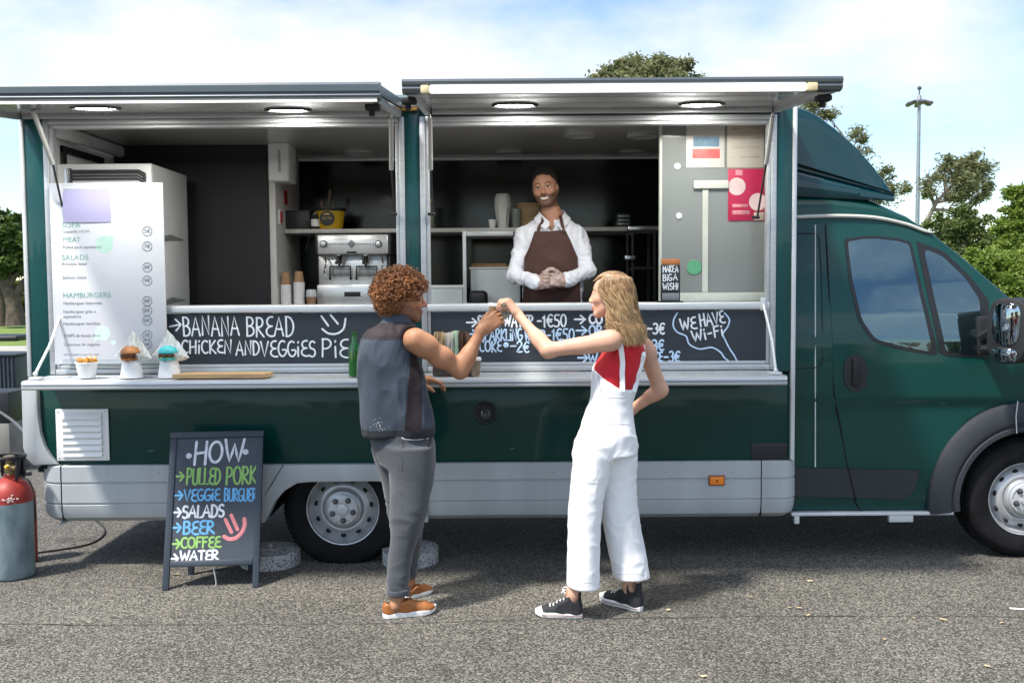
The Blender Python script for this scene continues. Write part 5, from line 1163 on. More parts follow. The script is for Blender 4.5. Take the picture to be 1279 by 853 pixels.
# dark rack / glass case at the right
a, b = XX(789, 6.7, 330), XX(819, 6.7, 330)
t = thing('display_case', 'dark framed glass case beside the small wish board', 'display case', loc=((a+b)/2, 6.8, ZW), world=True)
z1 = ZZ(288, 6.7, 805)
m = MB()
for x in (a, b-.014):
    for y in (6.70, 7.0): m.box(x, x+.014, y, y+.014, ZW, z1, .002)
for z in (ZW+.02, (ZW+z1)/2, z1-.016): m.box(a+.015, b-.015, 6.702, 6.712, z, z+.012); m.box(a+.015, b-.015, 7.0, 7.01, z, z+.012)
obj('frame', m, blackp, t)
m = MB(); m.box(a+.016, b-.016, 6.72, 6.99, (ZW+z1)/2, (ZW+z1)/2+.008); m.box(a+.016, b-.016, 6.72, 6.99, z1-.02, z1-.012); obj('glass_shelf', m, mat('smoked glass', (.06, .08, .08), .05), t, split=True)
m = MB(); m.box(a-.03, b+.03, 6.68, 6.74, z1, z1+.03, .008); m.box(a-.05, a+.02, 6.66, 6.72, (ZW+z1)/2+.06, (ZW+z1)/2+.09, .006); obj('hinge', m, steel, t)
# wish board on the ledge
ZL = 1.4925
p = W(837, 382, 5.66); t = thing('wish_board', 'small clip chalkboard reading make a big wish, on the window ledge', 'chalkboard', loc=(p.x, 5.66, ZL), world=True)
xa_, xb_ = W(825.5, 350, 5.66).x, W(849.5, 350, 5.66).x; zt_ = W(837, 323.5, 5.66).z
m = MB(); m.box(xa_, xb_, 5.66, 5.672, ZL, zt_-.034, .003); fb = obj('frame', m, blackp, t)
m = MB(); m.box(xa_+.002, xb_-.001, 5.655, 5.667, zt_-.033, zt_, .004); obj('wood_strip', m, mat('orange wood', (.40, .15, .05), .5, var=.15, vscale=20), t)
m = MB(); m.box(xa_+.006, xb_-.006, 5.6575, 5.6605, W(837, 364, 5.66).z, zt_-.038, .001); obj('slate', m, board_m, t)
m = MB(); m.box(xa_+.008, xb_-.006, 5.6575, 5.6605, ZL+.012, W(837, 366, 5.66).z, .001); obj('grey_panel', m, mat('grey paper', (.18, .19, .20), .6), t)
m = MB(); m.box(xa_-.02, xb_+.015, 5.63, 5.70, ZL+.0005, ZL+.008, .003); obj('foot', m, blackp, t)
m = MB()
for s, x0, x1, y0, y1 in (('MAKE', 828, 842, 332, 340), ('A', 843.5, 847, 332, 340), ('BiG', 828, 839, 343, 351), ('A', 841, 846, 342, 350), ('WiSH!', 828, 847, 354, 362)):
    o_ = W(x0, y1, 5.657); write(m, s, o_, EX, EZ, W(x0, y0, 5.657).z-o_.z, W(x1, y1, 5.657).x-o_.x, .0027, nrm=-EY)
obj('chalk_lettering', m, chalkw, t)
# posters on the grey screen: their print is out of focus blocks in the photograph
Yp_ = Yg-.0015
def poster(label, x0, y0, x1, y1, col, blocks, dy=.0):
    a = W(x0, y1, Yp_); b = W(x1, y0, Yp_); t = thing('poster', label, 'poster', loc=((a.x+b.x)/2, Yp_, a.z), group='posters on the grey screen', world=True)
    m = MB(); m.box(a.x, b.x, Yp_-.003-dy, Yp_-.0005, a.z, b.z, .0008); o = obj('sheet', m, mat(label[:18]+' paper', col, .45, var=.03), t)
    for nm, (u0, v0, u1, v1), c in blocks:
        m = MB(); m.box(a.x+(b.x-a.x)*u0, a.x+(b.x-a.x)*u1, Yp_-.0042-dy, Yp_-.0032-dy, b.z-(b.z-a.z)*v1, b.z-(b.z-a.z)*v0, .0005); obj('printed_block', m, mat(nm, c, .6, var=.25, vscale=22), t)
    return t, a, b
poster('white poster with blue and red printed blocks on the grey screen', 857, 151, 905, 210, (.55, .54, .51), [('faded blue print', (.18, .34, .86, .55), (.16, .27, .36)), ('faded red print', (.16, .60, .88, .80), (.62, .13, .12)), ('faded rose print', (.42, .02, .60, .10), (.60, .34, .30))])
poster('plain cream poster beside the white poster on the grey screen', 908, 151, 954, 210, (.47, .44, .38), [('faded cream line', (.1, .15+.2*k, .9, .19+.2*k), (.42, .38, .32)) for k in range(4)])
t, a, b = poster('crimson poster with pale round spots on the grey screen', 909, 211, 954.5, 276, (.42, .02, .07), [('faded pink print', (.12, .80, .6, .88), (.58, .22, .25)), ('faded pink print', (.12, .68, .55, .74), (.58, .22, .25)), ('faded pink print', (.2, .02, .40, .13), (.62, .4, .4)), ('cream corner', (.72, .84, .99, .99), (.5, .42, .34))], dy=.0015)
m = MB()
for u, v, r in ((.24, .34, .055), (.82, .64, .055)): fdisc(m, Vector((a.x+(b.x-a.x)*u, Yp_-.0062, b.z-(b.z-a.z)*v)), r*.92)
obj('pale_spot', m, mat('pale pink print', (.62, .47, .46), .6), t, smooth=None, split=True)
c = W(867, 334, Yg-.002); t = thing('sticker', 'round green sticker low on the grey screen', 'sticker', loc=c, world=True)
m = MB(); m.lathe([(.042, 0), (.042, -.0012), (.002, -.0016)], (c.x, c.y, c.z), 'Y', 32); obj('disc', m, mat('green sticker', (.10, .34, .18), .5), t); m = MB(); m.lathe([(.043, .0005), (.0445, -.0005), (.043, -.0014)], (c.x, c.y, c.z), 'Y', 32, capb=False, capt=False); obj('edge', m, mat('dark green edge', (.13, .33, .20), .5), t)

# --- sandwich board on the ground
gb = (WG(203, 737)+WG(323, 733))/2; dxy = WG(323, 733)-WG(203, 737)
rz = math.atan2(dxy.y, dxy.x); lean = .33
t = thing('sandwich_board', 'dark chalk A-board with coloured menu words standing in front of the truck', 'sign', loc=(gb.x, gb.y, 0))
t.rotation_euler = (-lean, 0, rz)
HB = .845; WBt = .502
slate_w = mat('slate blue painted frame', (.030, .040, .055), .5, var=.12, vscale=6)
m = MB(); m.box(-WBt/2, -WBt/2+.034, -.012, .012, .0, HB-.037, .004); obj('leg', m, slate_w, t)
m = MB(); m.box(WBt/2-.034, WBt/2, -.012, .012, .0, HB-.037, .004); obj('leg', m, slate_w, t)
m = MB(); m.box(-WBt/2-.002, WBt/2+.002, -.014, .014, HB-.036, HB, .004); obj('top_rail', m, slate_w, t)
m = MB(); m.box(-WBt/2+.035, WBt/2-.035, -.011, .011, .118, .150, .004); obj('bottom_rail', m, slate_w, t)
m = MB(); m.box(-WBt/2+.032, WBt/2-.032, -.003, .006, .15, HB-.036); pn = obj('board_panel', m, mat('blue slate chalkboard', (.040, .050, .066), .6, var=.2, vscale=3, rvar=.1), t)
m = MB(); Mb = Matrix.Rotation(2*lean+.12, 4, 'X')
Mb = Matrix.Translation((0, .02, HB-.02)) @ Matrix.Rotation(lean*.93, 4, 'X') @ Matrix.Translation((0, 0, -(HB-.02)))
for x0 in (-WBt/2+.07, WBt/2-.104): m.box(x0, x0+.034, .0, .022, .03, HB-.05, .004, M=Mb)
m.box(-WBt/2+.105, WBt/2-.105, .004, .014, .18, HB-.06, .002, M=Mb); obj('rear_frame', m, slate_w, t)
m = MB(); m.tube([(.0, .0, .14), (.012, .02, .08), (.016, .05, .02), (-.02, .07, -.012)], .004, 6, smooth=5); obj('chain', m, mat('pale chain', (.5, .5, .5), .5), t)
def bp(x, y):
    v = 1-(y-57)/(800-57); l = 85-(y-62)*.0603; r = 557-(y-55)*.0432
    return Vector(((x-l)/(r-l)*WBt-WBt/2, -.0035, v*HB))
def bw(mb, s, x0, y0, x1, y1, r, **k):
    o_ = bp(x0, y1); write(mb, s, o_, EX, EZ, bp(x0, y0).z-o_.z, bp(x1, y1).x-o_.x, r, nrm=-EY, gap=.10, fl=.12, **k)
def barrow(mb, x, y, w=36):
    for ps in ([(x, y), (x+w, y-1)], [(x+w*.5, y-20), (x+w, y-1), (x+w*.52, y+20)]): stroke(mb, [bp(*q) for q in ps], .0058, -EY, EX, EZ, fl=.12, sm=0)
cg = mat('green chalk pen', (.24, .44, .12), .8, var=.15, vscale=30); cb2 = mat('sky blue chalk pen', (.13, .38, .64), .8, var=.25, vscale=30); cp = mat('pink chalk pen', (.64, .22, .23), .8, var=.12, vscale=30); cw2 = mat('chalk white pen', (.60, .62, .68), .8, var=.2, vscale=30)
m = MB(); bw(m, 'H', 197, 103, 262, 216, .0072, lean=.05); bw(m, 'O', 276, 108, 342, 210, .0072); bw(m, 'W', 356, 98, 452, 208, .0072)
for q in ((175, 174), (463, 160)): disc(m, bp(*q), EX, EZ, -EY, .016, .12)
obj('chalk_lettering', m, cw2, pn)
m = MB(); bw(m, 'PULLED', 162, 236, 332, 312, .0054); bw(m, 'PORK', 362, 232, 514, 314, .0056); barrow(m, 113, 272); obj('chalk_lettering', m, cg, pn)
m = MB(); bw(m, 'VEGGiE', 150, 336, 328, 390, .0050); bw(m, 'BURGUER', 352, 337, 516, 396, .0044); barrow(m, 107, 363); obj('chalk_lettering', m, cb2, pn)
m = MB(); bw(m, 'SALADS', 142, 412, 350, 468, .0058); barrow(m, 100, 443); obj('chalk_lettering', m, cw2, pn)
m = MB(); bw(m, 'BEER', 145, 487, 300, 546, .0058); barrow(m, 98, 515); obj('chalk_lettering', m, cb2, pn)
m = MB(); bw(m, 'COFFEE', 134, 562, 330, 610, .0054); barrow(m, 94, 590); obj('chalk_lettering', m, cg, pn)
m = MB(); bw(m, 'WATER', 130, 624, 320, 668, .0056); barrow(m, 84, 658); obj('chalk_lettering', m, cw2, pn)
m = MB()
for ps, w_ in (([(358, 482), (389, 543)], .0095), ([(388, 462), (419, 531)], .0095), ([(352, 562), (376, 574), (410, 570), (440, 545), (455, 512), (454, 482)], .0105)): stroke(m, [bp(*q) for q in ps], w_, -EY, EX, EZ, fl=.12)
obj('chalk_smile', m, cp, pn)

# --- granite parasol weights
gran = bpy.data.materials.new('speckled granite'); gran.use_nodes = True
_t = gran.node_tree; _b = _t.nodes['Principled BSDF']; _c = _t.nodes.new('ShaderNodeTexCoord'); _v = _t.nodes.new('ShaderNodeTexVoronoi'); _v.inputs['Scale'].default_value = 130; _s = _t.nodes.new('ShaderNodeSeparateColor'); _r = _t.nodes.new('ShaderNodeValToRGB')
_r.color_ramp.elements[0].position = .12; _r.color_ramp.elements[0].color = (.08, .08, .085, 1); _r.color_ramp.elements[1].position = .45; _r.color_ramp.elements[1].color = (.38, .39, .40, 1)
_t.links.new(_c.outputs['Object'], _v.inputs['Vector']); _t.links.new(_v.outputs['Color'], _s.inputs['Color']); _t.links.new(_s.outputs['Blue'], _r.inputs['Fac']); _t.links.new(_r.outputs['Color'], _b.inputs['Base Color']); _b.inputs['Roughness'].default_value = .7
def weight(label, px, py, r, cut=None):
    c = WG(px, py); t = thing('granite_weight', label, 'weight', loc=(XX(px, c.y+r, 690), c.y+r, 0), group='granite parasol weights by the rear wheel')
    m = MB(); poly = [(r*math.cos(a), r*math.sin(a)) for a in [math.pi+2*math.pi*i/48 for i in range(48)]]
    if cut: poly = [(max(x, -cut), y) for x, y in poly]
    seen = [];
    for q in poly:
        if not seen or (Vector(q)-Vector(seen[-1])).length > 1e-4: seen.append(q)
    m.prism(seen, 0, .085, 0, M=Matrix(((1, 0, 0, 0), (0, 0, 1, 0), (0, 1, 0, .001), (0, 0, 0, 1))))
    m.lathe([(.05, .0855), (.05, .089), (.035, .089)], n=24)
    obj('disc', m, gran, t)
    m = MB(); m.lathe([(.022, .089), (.022, .12), (.018, .12)], n=16); obj('sleeve', m, steel, t)
weight('round granite weight half hidden behind the A-board', 338, 714, .17)
weight('round granite weight with a cut side behind the man, right of the rear wheel', 512, 711, .165, cut=.155)

# --- gas cylinder, extinguisher, cable
c = WG(15, 727); cy = c.y+.11; c.x = XX(15, cy, 680)
t = thing('gas_cylinder', 'tall grey blue gas cylinder with a red shoulder at the left edge', 'gas cylinder', loc=(c.x, cy, 0), world=True)
m = MB(); m.lathe([(.085, .0), (.108, .006), (.115, .02), (.115, .43)], (c.x, cy, 0), n=48, capt=False); obj('body', m, mat('worn grey blue paint', (.15, .225, .25), .5, var=.35, vscale=9, bump=.2, bscale=40, rvar=.12, stretch=(1, 1, .5), col2=(.27, .34, .36)), t)
m = MB(); m.lathe([(.1155, .425), (.1155, .45), (.108, .487), (.085, .525), (.05, .55), (.03, .556), (.03, .575)], (c.x, cy, 0), n=48, capb=False); obj('shoulder', m, mat('worn red paint', (.30, .030, .022), .5, var=.35, vscale=8, rvar=.1), t)
m = MB()
for k in range(26):
    a = rnd.gauss(-1.25, .22); z = .452+rnd.gauss(0, .008); m.ball((c.x+.1152*math.cos(a), cy+.1152*math.sin(a), z), (rnd.uniform(.004, .011), rnd.uniform(.003, .006), rnd.uniform(.002, .005)), 1)
obj('scraped_paint', m, mat('scraped pale paint', (.55, .42, .40), .6), t)
m = MB(); m.lathe([(.03, .575), (.026, .58), (.026, .62), (.018, .63), (.018, .655), (.03, .66), (.03, .675), (.01, .68)], (c.x, cy, 0), n=20); m.tube([(c.x, cy, .61), (c.x+.05, cy-.02, .61)], .014, 10); v_ = obj('valve', m, mat('dull brass', (.23, .18, .09), .4, .7, var=.3, vscale=20), t)
m = MB(); m.ball((c.x-.0, cy-.03, .618), .012, 2); obj('valve_cap', m, mat('yellow cap', (.6, .42, .03), .4), v_)
m = MB()
for a0, a1 in ((-2.9, -.5), (.4, 2.6)):
    P = [[(c.x+rr*math.cos(a0+(a1-a0)*i/14), cy+rr*math.sin(a0+(a1-a0)*i/14), z) for rr, z in ((.075, .555), (.082, .58), (.084, .665), (.088, .67), (.088, .68), (.078, .68), (.078, .665))] for i in range(15)]; 
    if a0 < 0: P = [[(x, y, z if z > .66 else z) for x, y, z in r_] for r_ in P]
    if a0 > 0: m.grid(P)
    else: m.grid([[p for p in r_[2:]] for r_ in P])
m.tube([(c.x+.082*math.cos(k*.3927), cy+.082*math.sin(k*.3927), .672) for k in range(16)], .009, 8, closed=True)
for a in (-2.9, -.5, 1.2): m.tube([(c.x+.06*math.cos(a), cy+.06*math.sin(a), .545), (c.x+.08*math.cos(a), cy+.08*math.sin(a), .67)], .010, 8)
obj('guard', m, blackp, t)
c2 = W(29, 620, 5.75)
t = thing('fire_extinguisher', 'red extinguisher peeking out behind the gas cylinder', 'extinguisher', loc=(c2.x, 5.75, 0), world=True)
m = MB(); m.lathe([(.06, 0), (.068, .01), (.068, .40), (.055, .44), (.025, .46), (.02, .48)], (c2.x, 5.75, 0), n=32); obj('body', m, mat('worn red paint', (.42, .028, .018)), t)
m = MB(); m.tube([(c2.x, 5.75, .46), (c2.x, 5.75, .52)], .016, 10); m.box(c2.x-.02, c2.x+.05, 5.735, 5.765, .51, .53, .004); m.tube([(c2.x, 5.75, .5), (c2.x+.05, 5.73, .47), (c2.x+.074, 5.72, .38), (c2.x+.074, 5.72, .25)], .009, 8, smooth=5); obj('valve', m, blackp, t)
t = thing('power_cable', 'thin black cable curving over the asphalt under the truck corner', 'cable', loc=WG(90, 686), world=True)
m = MB(); pts = [WG(x, y, .007) for x, y in ((-30, 700), (20, 693), (46, 690), (75, 686), (105, 681), (124, 673), (131, 664), (128, 656), (120, 650))]; m.tube(pts, .0055, 8, smooth=6); obj('lead', m, rubber, t)
m = MB(); m.tube([pts[-1], pts[-1]+Vector((0, .04, .12)), pts[-1]+Vector((0, .05, .3))], .0055, 8, smooth=5); obj('drop', m, rubber, t)
# --- beyond the truck at the left edge
Yb = 10.35
t = thing('litter_bin', 'dark ribbed litter bin standing at the lawn edge left of the truck', 'bin', loc=(XX(8, Yb, 500), Yb+.2, 0), world=True)
a, b = XX(-26, Yb, 500), XX(21, Yb, 500); zt_ = ZZ(444, Yb, 10)
m = MB(); m.box(a, b, Yb, Yb+.4, .06, zt_-.01, .02)
for k in range(9): x = a+.03+k*(b-a-.06)/8; m.tube([(x, Yb-.004, .08), (x, Yb-.004, zt_-.02)], .012, 6)
obj('body', m, mat('dark blue grey steel', (.03, .038, .05), .5, var=.2, vscale=8), t)
m = MB(); m.box(a-.012, b+.012, Yb-.02, Yb+.42, zt_-.008, zt_+.016, .006); obj('rim', m, mat('dark blue grey steel', (.03, .038, .05)), t)
for x in (a+.05, b-.05):
    m = MB(); m.box(x-.02, x+.02, Yb+.18, Yb+.22, -.004, .07); obj('leg', m, steel, t)
Yb2 = 8.6
t = thing('crate', 'grey box with a black top cut by the left edge of the photo', 'box', loc=(XX(-6, Yb2, 500), Yb2+.2, 0), world=True)
a, b = XX(-40, Yb2, 530), XX(11.5, Yb2, 530)
m = MB(); m.box(a, b, Yb2, Yb2+.36, .005, ZZ(528, Yb2, 10), .012); obj('body', m, mat('weathered grey board', (.22, .21, .19), .8, var=.25, vscale=4, bump=.2), t)
m = MB(); m.box(a-.004, b+.004, Yb2-.006, Yb2+.366, ZZ(527.5, Yb2, 10), ZZ(490, Yb2, 10), .01); obj('top', m, blackp, t)
m = MB(); m.tube([W(-4, 512, 8.5), W(14, 524, 8.3), W(24, 533, 7.8), W(32, 541, 7.4)], .012, 8, smooth=5); obj('hose', m, mat('grey hose', (.08, .085, .09), .6), t)
Yb3 = 15.0
t = thing('picnic_table', 'black topped table on the lawn behind the litter bin', 'table', loc=(XX(-10, Yb3), Yb3, 0), world=True)
zt_ = ZZ(419.5, Yb3, 0); a, b = XX(-60, Yb3), XX(20.5, Yb3)
m = MB(); m.box(a, b, Yb3, Yb3+.7, zt_-.085, zt_, .03, 3); obj('top', m, blackp, t)
for x in (a+.15, a+.45):
    m = MB(); m.box(x-.03, x+.03, Yb3+.3, Yb3+.4, -.004, zt_-.086, .01); obj('leg', m, blackp, t)
# ================================================================== PEOPLE
def J(px, py, Y): return np.array(W(px, py, Y))
def nrmv(v): v = np.array(v, float); return v/np.linalg.norm(v)
class SDF:
    """signed distance volume: bodies and clothes are grown as one smooth continuous surface"""
    def __init__(s, lo, hi, h):
        s.h = h; s.lo = np.array(lo, float); s.n = np.ceil((np.array(hi)-s.lo)/h).astype(int)+1
        s.ax = [s.lo[i]+h*np.arange(s.n[i]) for i in range(3)]
        s.d = np.full(s.n, 1.0, np.float32)
    def sl(s, lo, hi):
        a = np.clip(((np.array(lo)-s.lo)/s.h).astype(int), 0, s.n); b = np.clip(((np.array(hi)-s.lo)/s.h).astype(int)+2, 0, s.n)
        t = tuple(slice(i, j) for i, j in zip(a, b))
        return t, s.ax[0][t[0]][:, None, None], s.ax[1][t[1]][None, :, None], s.ax[2][t[2]][None, None, :]
    def op(s, lo, hi, fn, k, op):
        m = k+3*s.h; t, X, Y, Z = s.sl(np.array(lo)-m, np.array(hi)+m)
        a = s.d[t]
        if a.size == 0: return s
        b = fn(X, Y, Z).astype(np.float32)
        if op == 'u': hh = np.maximum(k-np.abs(a-b), 0)/k; s.d[t] = np.minimum(a, b)-hh*hh*k*.25
        elif op == 's': b = -b; hh = np.maximum(k-np.abs(a-b), 0)/k; s.d[t] = np.maximum(a, b)+hh*hh*k*.25
        return s
    def cone(s, a, b, ra, rb, k=.015, op='u'):
        a = np.array(a, float); b = np.array(b, float); ba = b-a; L = max(ba@ba, 1e-9); R = max(ra, rb)
        def fn(X, Y, Z):
            t = np.clip(((X-a[0])*ba[0]+(Y-a[1])*ba[1]+(Z-a[2])*ba[2])/L, 0, 1)
            return np.sqrt((X-a[0]-t*ba[0])**2+(Y-a[1]-t*ba[1])**2+(Z-a[2]-t*ba[2])**2)-(ra+(rb-ra)*t)
        return s.op(np.minimum(a, b)-R, np.maximum(a, b)+R, fn, k, op)
    def ell(s, c, r, R=None, k=.015, op='u'):
        c = np.array(c, float); r = np.array(r if hasattr(r, '__len__') else (r, r, r), float); R = np.eye(3) if R is None else R
        def fn(X, Y, Z):
            x, y, z = X-c[0], Y-c[1], Z-c[2]
            q = [x*R[0, i]+y*R[1, i]+z*R[2, i] for i in range(3)]
            k0 = np.sqrt(sum((q[i]/r[i])**2 for i in range(3))); k1 = np.sqrt(sum((q[i]/r[i]**2)**2 for i in range(3)))
            return k0*(k0-1)/np.maximum(k1, 1e-6)
        e = np.sqrt(((R*r)**2).sum(1)); return s.op(c-e, c+e, fn, k, op)
    def box(s, c, hs, R, rnd_, k=.01, op='u'):
        c = np.array(c, float); hs = np.array(hs, float)-rnd_
        def fn(X, Y, Z):
            x, y, z = X-c[0], Y-c[1], Z-c[2]
            q = [np.abs(x*R[0, i]+y*R[1, i]+z*R[2, i])-hs[i] for i in range(3)]
            return np.sqrt(sum(np.maximum(v, 0)**2 for v in q))+np.minimum(np.maximum(np.maximum(q[0], q[1]), q[2]), 0)-rnd_
        e = np.abs(R)@(hs+rnd_); return s.op(c-e, c+e, fn, k, op)
    def stack(s, rows, k=.02, grow=0.0, zc=(None, None), p=2.2, op='u', sm=.03):
        """rows of (z, cx, cy, rx, ry, angle): elliptic sections along z"""
        rows = np.array(sorted(rows), float); z0, z1 = rows[0, 0], rows[-1, 0]
        def fn(X, Y, Z):
            zz = Z.ravel(); m = max(1, int(sm/s.h)); pr = []
            zf = np.arange(z0-.1, z1+.1, .004)
            for c in range(1, 6):
                v = np.interp(zf, rows[:, 0], rows[:, c]); w = max(3, int(sm/.004))
                v2 = np.convolve(np.pad(v, w, 'edge'), np.ones(2*w+1)/(2*w+1), 'same')[w:-w]
                pr.append(np.interp(zz, zf, v2)[None, None, :])
            cx, cy, rx, ry, an = pr; rx = rx+grow; ry = ry+grow
            x, y = X-cx, Y-cy; u = np.abs(x*np.cos(an)+y*np.sin(an)); v = np.abs(-x*np.sin(an)+y*np.cos(an))
            f = ((u/rx)**p+(v/ry)**p)**(1/p); g = np.sqrt((u/rx**2)**2+(v/ry**2)**2)/np.maximum(np.sqrt((u/rx)**2+(v/ry)**2), 1e-6)
            d = (f-1)/np.maximum(g, 1/np.maximum(rx, ry)*.5)
            e = np.maximum(z0-grow-Z, Z-z1-grow); kk = .012
            hh = np.maximum(kk-np.abs(d-e), 0)/kk; return np.maximum(d, e)+hh*hh*kk*.25
        R = max(rows[:, 3].max(), rows[:, 4].max())+grow+.01
        return s.op((rows[:, 1].min()-R, rows[:, 2].min()-R, z0-.01), (rows[:, 1].max()+R, rows[:, 2].max()+R, z1+.01), fn, k, op)
    def cut(s, fn):
        X, Y, Z = s.ax[0][:, None, None], s.ax[1][None, :, None], s.ax[2][None, None, :]
        s.d = np.maximum(s.d, fn(X, Y, Z).astype(np.float32)); return s
    def mesh(s):
        d = s.d; sg = d < 0; n = s.n
        c = np.zeros(np.array(n)-1, np.int8)
        for i in (0, 1):
            for j in (0, 1):
                for k in (0, 1): c += sg[i:n[0]-1+i, j:n[1]-1+j, k:n[2]-1+k]
        act = np.argwhere((c > 0) & (c < 8)); idx = np.full(c.shape, -1, np.int32); idx[tuple(act.T)] = np.arange(len(act))
        cor = np.array([(i, j, k) for i in (0, 1) for j in (0, 1) for k in (0, 1)])
        val = np.stack([d[act[:, 0]+o[0], act[:, 1]+o[1], act[:, 2]+o[2]] for o in cor], 1)
        pos = np.zeros((len(act), 3)); cnt = np.zeros(len(act))
        for a in range(8):
            for b in range(a+1, 8):
                if np.abs(cor[a]-cor[b]).sum() != 1: continue
                x = (val[:, a] < 0) != (val[:, b] < 0); t = np.where(x, val[:, a]/np.where(x, val[:, a]-val[:, b], 1), 0)
                pos += np.where(x[:, None], cor[a]+(cor[b]-cor[a])*t[:, None], 0); cnt += x
        P = s.lo+(act+pos/cnt[:, None])*s.h
        F_ = []
        for ax in range(3):
            o1, o2 = [(1, 2), (2, 0), (0, 1)][ax]
            sl0 = [slice(1, n[i]-1) for i in range(3)]; sl1 = list(sl0); sl0[ax] = slice(0, n[ax]-1); sl1[ax] = slice(1, n[ax])
            s0 = sg[tuple(sl0)]; s1 = sg[tuple(sl1)]; e = np.argwhere(s0 != s1)
            st = s0[tuple(e.T)]; off = np.ones(3, int); off[ax] = 0; e = e+off
            def I(da, db):
                q = e.copy(); q[:, o1] -= da; q[:, o2] -= db; return idx[tuple(q.T)]
            q = np.stack([I(1, 1), I(0, 1), I(0, 0), I(1, 0)], 1); q[~st] = q[~st][:, ::-1]; F_.append(q)
        return P, np.concatenate(F_)
_perm = np.random.default_rng(5).permutation(512); _grad = np.random.default_rng(6).normal(size=(512, 3)); _grad /= np.linalg.norm(_grad, axis=1)[:, None]
def perlin(p):
    i = np.floor(p).astype(int); f = p-i; u = f*f*f*(f*(f*6-15)+10); r = 0
    for a in (0, 1):
        for b in (0, 1):
            for c in (0, 1):
                h = _perm[(_perm[(_perm[(i[:, 0]+a) & 511]+i[:, 1]+b) & 511]+i[:, 2]+c) & 511]
                w = (u[:, 0] if a else 1-u[:, 0])*(u[:, 1] if b else 1-u[:, 1])*(u[:, 2] if c else 1-u[:, 2])
                r = r+w*(_grad[h]*(f-np.array((a, b, c)))).sum(1)
    return r
def vnormals(P, Q):
    n = np.cross(P[Q[:, 2]]-P[Q[:, 0]], P[Q[:, 3]]-P[Q[:, 1]]); N = np.zeros_like(P)
    for c in range(4): np.add.at(N, Q[:, c], n)
    return N/np.maximum(np.linalg.norm(N, axis=1), 1e-9)[:, None]
def folds(P, Q, amp, freq, aniso=(1, 1, 1), mask=None, seed=0, ridge=True):
    q = P*np.array(aniso)*freq+seed*7.3; q = q+.6*np.stack([perlin(q*.5+3), perlin(q*.5+9), perlin(q*.5+17)], 1)
    v = perlin(q); v = (1-2*np.abs(v)*1.6) if ridge else v
    d = amp*v*(1 if mask is None else mask(P)); return P+vnormals(P, Q)*d[:, None]
def relax(P, Q, it=2):
    for _ in range(it):
        S_ = np.zeros_like(P); C_ = np.zeros(len(P))
        for a in range(4):
            for b in ((a+1) % 4, (a-1) % 4): np.add.at(S_, Q[:, a], P[Q[:, b]]); np.add.at(C_, Q[:, a], 1)
        P = P*.5+.5*S_/C_[:, None]
    return P
def emit(name, P, Q, m, parent, col=None, **k):
    me = bpy.data.meshes.new(name); me.vertices.add(len(P)); me.vertices.foreach_set('co', P.astype(np.float32).ravel())
    me.loops.add(len(Q)*4); me.loops.foreach_set('vertex_index', Q.astype(np.int32).ravel())
    me.polygons.add(len(Q)); me.polygons.foreach_set('loop_start', np.arange(0, len(Q)*4, 4, dtype=np.int32)); me.update(calc_edges=True); me.validate()
    if col is not None:
        a = me.attributes.new('tone', 'FLOAT_COLOR', 'POINT'); c = np.ones((len(P), 4), np.float32); c[:, :3] = col; a.data.foreach_set('color', c.ravel())
    finish(me, m, 180); return link(name, me, parent, **k)
def hand(s, w, f, n, side, sc=1.0, curls=((.5, .6, .4),)*4, thumb=None, tc=(.25, .3), spread=.05, grow=0.0, fk=.005):
    """palm, four unequal bent fingers and a thumb leaving the side of the palm; side=+1 right hand, -1 left"""
    f = nrmv(f); n = np.array(n, float); n = nrmv(n-f*(n@f)); t = np.cross(f, n)*side
    R = np.stack([t, f, n], 1)
    s.box(w+f*.050*sc, (.040*sc+grow, .050*sc+grow, .0145*sc+grow), R, .013*sc, k=.012)
    s.cone(w-f*.01*sc, w+f*.03*sc, .026*sc+grow, .022*sc+grow, k=.02)
    s.ell(w+f*.032*sc+t*.026*sc+n*.006*sc, (.018*sc+grow, .028*sc+grow, .016*sc+grow), R, k=.012)
    lens = ((.043, .026, .021), (.047, .029, .022), (.043, .027, .021), (.034, .021, .019)); tips = []
    for i in range(4):
        p = w+f*(.094+(.0, .004, .0, -.009)[i])*sc+t*(.030, .0105, -.0095, -.028)[i]*sc
        a = 0; fan = (1.5, .5, -.5, -1.5)[i]*spread
        for j in range(3):
            a += curls[i % len(curls)][j]; d = nrmv((f+t*fan)*math.cos(a)+n*math.sin(a)); q = p+d*lens[i][j]*sc
            r0, r1 = ((.0098, .0092), (.0092, .0083), (.0083, .0068))[j]
            s.cone(p, q, r0*sc+grow, r1*sc+grow, k=fk); p = q
        tips.append(p)
    td = nrmv(thumb if thumb is not None else t*.7+f*.65+n*.35); p = w+f*.022*sc+t*.026*sc+n*.006*sc
    for j, (L_, r0, r1) in enumerate(((.044, .0145, .0118), (.033, .0115, .0105), (.027, .0105, .008))):
        if j: td = nrmv(td+f*tc[j-1]*.6+n*tc[j-1]*.6-t*tc[j-1])
        q = p+td*L_*sc; s.cone(p, q, r0*sc+grow, r1*sc+grow, k=.007); p = q
    return tips
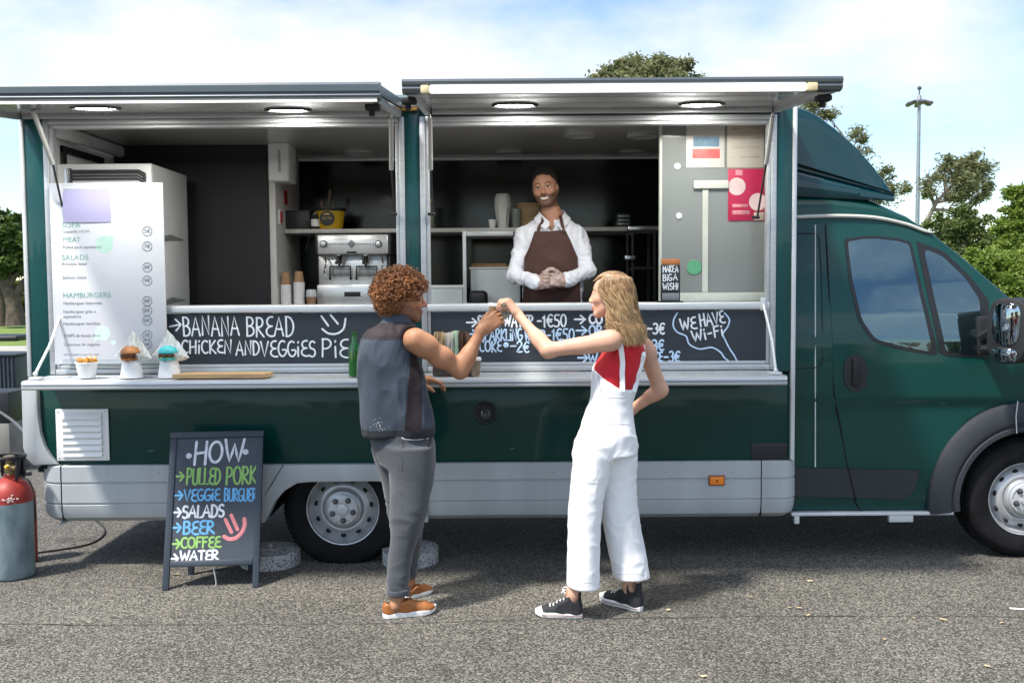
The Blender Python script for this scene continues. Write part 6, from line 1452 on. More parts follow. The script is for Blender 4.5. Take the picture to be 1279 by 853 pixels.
def head(s, o, R, sc=1.0, neck=None, rn=.055, female=False, smile=False):
    """o = middle of the head at eye level; R columns = right, forward, up"""
    o = np.array(o, float); L = lambda *p: o+R@(np.array(p)*sc)
    e = lambda c, r, k=.018, op='u': s.ell(L(*c), np.array(r)*sc, R, k=k*sc, op=op)
    c_ = lambda a, b, ra, rb, k=.014, op='u': s.cone(L(*a), L(*b), ra*sc, rb*sc, k=k*sc, op=op)
    g = .92 if female else 1.0
    e((0, -.012, .03), (.073, .092, .084)); e((0, .018, 0), (.063, .070, .085), .03); e((0, .028, -.058), (.050*g, .053, .050), .03)
    e((0, .066, -.099), (.022*g, .017, .015), .022)
    for x in (-1, 1):
        c_((x*.052*g, -.004, -.045), (x*.020*g, .060, -.094), .019, .015, .025); e((x*.041, .056, -.022), (.020, .020, .017), .025)
        e((x*.031, .098, .001), (.0175, .017, .0125), .016, 's'); e((x*.031, .0725, .001), (.0145, .0125, .0125), .004)
        e((x*.031, .080, .0095), (.017, .0075, .0045), .006); e((x*.031, .080, -.0095), (.015, .006, .003), .006)
        e((x*.0755, -.010, -.010), (.008, .020, .031), .008); e((x*.082, -.006, -.006), (.006, .010, .018), .006, 's'); e((x*.0105, .094, -.0355), (.0085, .010, .008), .008)
    if not female: c_((-.036, .080, .019), (.036, .080, .019), .0085, .0085, .016)
    c_((0, .084, .012), (0, .107 if not female else .101, -.028), .0075, .0100, .012); e((0, .107 if not female else .0985, -.029), (.011, .010, .010), .010)
    e((0, .089, -.0605), (.023, .010, .0058), .006); e((0, .087, -.0710), (.020, .0105, .0065), .006)
    e((0, .098, -.0655), (.026, .006, .0022), .004, 's')
    if smile:
        e((0, .094, -.0655), (.028, .014, .0085), .006, 's')
        for x in (-1, 1): e((x*.040, .066, -.036), (.017, .016, .015), .015)
    if neck is not None: s.cone(L(0, -.022, -.05), neck, rn*sc, rn*1.06*sc, k=.03)
    return L
def hloc(P, o, R, sc): return (P-np.array(o))@R/sc
def sstep(a, b, x): t = np.clip((x-a)/(b-a), 0, 1); return t*t*(3-2*t)
def facetone(P, o, R, sc, base, beard=0.0, brow=(.03, .018, .012), lip=(.42, .14, .12), stub=(.03, .02, .015), female=False, eye=1.0):
    """complexion: eyebrows, lips and beard are the colours of the thing itself"""
    q = hloc(P, o, R, sc); x, y, z = np.abs(q[:, 0]), q[:, 1], q[:, 2]; c = np.tile(np.array(base, float), (len(P), 1))
    near = (np.linalg.norm(q, axis=1) < .16)
    def mix(m, col): c[:] = c*(1-m[:, None])+np.array(col)*m[:, None]
    mix(near*.25*sstep(.03, .0, np.abs(z+.02))*sstep(.05, .09, y)*sstep(.0, .05, x+.02), np.array(base)*(1.15, .8, .75))
    zb = .0225+.006*sstep(.01, .03, x)-.010*sstep(.035, .055, x)
    mix(near*sstep(.0055, .002, np.abs(z-zb))*sstep(.008, .013, x)*sstep(.056, .048, x)*sstep(.04, .055, y)*.9, brow)
    if beard > 0:
        line = np.where(y > .05, -.038-.010*sstep(.06, .02, x), -.020-.028*sstep(.0, .06, y))
        m = sstep(line+.006, line-.008, z)*sstep(-.035, -.015, y)*(1-sstep(.0, .01, -.118-z))
        m = np.maximum(m, sstep(.010, .004, np.abs(z+.050))*sstep(.034, .026, x)*sstep(.07, .08, y))
        m *= near*(1-.8*sstep(.012, .006, np.sqrt((x/2.0)**2+(z+.0655)**2))*sstep(.075, .085, y))
        mix(m*beard*(.85+.15*np.clip(perlin(P*190)*2, -1, 1)), stub)
    mix(near*sstep(.026, .021, x)*sstep(.0135, .009, np.abs(z+.0655))*sstep(.080, .088, y)*.85, lip)
    e = near*sstep(.017, .014, x-.031+.0)*sstep(.017, .014, .031-x)*sstep(.0075*eye, .005*eye, np.abs(z-.001))*sstep(.06, .07, y)
    mix(e*.95, (.55, .52, .48)); mix(e*sstep(.008, .006, np.abs(x-.031)), (.03, .015, .01))
    mix(near*sstep(.0035, .002, np.abs(z-.0075))*sstep(.018, .015, np.abs(x-.031))*sstep(.06, .07, y)*.8, brow)
    return np.clip(c, 0, 1)
def skin(name, rough=.45): return mat(name, (1, 1, 1), .55, 0, var=.10, vscale=18, attr='tone', sss=.12, bump=.12, bscale=110, rvar=.08)
def frame(f, up=(0, 0, 1), roll=0.0):
    f = nrmv(f); u = np.array(up, float); u = nrmv(u-f*(u@f)); r = np.cross(f, u)
    r2 = r*math.cos(roll)+u*math.sin(roll); u2 = -r*math.sin(roll)+u*math.cos(roll); return np.stack([r2, f, u2], 1)
def pxrows(rows, ang=0.0):
    """(y, left x, right x, centre depth, half depth) read off the photograph -> stack rows"""
    o = []
    for y, xl, xr, Yc, ry in rows:
        a, b = W(xl, y, Yc), W(xr, y, Yc); o.append(((a.z+b.z)/2, (a.x+b.x)/2, Yc, (b.x-a.x)/2, ry, ang))
    return o
from mathutils.bvhtree import BVHTree
def caster(P, Q):
    t = BVHTree.FromPolygons([Vector(v) for v in P], [tuple(int(i) for i in q) for q in Q])
    def hit(px, py, off=.003, fall=4.8):
        o = Vector((0, 0, EYE)); d = (W(px, py, 5.0)-o).normalized(); h = t.ray_cast(o, d)
        return h[0]+h[1]*off if h[0] is not None else W(px, py, fall)
    def near(p, off=.003):
        h = t.find_nearest(Vector(p)); return h[0]+h[1]*off
    return hit, near
def strands(name, curves, m, parent, r0=.0022, sides=4, **k):
    mb = MB()
    for c in curves: mb.tube(c, [r0, r0*1.1, r0*.85, r0*.15], sides, cap=False)
    return obj(name, mb, m, parent, smooth=180, fix=False, **k)
def hairmat(name, a, b, rough=.4):
    m = bpy.data.materials.new(name); m.use_nodes = True; t = m.node_tree; N = t.nodes; L = t.links; bs = N['Principled BSDF']
    g = N.new('ShaderNodeNewGeometry'); r = N.new('ShaderNodeValToRGB'); r.color_ramp.elements[0].color = (*a, 1); r.color_ramp.elements[1].color = (*b, 1)
    L.new(g.outputs['Random Per Island'], r.inputs['Fac']); L.new(r.outputs['Color'], bs.inputs['Base Color']); bs.inputs['Roughness'].default_value = rough; bs.inputs['Specular IOR Level'].default_value = .45
    return m
def ombre(m, z0, z1, dark_):
    t = m.node_tree; N = t.nodes; L = t.links; bs = N['Principled BSDF']; src = bs.inputs['Base Color'].links[0].from_socket
    tc_ = N.new('ShaderNodeTexCoord'); sp_ = N.new('ShaderNodeSeparateXYZ'); L.new(tc_.outputs['Object'], sp_.inputs[0]); mr = N.new('ShaderNodeMapRange'); mr.inputs['From Min'].default_value = z0; mr.inputs['From Max'].default_value = z1; L.new(sp_.outputs['Z'], mr.inputs['Value'])
    mx_ = N.new('ShaderNodeMix'); mx_.data_type = 'RGBA'; mx_.blend_type = 'MULTIPLY'; mx_.inputs['B'].default_value = (*dark_, 1); L.new(mr.outputs['Result'], mx_.inputs['Factor']); L.new(src, mx_.inputs['A']); L.new(mx_.outputs['Result'], bs.inputs['Base Color']); return m
def shoe(parent, heel, toe, kind, cols, length=None, width=1.0, pitch=0.0):
    """one shoe from heel to toe on the ground"""
    heel = np.array(heel); toe = np.array(toe); f = nrmv(toe-heel); L = np.linalg.norm(toe-heel); k = L/.29; r = np.cross(f, (0, 0, 1)); R = np.stack([f, r, np.array((0, 0, 1.0))], 1)
    def tr(P): return heel+(P*k)@R.T
    def grid(): return SDF((-.01, -.07, -.01), (.31, .07, .20), .004)
    hs = .030 if kind == 'derby' else .033
    def plan(X, Y, Z, g=0.0):
        rad = np.interp(X, [0, .02, .06, .12, .20, .24, .275, .29], [.016, .029, .034, .033, .044, .044, .026, .006])*width; cy = np.interp(X, [0, .1, .2, .29], [0, .002, .004, -.004])
        return np.maximum(np.abs(Y-cy)-rad-g, np.maximum(-.001-g-X, X-.291-g))*.8
    lift = lambda X: np.interp(X, [0, .2, .25, .29], [0, 0, .004, .016])
    s = grid(); s.op((-.01, -.07, -.01), (.31, .07, .06), lambda X, Y, Z: np.maximum(plan(X, Y, Z), np.abs(Z-lift(X)-hs/2)-hs/2), .005, 'u'); P, Q = s.mesh(); P = relax(P, Q, 2)
    sole = emit('sole', tr(P), Q, cols['sole'], parent)
    s = grid(); w = width
    s.cone((.034, 0, .045), (.034, 0, .062), .034*w, .031*w, .02); s.cone((.034, 0, .05), (.12, .002, .055), .034*w, .034*w, .02); s.cone((.12, .002, .05), (.215, .004, .036), .036*w, .036*w, .03); s.ell((.235, .002, .032), (.050, .040*w, .026), None, .02); s.ell((.11, .002, .070), (.05, .026*w, .022), None, .03)
    if kind == 'hightop': s.cone((.050, 0, .06), (.048, 0, .150), .039*w, .041*w, .03); s.cone((.06, 0, .10), (.12, 0, .07), .034, .028, .03)
    zc = .148 if kind == 'hightop' else .078
    s.cut(lambda X, Y, Z: np.maximum(np.maximum(hs*.55+lift(X)-Z+0*Y, plan(X, Y, Z, .001)), Z-zc-.02*sstep(.05, .0, X) - (0 if kind == 'hightop' else .012*sstep(.06, .12, X))))
    if kind == 'hightop': s.cone((.048, 0, .125), (.048, 0, .2), .036*w, .037*w, .003, 's')
    else: s.cone((.052, 0, .058), (.050, 0, .12), .030*w, .040*w, .005, 's'); s.cone((.05, 0, .062), (.095, 0, .078), .026*w, .021*w, .005, 's')
    P, Q = s.mesh(); P = relax(P, Q, 2)
    up = emit('upper', tr(P), Q, cols['upper'], parent)
    T = lambda x, y, z: Vector(heel+R@(np.array((x, y, z))*k))
    tree_ = BVHTree.FromPolygons([Vector(v) for v in P], [tuple(int(i) for i in q) for q in Q])
    def top(x, y):
        h = tree_.ray_cast(Vector((x, y, .3)), Vector((0, 0, -1))); z = h[0].z if h[0] else .07; return T(x, y, z+.001)
    if kind == 'hightop':
        s = grid(); s.ell((.245, .001, .030), (.047, .041*w, .030), None, .01); s.cut(lambda X, Y, Z: np.maximum(np.maximum(hs*.6+lift(X)-Z+0*Y, plan(X, Y, Z, .002)), .232-X)); P2, Q2 = s.mesh(); P2 = relax(P2, Q2, 2); emit('toe_cap', tr(P2), Q2, cols['sole'], parent)
        mb = MB()
        for i in range(6):
            x = .195-.021*i
            y = .020
            pa = [top(x-.004*0, -y, ), top(x+.003, -.008), top(x+.003, .008), top(x, y)]
            mb.tube(pa, .0042*k, 6, smooth=3)
        b = top(.085, 0)
        for sgn in (-1, 1):
            mb.tube([b, b+Vector(R@np.array((.01, sgn*.02, .025))), b+Vector(R@np.array((.03, sgn*.032, .012))), b+Vector(R@np.array((.018, sgn*.016, -.006)))], .0032*k, 6, smooth=5)
        obj('laces', mb, cols['sole'], parent)
        mb = MB(); mb.tube([T(.0, -.030*w, .018), T(.06, -.0365*w, .018), T(.12, -.0355*w, .018), T(.2, -.0465*w, .018), T(.245, -.0445*w, .02)], .0016, 5, smooth=4); mb.tube([T(.0, .030*w, .018), T(.06, .0365*w, .018), T(.12, .0375*w, .018), T(.2, .0505*w, .018), T(.245, .0465*w, .02)], .0016, 5, smooth=4); obj('sole_line', mb, mat('dark red sole line', (.18, .02, .03), .6), parent)
    else:
        mb = MB()
        for i in range(3): x = .148-.018*i; mb.tube([top(x, -.016), top(x+.004, 0), top(x, .018)], .0028*k, 6, smooth=3)
        b = top(.110, 0)
        for sgn in (-1, 1): mb.tube([b, b+Vector(R@np.array((-.004, sgn*.016, .010))), b+Vector(R@np.array((.012, sgn*.028, .0)))], .0024*k, 6, smooth=4)
        obj('laces', mb, mat('brown laces', (.16, .07, .03), .7), parent)

# ------------------------------------------------------------------ man in the vest
man = thing('person', 'man with curly auburn hair in a sleeveless grey blue vest and grey trousers', 'person', loc=WG(505, 765), world=True)
SK = np.array((.40, .19, .102))
fd = nrmv((.965, .26, -.02)); HR = frame(fd, roll=-.03); HO = J(504, 373, 4.90)
s = SDF((-.86, 4.55, -.01), (.10, 5.42, 1.86), .0042)
nb = J(496, 405, 4.91)
head(s, HO, HR, 1.0, neck=nb, rn=.056)
sh, el, wr = J(519, 424, 4.80), J(574.5, 462, 4.90), J(602.5, 411, 4.93)
s.cone(nb, J(490, 425, 4.90), .05, .07, .03); s.cone(J(490, 430, 4.90), sh, .06, .045, .03)
s.cone(sh, el, .052, .042, .03); s.ell(sh+(el-sh)*.2, (.062, .058, .057), None, .03); s.ell(sh+(el-sh)*.6+np.array((0, -.005, .010)), (.052, .046, .043), None, .03)
s.ell(sh+(el-sh)*.60+np.array((-.01, .0, -.012)), (.050, .040, .034), None, .03)
s.cone(el, wr, .039, .0255, .03); s.ell(el+(wr-el)*.28+np.array((.005, 0, .004)), (.039, .039, .060), frame(nrmv(wr-el))[:, [0, 2, 1]], .03)
fh = nrmv((.80, .22, .56)); nh = np.array((-.10, .93, -.25))
hand(s, wr, fh, nh, 1, 1.0, curls=((.45, .8, .6), (.55, .85, .6), (.65, .85, .6), (.75, .9, .6)), thumb=nrmv((.25, .75, .6)), tc=(.2, .3), spread=.09, fk=.0035)
shl, ell_, wrl = J(466, 430, 5.00), J(488, 474, 5.14), J(517, 473, 5.26)
s.cone(shl, ell_, .052, .042, .02); s.cone(ell_, wrl, .040, .027, .02); hand(s, wrl, (1, .25, -.05), (0, .1, -1), -1, 1.0, curls=((.3, .5, .4), (.35, .5, .4), (.4, .5, .4), (.45, .5, .4)))
s.cone(J(490, 430, 4.90), J(500, 545, 4.90), .09, .10, .05); hipn, hipf = J(514, 570, 4.84), J(494, 570, 4.98)
knn, ann = J(507, 655, 4.79), J(497, 742, 4.735); knf, anf = J(509, 652, 5.02), J(510, 716, 5.075)
for a, b, c in ((hipn, knn, ann), (hipf, knf, anf)): s.cone(a, b, .065, .045, .04); s.cone(b, c, .045, .030, .03)
s.cone(ann, J(493, 757, 4.715), .033, .026, .02); s.cone(anf, J(513, 736, 5.075), .032, .026, .02)
P, Q = s.mesh(); P = relax(P, Q, 1)
body_man = emit('body', P, Q, skin('brown skin'), man, facetone(P, HO, HR, 1.0, SK, beard=.62, brow=(.04, .02, .012), lip=(.30, .10, .075), stub=(.045, .022, .013)))
# curly hair
auburn = hairmat('auburn curls', (.095, .032, .011), (.42, .175, .062), .42)
s = SDF(HO-.2, HO+.22, .005); Lm = lambda *p: HO+HR@np.array(p)
s.ell(Lm(0, -.018, .045), (.095, .108, .082), HR, .01); s.ell(Lm(0, -.06, .0), (.082, .07, .075), HR, .03)
s.ell(Lm(0, .110, -.025), (.13, .082, .078), HR, .012, 's')
for x in (-1, 1): s.ell(Lm(x*.10, .012, -.045), (.06, .050, .060), HR, .01, 's')
P, Q = s.mesh(); N_ = vnormals(P, Q)
base_hair = emit('hair', P, Q, mat('dark auburn base', (.07, .02, .007), .8), man)
pick = NR.choice(len(P), 4200); mb = MB()
for i in pick:
    q = hloc(P[i][None], HO, HR, 1.0)[0]
    if (q[1] > -.032 and q[2] < .012) or (q[1] > .05 and q[2] < .05): continue
    n = N_[i]+NR.normal(size=3)*.35; n /= np.linalg.norm(n); q = hloc(P[i][None], HO, HR, 1.0)[0]
    dep = NR.uniform(.0, .026) if NR.random() < .82 else NR.uniform(.02, .036); a = np.cross(n, NR.normal(size=3)); a /= np.linalg.norm(a); b = np.cross(n, a); c = P[i]+N_[i]*dep*(1.0 if q[2] > .0 else .55)
    r = NR.uniform(.0045, .0105); ln = NR.uniform(.009, .026); ph = NR.uniform(0, 6.3); tn = NR.uniform(1.0, 1.9)
    dr = nrmv(n*.5+a*.9); e2 = np.cross(dr, n); e2 /= np.linalg.norm(e2); e3 = np.cross(dr, e2)
    mb.tube([c+dr*ln*(t/10-.5)*1.6+(e2*math.cos(ph+tn*6.28*t/10)+e3*math.sin(ph+tn*6.28*t/10))*r for t in range(11)], [.0010, .0022, .0021, .0008], 4, cap=False)
obj('curls', mb, auburn, base_hair, smooth=180, fix=False)
# vest
V = pxrows([(404, 478, 517, 4.905, .075), (409, 470, 521, 4.90, .095), (414, 459, 522, 4.90, .12), (420, 454, 521, 4.90, .135), (432, 450, 519, 4.90, .14), (450, 448, 521, 4.90, .145), (470, 448.5, 529, 4.90, .145), (490, 450, 535, 4.90, .145), (510, 451, 539, 4.90, .145), (530, 453, 543, 4.90, .145), (542, 455, 543, 4.90, .14)])
s = SDF((-.80, 4.68, .78), (-.33, 5.12, 1.62), .0042); V = [(z, cx, cy, rx-.007, ry-.006, an) for z, cx, cy, rx, ry, an in V]; s.stack(V, .02, p=2.4)
nkd = nrmv(HO+HR@np.array((0, -.022, -.05))-nb)
s.cone(nb-nkd*.02, nb+nkd*.036, .080, .073, .02); s.cone(J(500, 416, 4.86), J(516, 419, 4.81), .045, .040, .02); s.cone(J(482, 416, 4.92), J(464, 423, 4.98), .05, .045, .02)
s.cone(sh+np.array((-.004, -.01, .0)), sh+(el-sh)*.4+np.array((.05, -.05, -.0)), .070, .075, .006, 's'); s.ell(sh+np.array((.02, -.03, -.045)), (.05, .075, .085), None, .01, 's')
s.cone(nb+nkd*.012, nb+nkd*.09, .060, .066, .004, 's')
P, Q = s.mesh(); P = relax(P, Q, 1)
P = folds(P, Q, .014, 6.5, (1, 1, .42), lambda p: sstep(1.50, 1.36, p[:, 2]), 1); P = folds(P, Q, .004, 15, (1, 1, .6), None, 2)
zhem = ZZ(537, 4.78, 500); zy = ZZ(423.5, 4.76, 480); xs1, xs2 = XX(508, 4.76, 480), XX(527, 4.80, 480); ca_, cb_ = np.array((.044, .056, .076)), np.array((.020, .013, .016))
def vtone(P):
    c = np.tile(ca_, (len(P), 1)); x, y, z = P.T
    back = sstep(4.98, 4.94, y)
    m = np.maximum(sstep(zy-.004, zy+.002, z+.0*x), sstep(xs1-.002, xs1+.002, x+.012*np.sin(z*9))*sstep(xs2+.002, xs2-.002, x)*back)
    m *= sstep(ZZ(403, 4.85, 500)+.006, ZZ(403, 4.85, 500)-.004, z)
    c = c*(1-m[:, None])+cb_*m[:, None]; h = sstep(zhem+.003, zhem-.003, z); return c*(1-h[:, None])+np.array((.02, .022, .026))*h[:, None]
vest = emit('vest', P, Q, mat('grey blue nylon', (1, 1, 1), .68, spec=.3, var=.06, vscale=8, attr='tone', sheen=.06, bump=.10, bscale=70), man, vtone(P))
hit, near = caster(P, Q)
mb = MB()
for k in range(34):
    x, y = 462+rnd.random()*24, 522+rnd.random()*16
    if (x-474)**2/144+(y-536)**2/200 > 1: continue
    mb.ball(hit(x, y, .0005), .0016, 1)
obj('reflective_dots', mb, mat('reflective white', (.8, .8, .8), .4), vest)
mb = MB(); mb.tube([hit(x, 424-.0*x, .0006) for x in range(452, 512, 4)], .0016, 6); mb.tube([hit(508-.02*(y-440), y, .0006) for y in range(447, 536, 5)], .0014, 6); obj('seam', mb, mat('dark seam', (.03, .035, .045), .7), vest)
s = SDF((-.80, 4.68, .74), (-.33, 5.12, 1.0), .005); s.stack(pxrows([(532, 480, 539, 4.885, .112), (546, 482, 541, 4.885, .114)]), .01, p=2.5); P, Q = s.mesh(); emit('t_shirt', P, Q, mat('white jersey', (.74, .74, .75), .8, var=.03), man)
# trousers
near_leg = pxrows([(556, 479, 542, 4.86, .125), (575, 485, 542.5, 4.85, .12), (600, 488, 541.5, 4.84, .11), (640, 488.5, 533, 4.80, .09), (665, 488, 525, 4.785, .080), (690, 486.5, 516, 4.77, .068), (715, 485.5, 511, 4.75, .058), (742, 485, 508, 4.738, .052)])
far_leg = pxrows([(556, 463, 525, 4.95, .12), (575, 469, 526, 4.97, .12), (600, 478, 528, 4.99, .11), (640, 486, 530, 5.02, .08), (670, 491, 526, 5.04, .068), (700, 497, 521, 5.06, .058), (718, 499, 519.5, 5.072, .054)])
hips = pxrows([(538, 460.5, 540, 4.90, .125), (548, 462.5, 541.5, 4.90, .13), (565, 468, 542, 4.90, .13), (580, 477, 542, 4.90, .13)])
s = SDF((-.80, 4.62, .02), (-.33, 5.20, .98), .0044); s.stack(hips, .02); s.stack(near_leg, .03); s.stack(far_leg, .016)
P, Q = s.mesh(); P = relax(P, Q, 1); P = folds(P, Q, .005, 7, (1, 1, .5), lambda p: sstep(.80, .6, p[:, 2])*.8+.25, 4); P = folds(P, Q, .008, 11, (.5, .5, 1.6), lambda p: sstep(.34, .16, p[:, 2])*.8+sstep(.12, 0, np.abs(p[:, 2]-.47))*.7, 5)
tr_m = mat('heathered grey wool', (.052, .057, .066), .9, var=.6, vscale=420, bump=.25, bscale=500, sheen=.2)
tro = emit('trousers', P, Q, tr_m, man)
hit, near = caster(P, Q)
mb = MB(); zc_ = ZZ(737, 4.74, 500)
c0 = J(496.5, 737, 4.738); mb.tube([near((c0[0]+.09*math.cos(k*.3142), c0[1]+.09*math.sin(k*.3142), c0[2]-.006), .001) for k in range(20)], .007, 8, closed=True, flat=(EZ, 2.2)); obj('cuff', mb, tr_m, tro)
mb = MB(); mb.tube([hit(538, 549, .0005), hit(535, 558, .0005), hit(530, 566, .0005)], .0022, 6, smooth=3); mb.tube([hit(503, y, .0004) for y in (548, 560, 575, 590)], .0012, 6); obj('pocket_seam', mb, mat('dark grey seam', (.02, .022, .026), .9), tro)
brown = dict(sole=mat('off white rubber', (.70, .69, .66), .6, var=.06), upper=mat('tan leather', (.30, .105, .028), .42, var=.22, vscale=14, bump=.1, bscale=120, coat=.1))
for h_, t_ in ((WG(478.5, 772), WG(545, 764)), (WG(505, 749), WG(540, 738))):
    sh_ = obj('shoe', MB().ball(Vector(h_).lerp(Vector(t_), .4)+Vector((0, 0, .03)), .012, 1), brown['upper'], man); shoe(sh_, h_, t_, 'derby', brown)

# ------------------------------------------------------------------ woman in white overalls
wom = thing('person', 'woman with wavy blonde hair in white overalls and a red top stretching out her arm', 'person', loc=WG(745, 765), world=True)
SW = np.array((.60, .345, .235))
fd = nrmv((-.95, .30, .03)); WR_ = frame(fd, roll=0.02); WO = J(762.5, 369, 4.76); wsc = .94
s = SDF((-.12, 4.45, -.01), (.86, 5.25, 1.80), .0042); nb = J(776, 410, 4.79)
head(s, WO, WR_, wsc, neck=nb, rn=.046, female=True)
sh, el, wr = J(764, 425, 4.66), J(684.5, 437.5, 4.72), J(646, 392, 4.87)
s.cone(sh, el, .042, .034, .03); s.ell(sh+(el-sh)*.14, (.050, .046, .045), None, .03); s.cone(el, wr, .034, .021, .03); s.ell(el+(wr-el)*.27, (.034, .034, .055), frame(nrmv(wr-el))[:, [0, 2, 1]], .03); s.ell(sh+(el-sh)*.45+np.array((0, 0, -.008)), (.08, .037, .036), None, .02)
hand(s, wr, (-.56, .16, .80), (-.72, .30, -.55), -1, .88, curls=((1.0, .8, .4), (1.1, .85, .5), (1.2, .85, .5), (1.25, .9, .5)), thumb=nrmv((-.75, .35, .15)), spread=.10, fk=.0035)
shr, elr, wrr = J(804, 432, 4.92), J(825, 487, 4.96), J(788, 512, 5.02)
s.cone(shr, elr, .042, .035, .03); s.ell(shr+(elr-shr)*.15, (.048, .048, .046), None, .03); s.cone(elr, wrr, .034, .024, .03); s.ell(elr+(wrr-elr)*.25, (.042, .032, .030), None, .02); hand(s, wrr, (-.9, -.1, -.25), (-.2, -.9, .1), 1, .88, curls=((.3, .4, .3),)*4)
tor = [(y_, a_+2.4, b_-2.4, c_, d_-.006) for y_, a_, b_, c_, d_ in [(424, 772, 800, 4.79, .075), (432, 757, 806, 4.79, .10), (442, 750, 807, 4.79, .105), (455, 741, 803, 4.79, .11), (470, 739, 799, 4.79, .11), (485, 739, 795, 4.79, .105), (500, 737, 790, 4.79, .10), (515, 731, 789.5, 4.79, .105), (530, 726, 791.5, 4.79, .115), (548, 721, 794.5, 4.79, .125), (565, 717, 796, 4.79, .13)]]
s.stack(pxrows([(y, a+2.5, b-2.5, c, d-.009) for y, a, b, c, d in tor]), .02, p=2.1); s.cone(nb, J(780, 428, 4.79), .05, .075, .04); s.cone(nb+np.array((-.01, -.03, -.045)), sh, .045, .043, .03)
hn, kn, an = J(735, 575, 4.74), J(731, 655, 4.73), J(716, 742, 4.72); hf, kf, af = J(770, 575, 4.84), J(776, 655, 4.84), J(787, 738, 4.845)
for a, b, c in ((hn, kn, an), (hf, kf, af)): s.cone(a, b, .065, .045, .04); s.cone(b, c, .045, .033, .03)
s.cone(an, J(714, 757, 4.72), .031, .024, .02); s.cone(af, J(789, 753, 4.85), .031, .024, .02)
P, Q = s.mesh(); P = relax(P, Q, 1)
emit('body', P, Q, skin('fair skin'), wom, facetone(P, WO, WR_, wsc, SW, brow=(.16, .09, .05), lip=(.55, .16, .14), female=True))
# red sleeveless top
s = SDF((.30, 4.58, 1.0), (.72, 5.0, 1.50), .0042); s.stack([(z, cx, cy, rx-.008*sstep(ZZ(478, 4.79), ZZ(490, 4.79), z), ry-.008*sstep(ZZ(478, 4.79), ZZ(490, 4.79), z), an) for z, cx, cy, rx, ry, an in pxrows(tor[:8])], .02, p=2.1, grow=.003); s.cone(J(772, 425, 4.72), J(775, 440, 4.70), .03, .03, .03)
s.cone(sh+(el-sh)*(-.25), sh+(el-sh)*.6, .050, .062, .005, 's'); s.cone(shr+(elr-shr)*(-.15), shr+(elr-shr)*.7, .046, .055, .005, 's'); s.ell(nb+np.array((0, -.0, .02)), (.06, .065, .05), None, .01, 's')
P, Q = s.mesh(); P = relax(P, Q, 1); P = folds(P, Q, .003, 12, (1, 1, .8), lambda p: sstep(1.06, 1.14, p[:, 2]), 11)
top_ = emit('top', P, Q, mat('red ribbed cotton', (.50, .008, .018), .8, var=.12, vscale=9, bump=.1, bscale=90, sheen=.1), wom); hit_t, near_t = caster(P, Q)
# overalls
zc = lambda x: np.interp(x, [XX(737, 4.7, 470), XX(741, 4.7, 470), XX(747, 4.7, 470), XX(757, 4.7, 475), XX(772, 4.7, 480), XX(780, 4.7, 485), XX(793, 4.7, 487)], [ZZ(450, 4.7, 740), ZZ(460, 4.7, 740), ZZ(467, 4.7, 747), ZZ(476, 4.7, 757), ZZ(485, 4.7, 772), ZZ(487.5, 4.7, 780), ZZ(488.5, 4.7, 793)])
shr_ = lambda L_: [(z, cx, cy, rx-.005, ry-.006, an) for z, cx, cy, rx, ry, an in L_]
ln_ = pxrows([(552, 719, 768, 4.745, .125), (575, 715, 766, 4.74, .125), (600, 712, 760, 4.735, .115), (625, 710.5, 754, 4.73, .105), (650, 709.5, 751, 4.73, .10), (680, 708.5, 749.5, 4.725, .098), (705, 708, 749, 4.72, .098), (731, 707.5, 748.5, 4.72, .10), (742, 707, 748.5, 4.72, .10)])
lf_ = pxrows([(552, 738, 796, 4.83, .125), (575, 742, 797, 4.835, .12), (600, 745, 796, 4.84, .11), (625, 749, 797, 4.84, .10), (650, 753, 799.5, 4.84, .098), (680, 758, 804, 4.845, .098), (700, 762, 808, 4.845, .10), (721, 765.5, 811.5, 4.845, .105), (732, 767, 813, 4.845, .105)])
s = SDF((.20, 4.55, .12), (.74, 5.02, 1.36), .0042); s.stack(pxrows(tor[3:]), .02, p=2.1, grow=.009); s.stack(shr_(ln_), .03, p=2.1); s.stack(shr_(lf_), .012, p=2.1)
xg = (XX(748.5, 4.72, 735)+XX(766, 4.84, 725))/2; zh1, zh2 = ZZ(731, 4.72, 728), ZZ(719, 4.845, 790)
s.cut(lambda X, Y, Z: np.where(X < xg, zh1, zh2)-Z+0*Y)
s.cut(lambda X, Y, Z: Z-zc(X)-np.where(Y > 4.80, .09*sstep(4.80, 4.88, Y), 0))
P, Q = s.mesh(); P = relax(P, Q, 1)
P = folds(P, Q, .006, 9, (.6, .6, 1.3), lambda p: sstep(.74, .86, p[:, 2])*.35+sstep(.14, .02, np.abs(p[:, 2]-.82))*.8, 21); P = folds(P, Q, .006, 5, (1.4, 1, .25), lambda p: sstep(.72, .5, p[:, 2]), 22); P = folds(P, Q, .0022, 17, (1, 1, .9), None, 23)
wh = mat('white cotton twill', (.80, .80, .81), .85, var=.03, vscale=30, bump=.12, bscale=180, sheen=.1)
ov = emit('overalls', P, Q, wh, wom); hit, near = caster(P, Q)
def strap(pts, w, n):
    mb = MB(); pts = spline(pts, 4)
    mb.tube(pts, w, 10, flat=(Vector(n), .16)); return mb
l1 = [hit(777, 489, .002), hit_t(777, 478, .005), hit_t(777, 465, .005), hit_t(777.5, 452, .006)]
l1 += [l1[-1].lerp(W(774, 424, 4.66), .6)+Vector((0, -.006, 0)), W(773, 422, 4.665), W(767, 414.5, 4.70), W(758, 417, 4.80), W(752, 430, 4.85)]
obj('strap', strap(l1, .0125, (-.3, -.95, .1)), wh, ov)
l2 = [hit(791.5, 489, .002), hit_t(794.5, 477, .004), hit_t(797, 465, .004), hit_t(801, 452, .004), hit_t(803.5, 441, .004), W(803, 430, 4.88), W(795, 421, 4.90), W(785, 425, 4.95)]
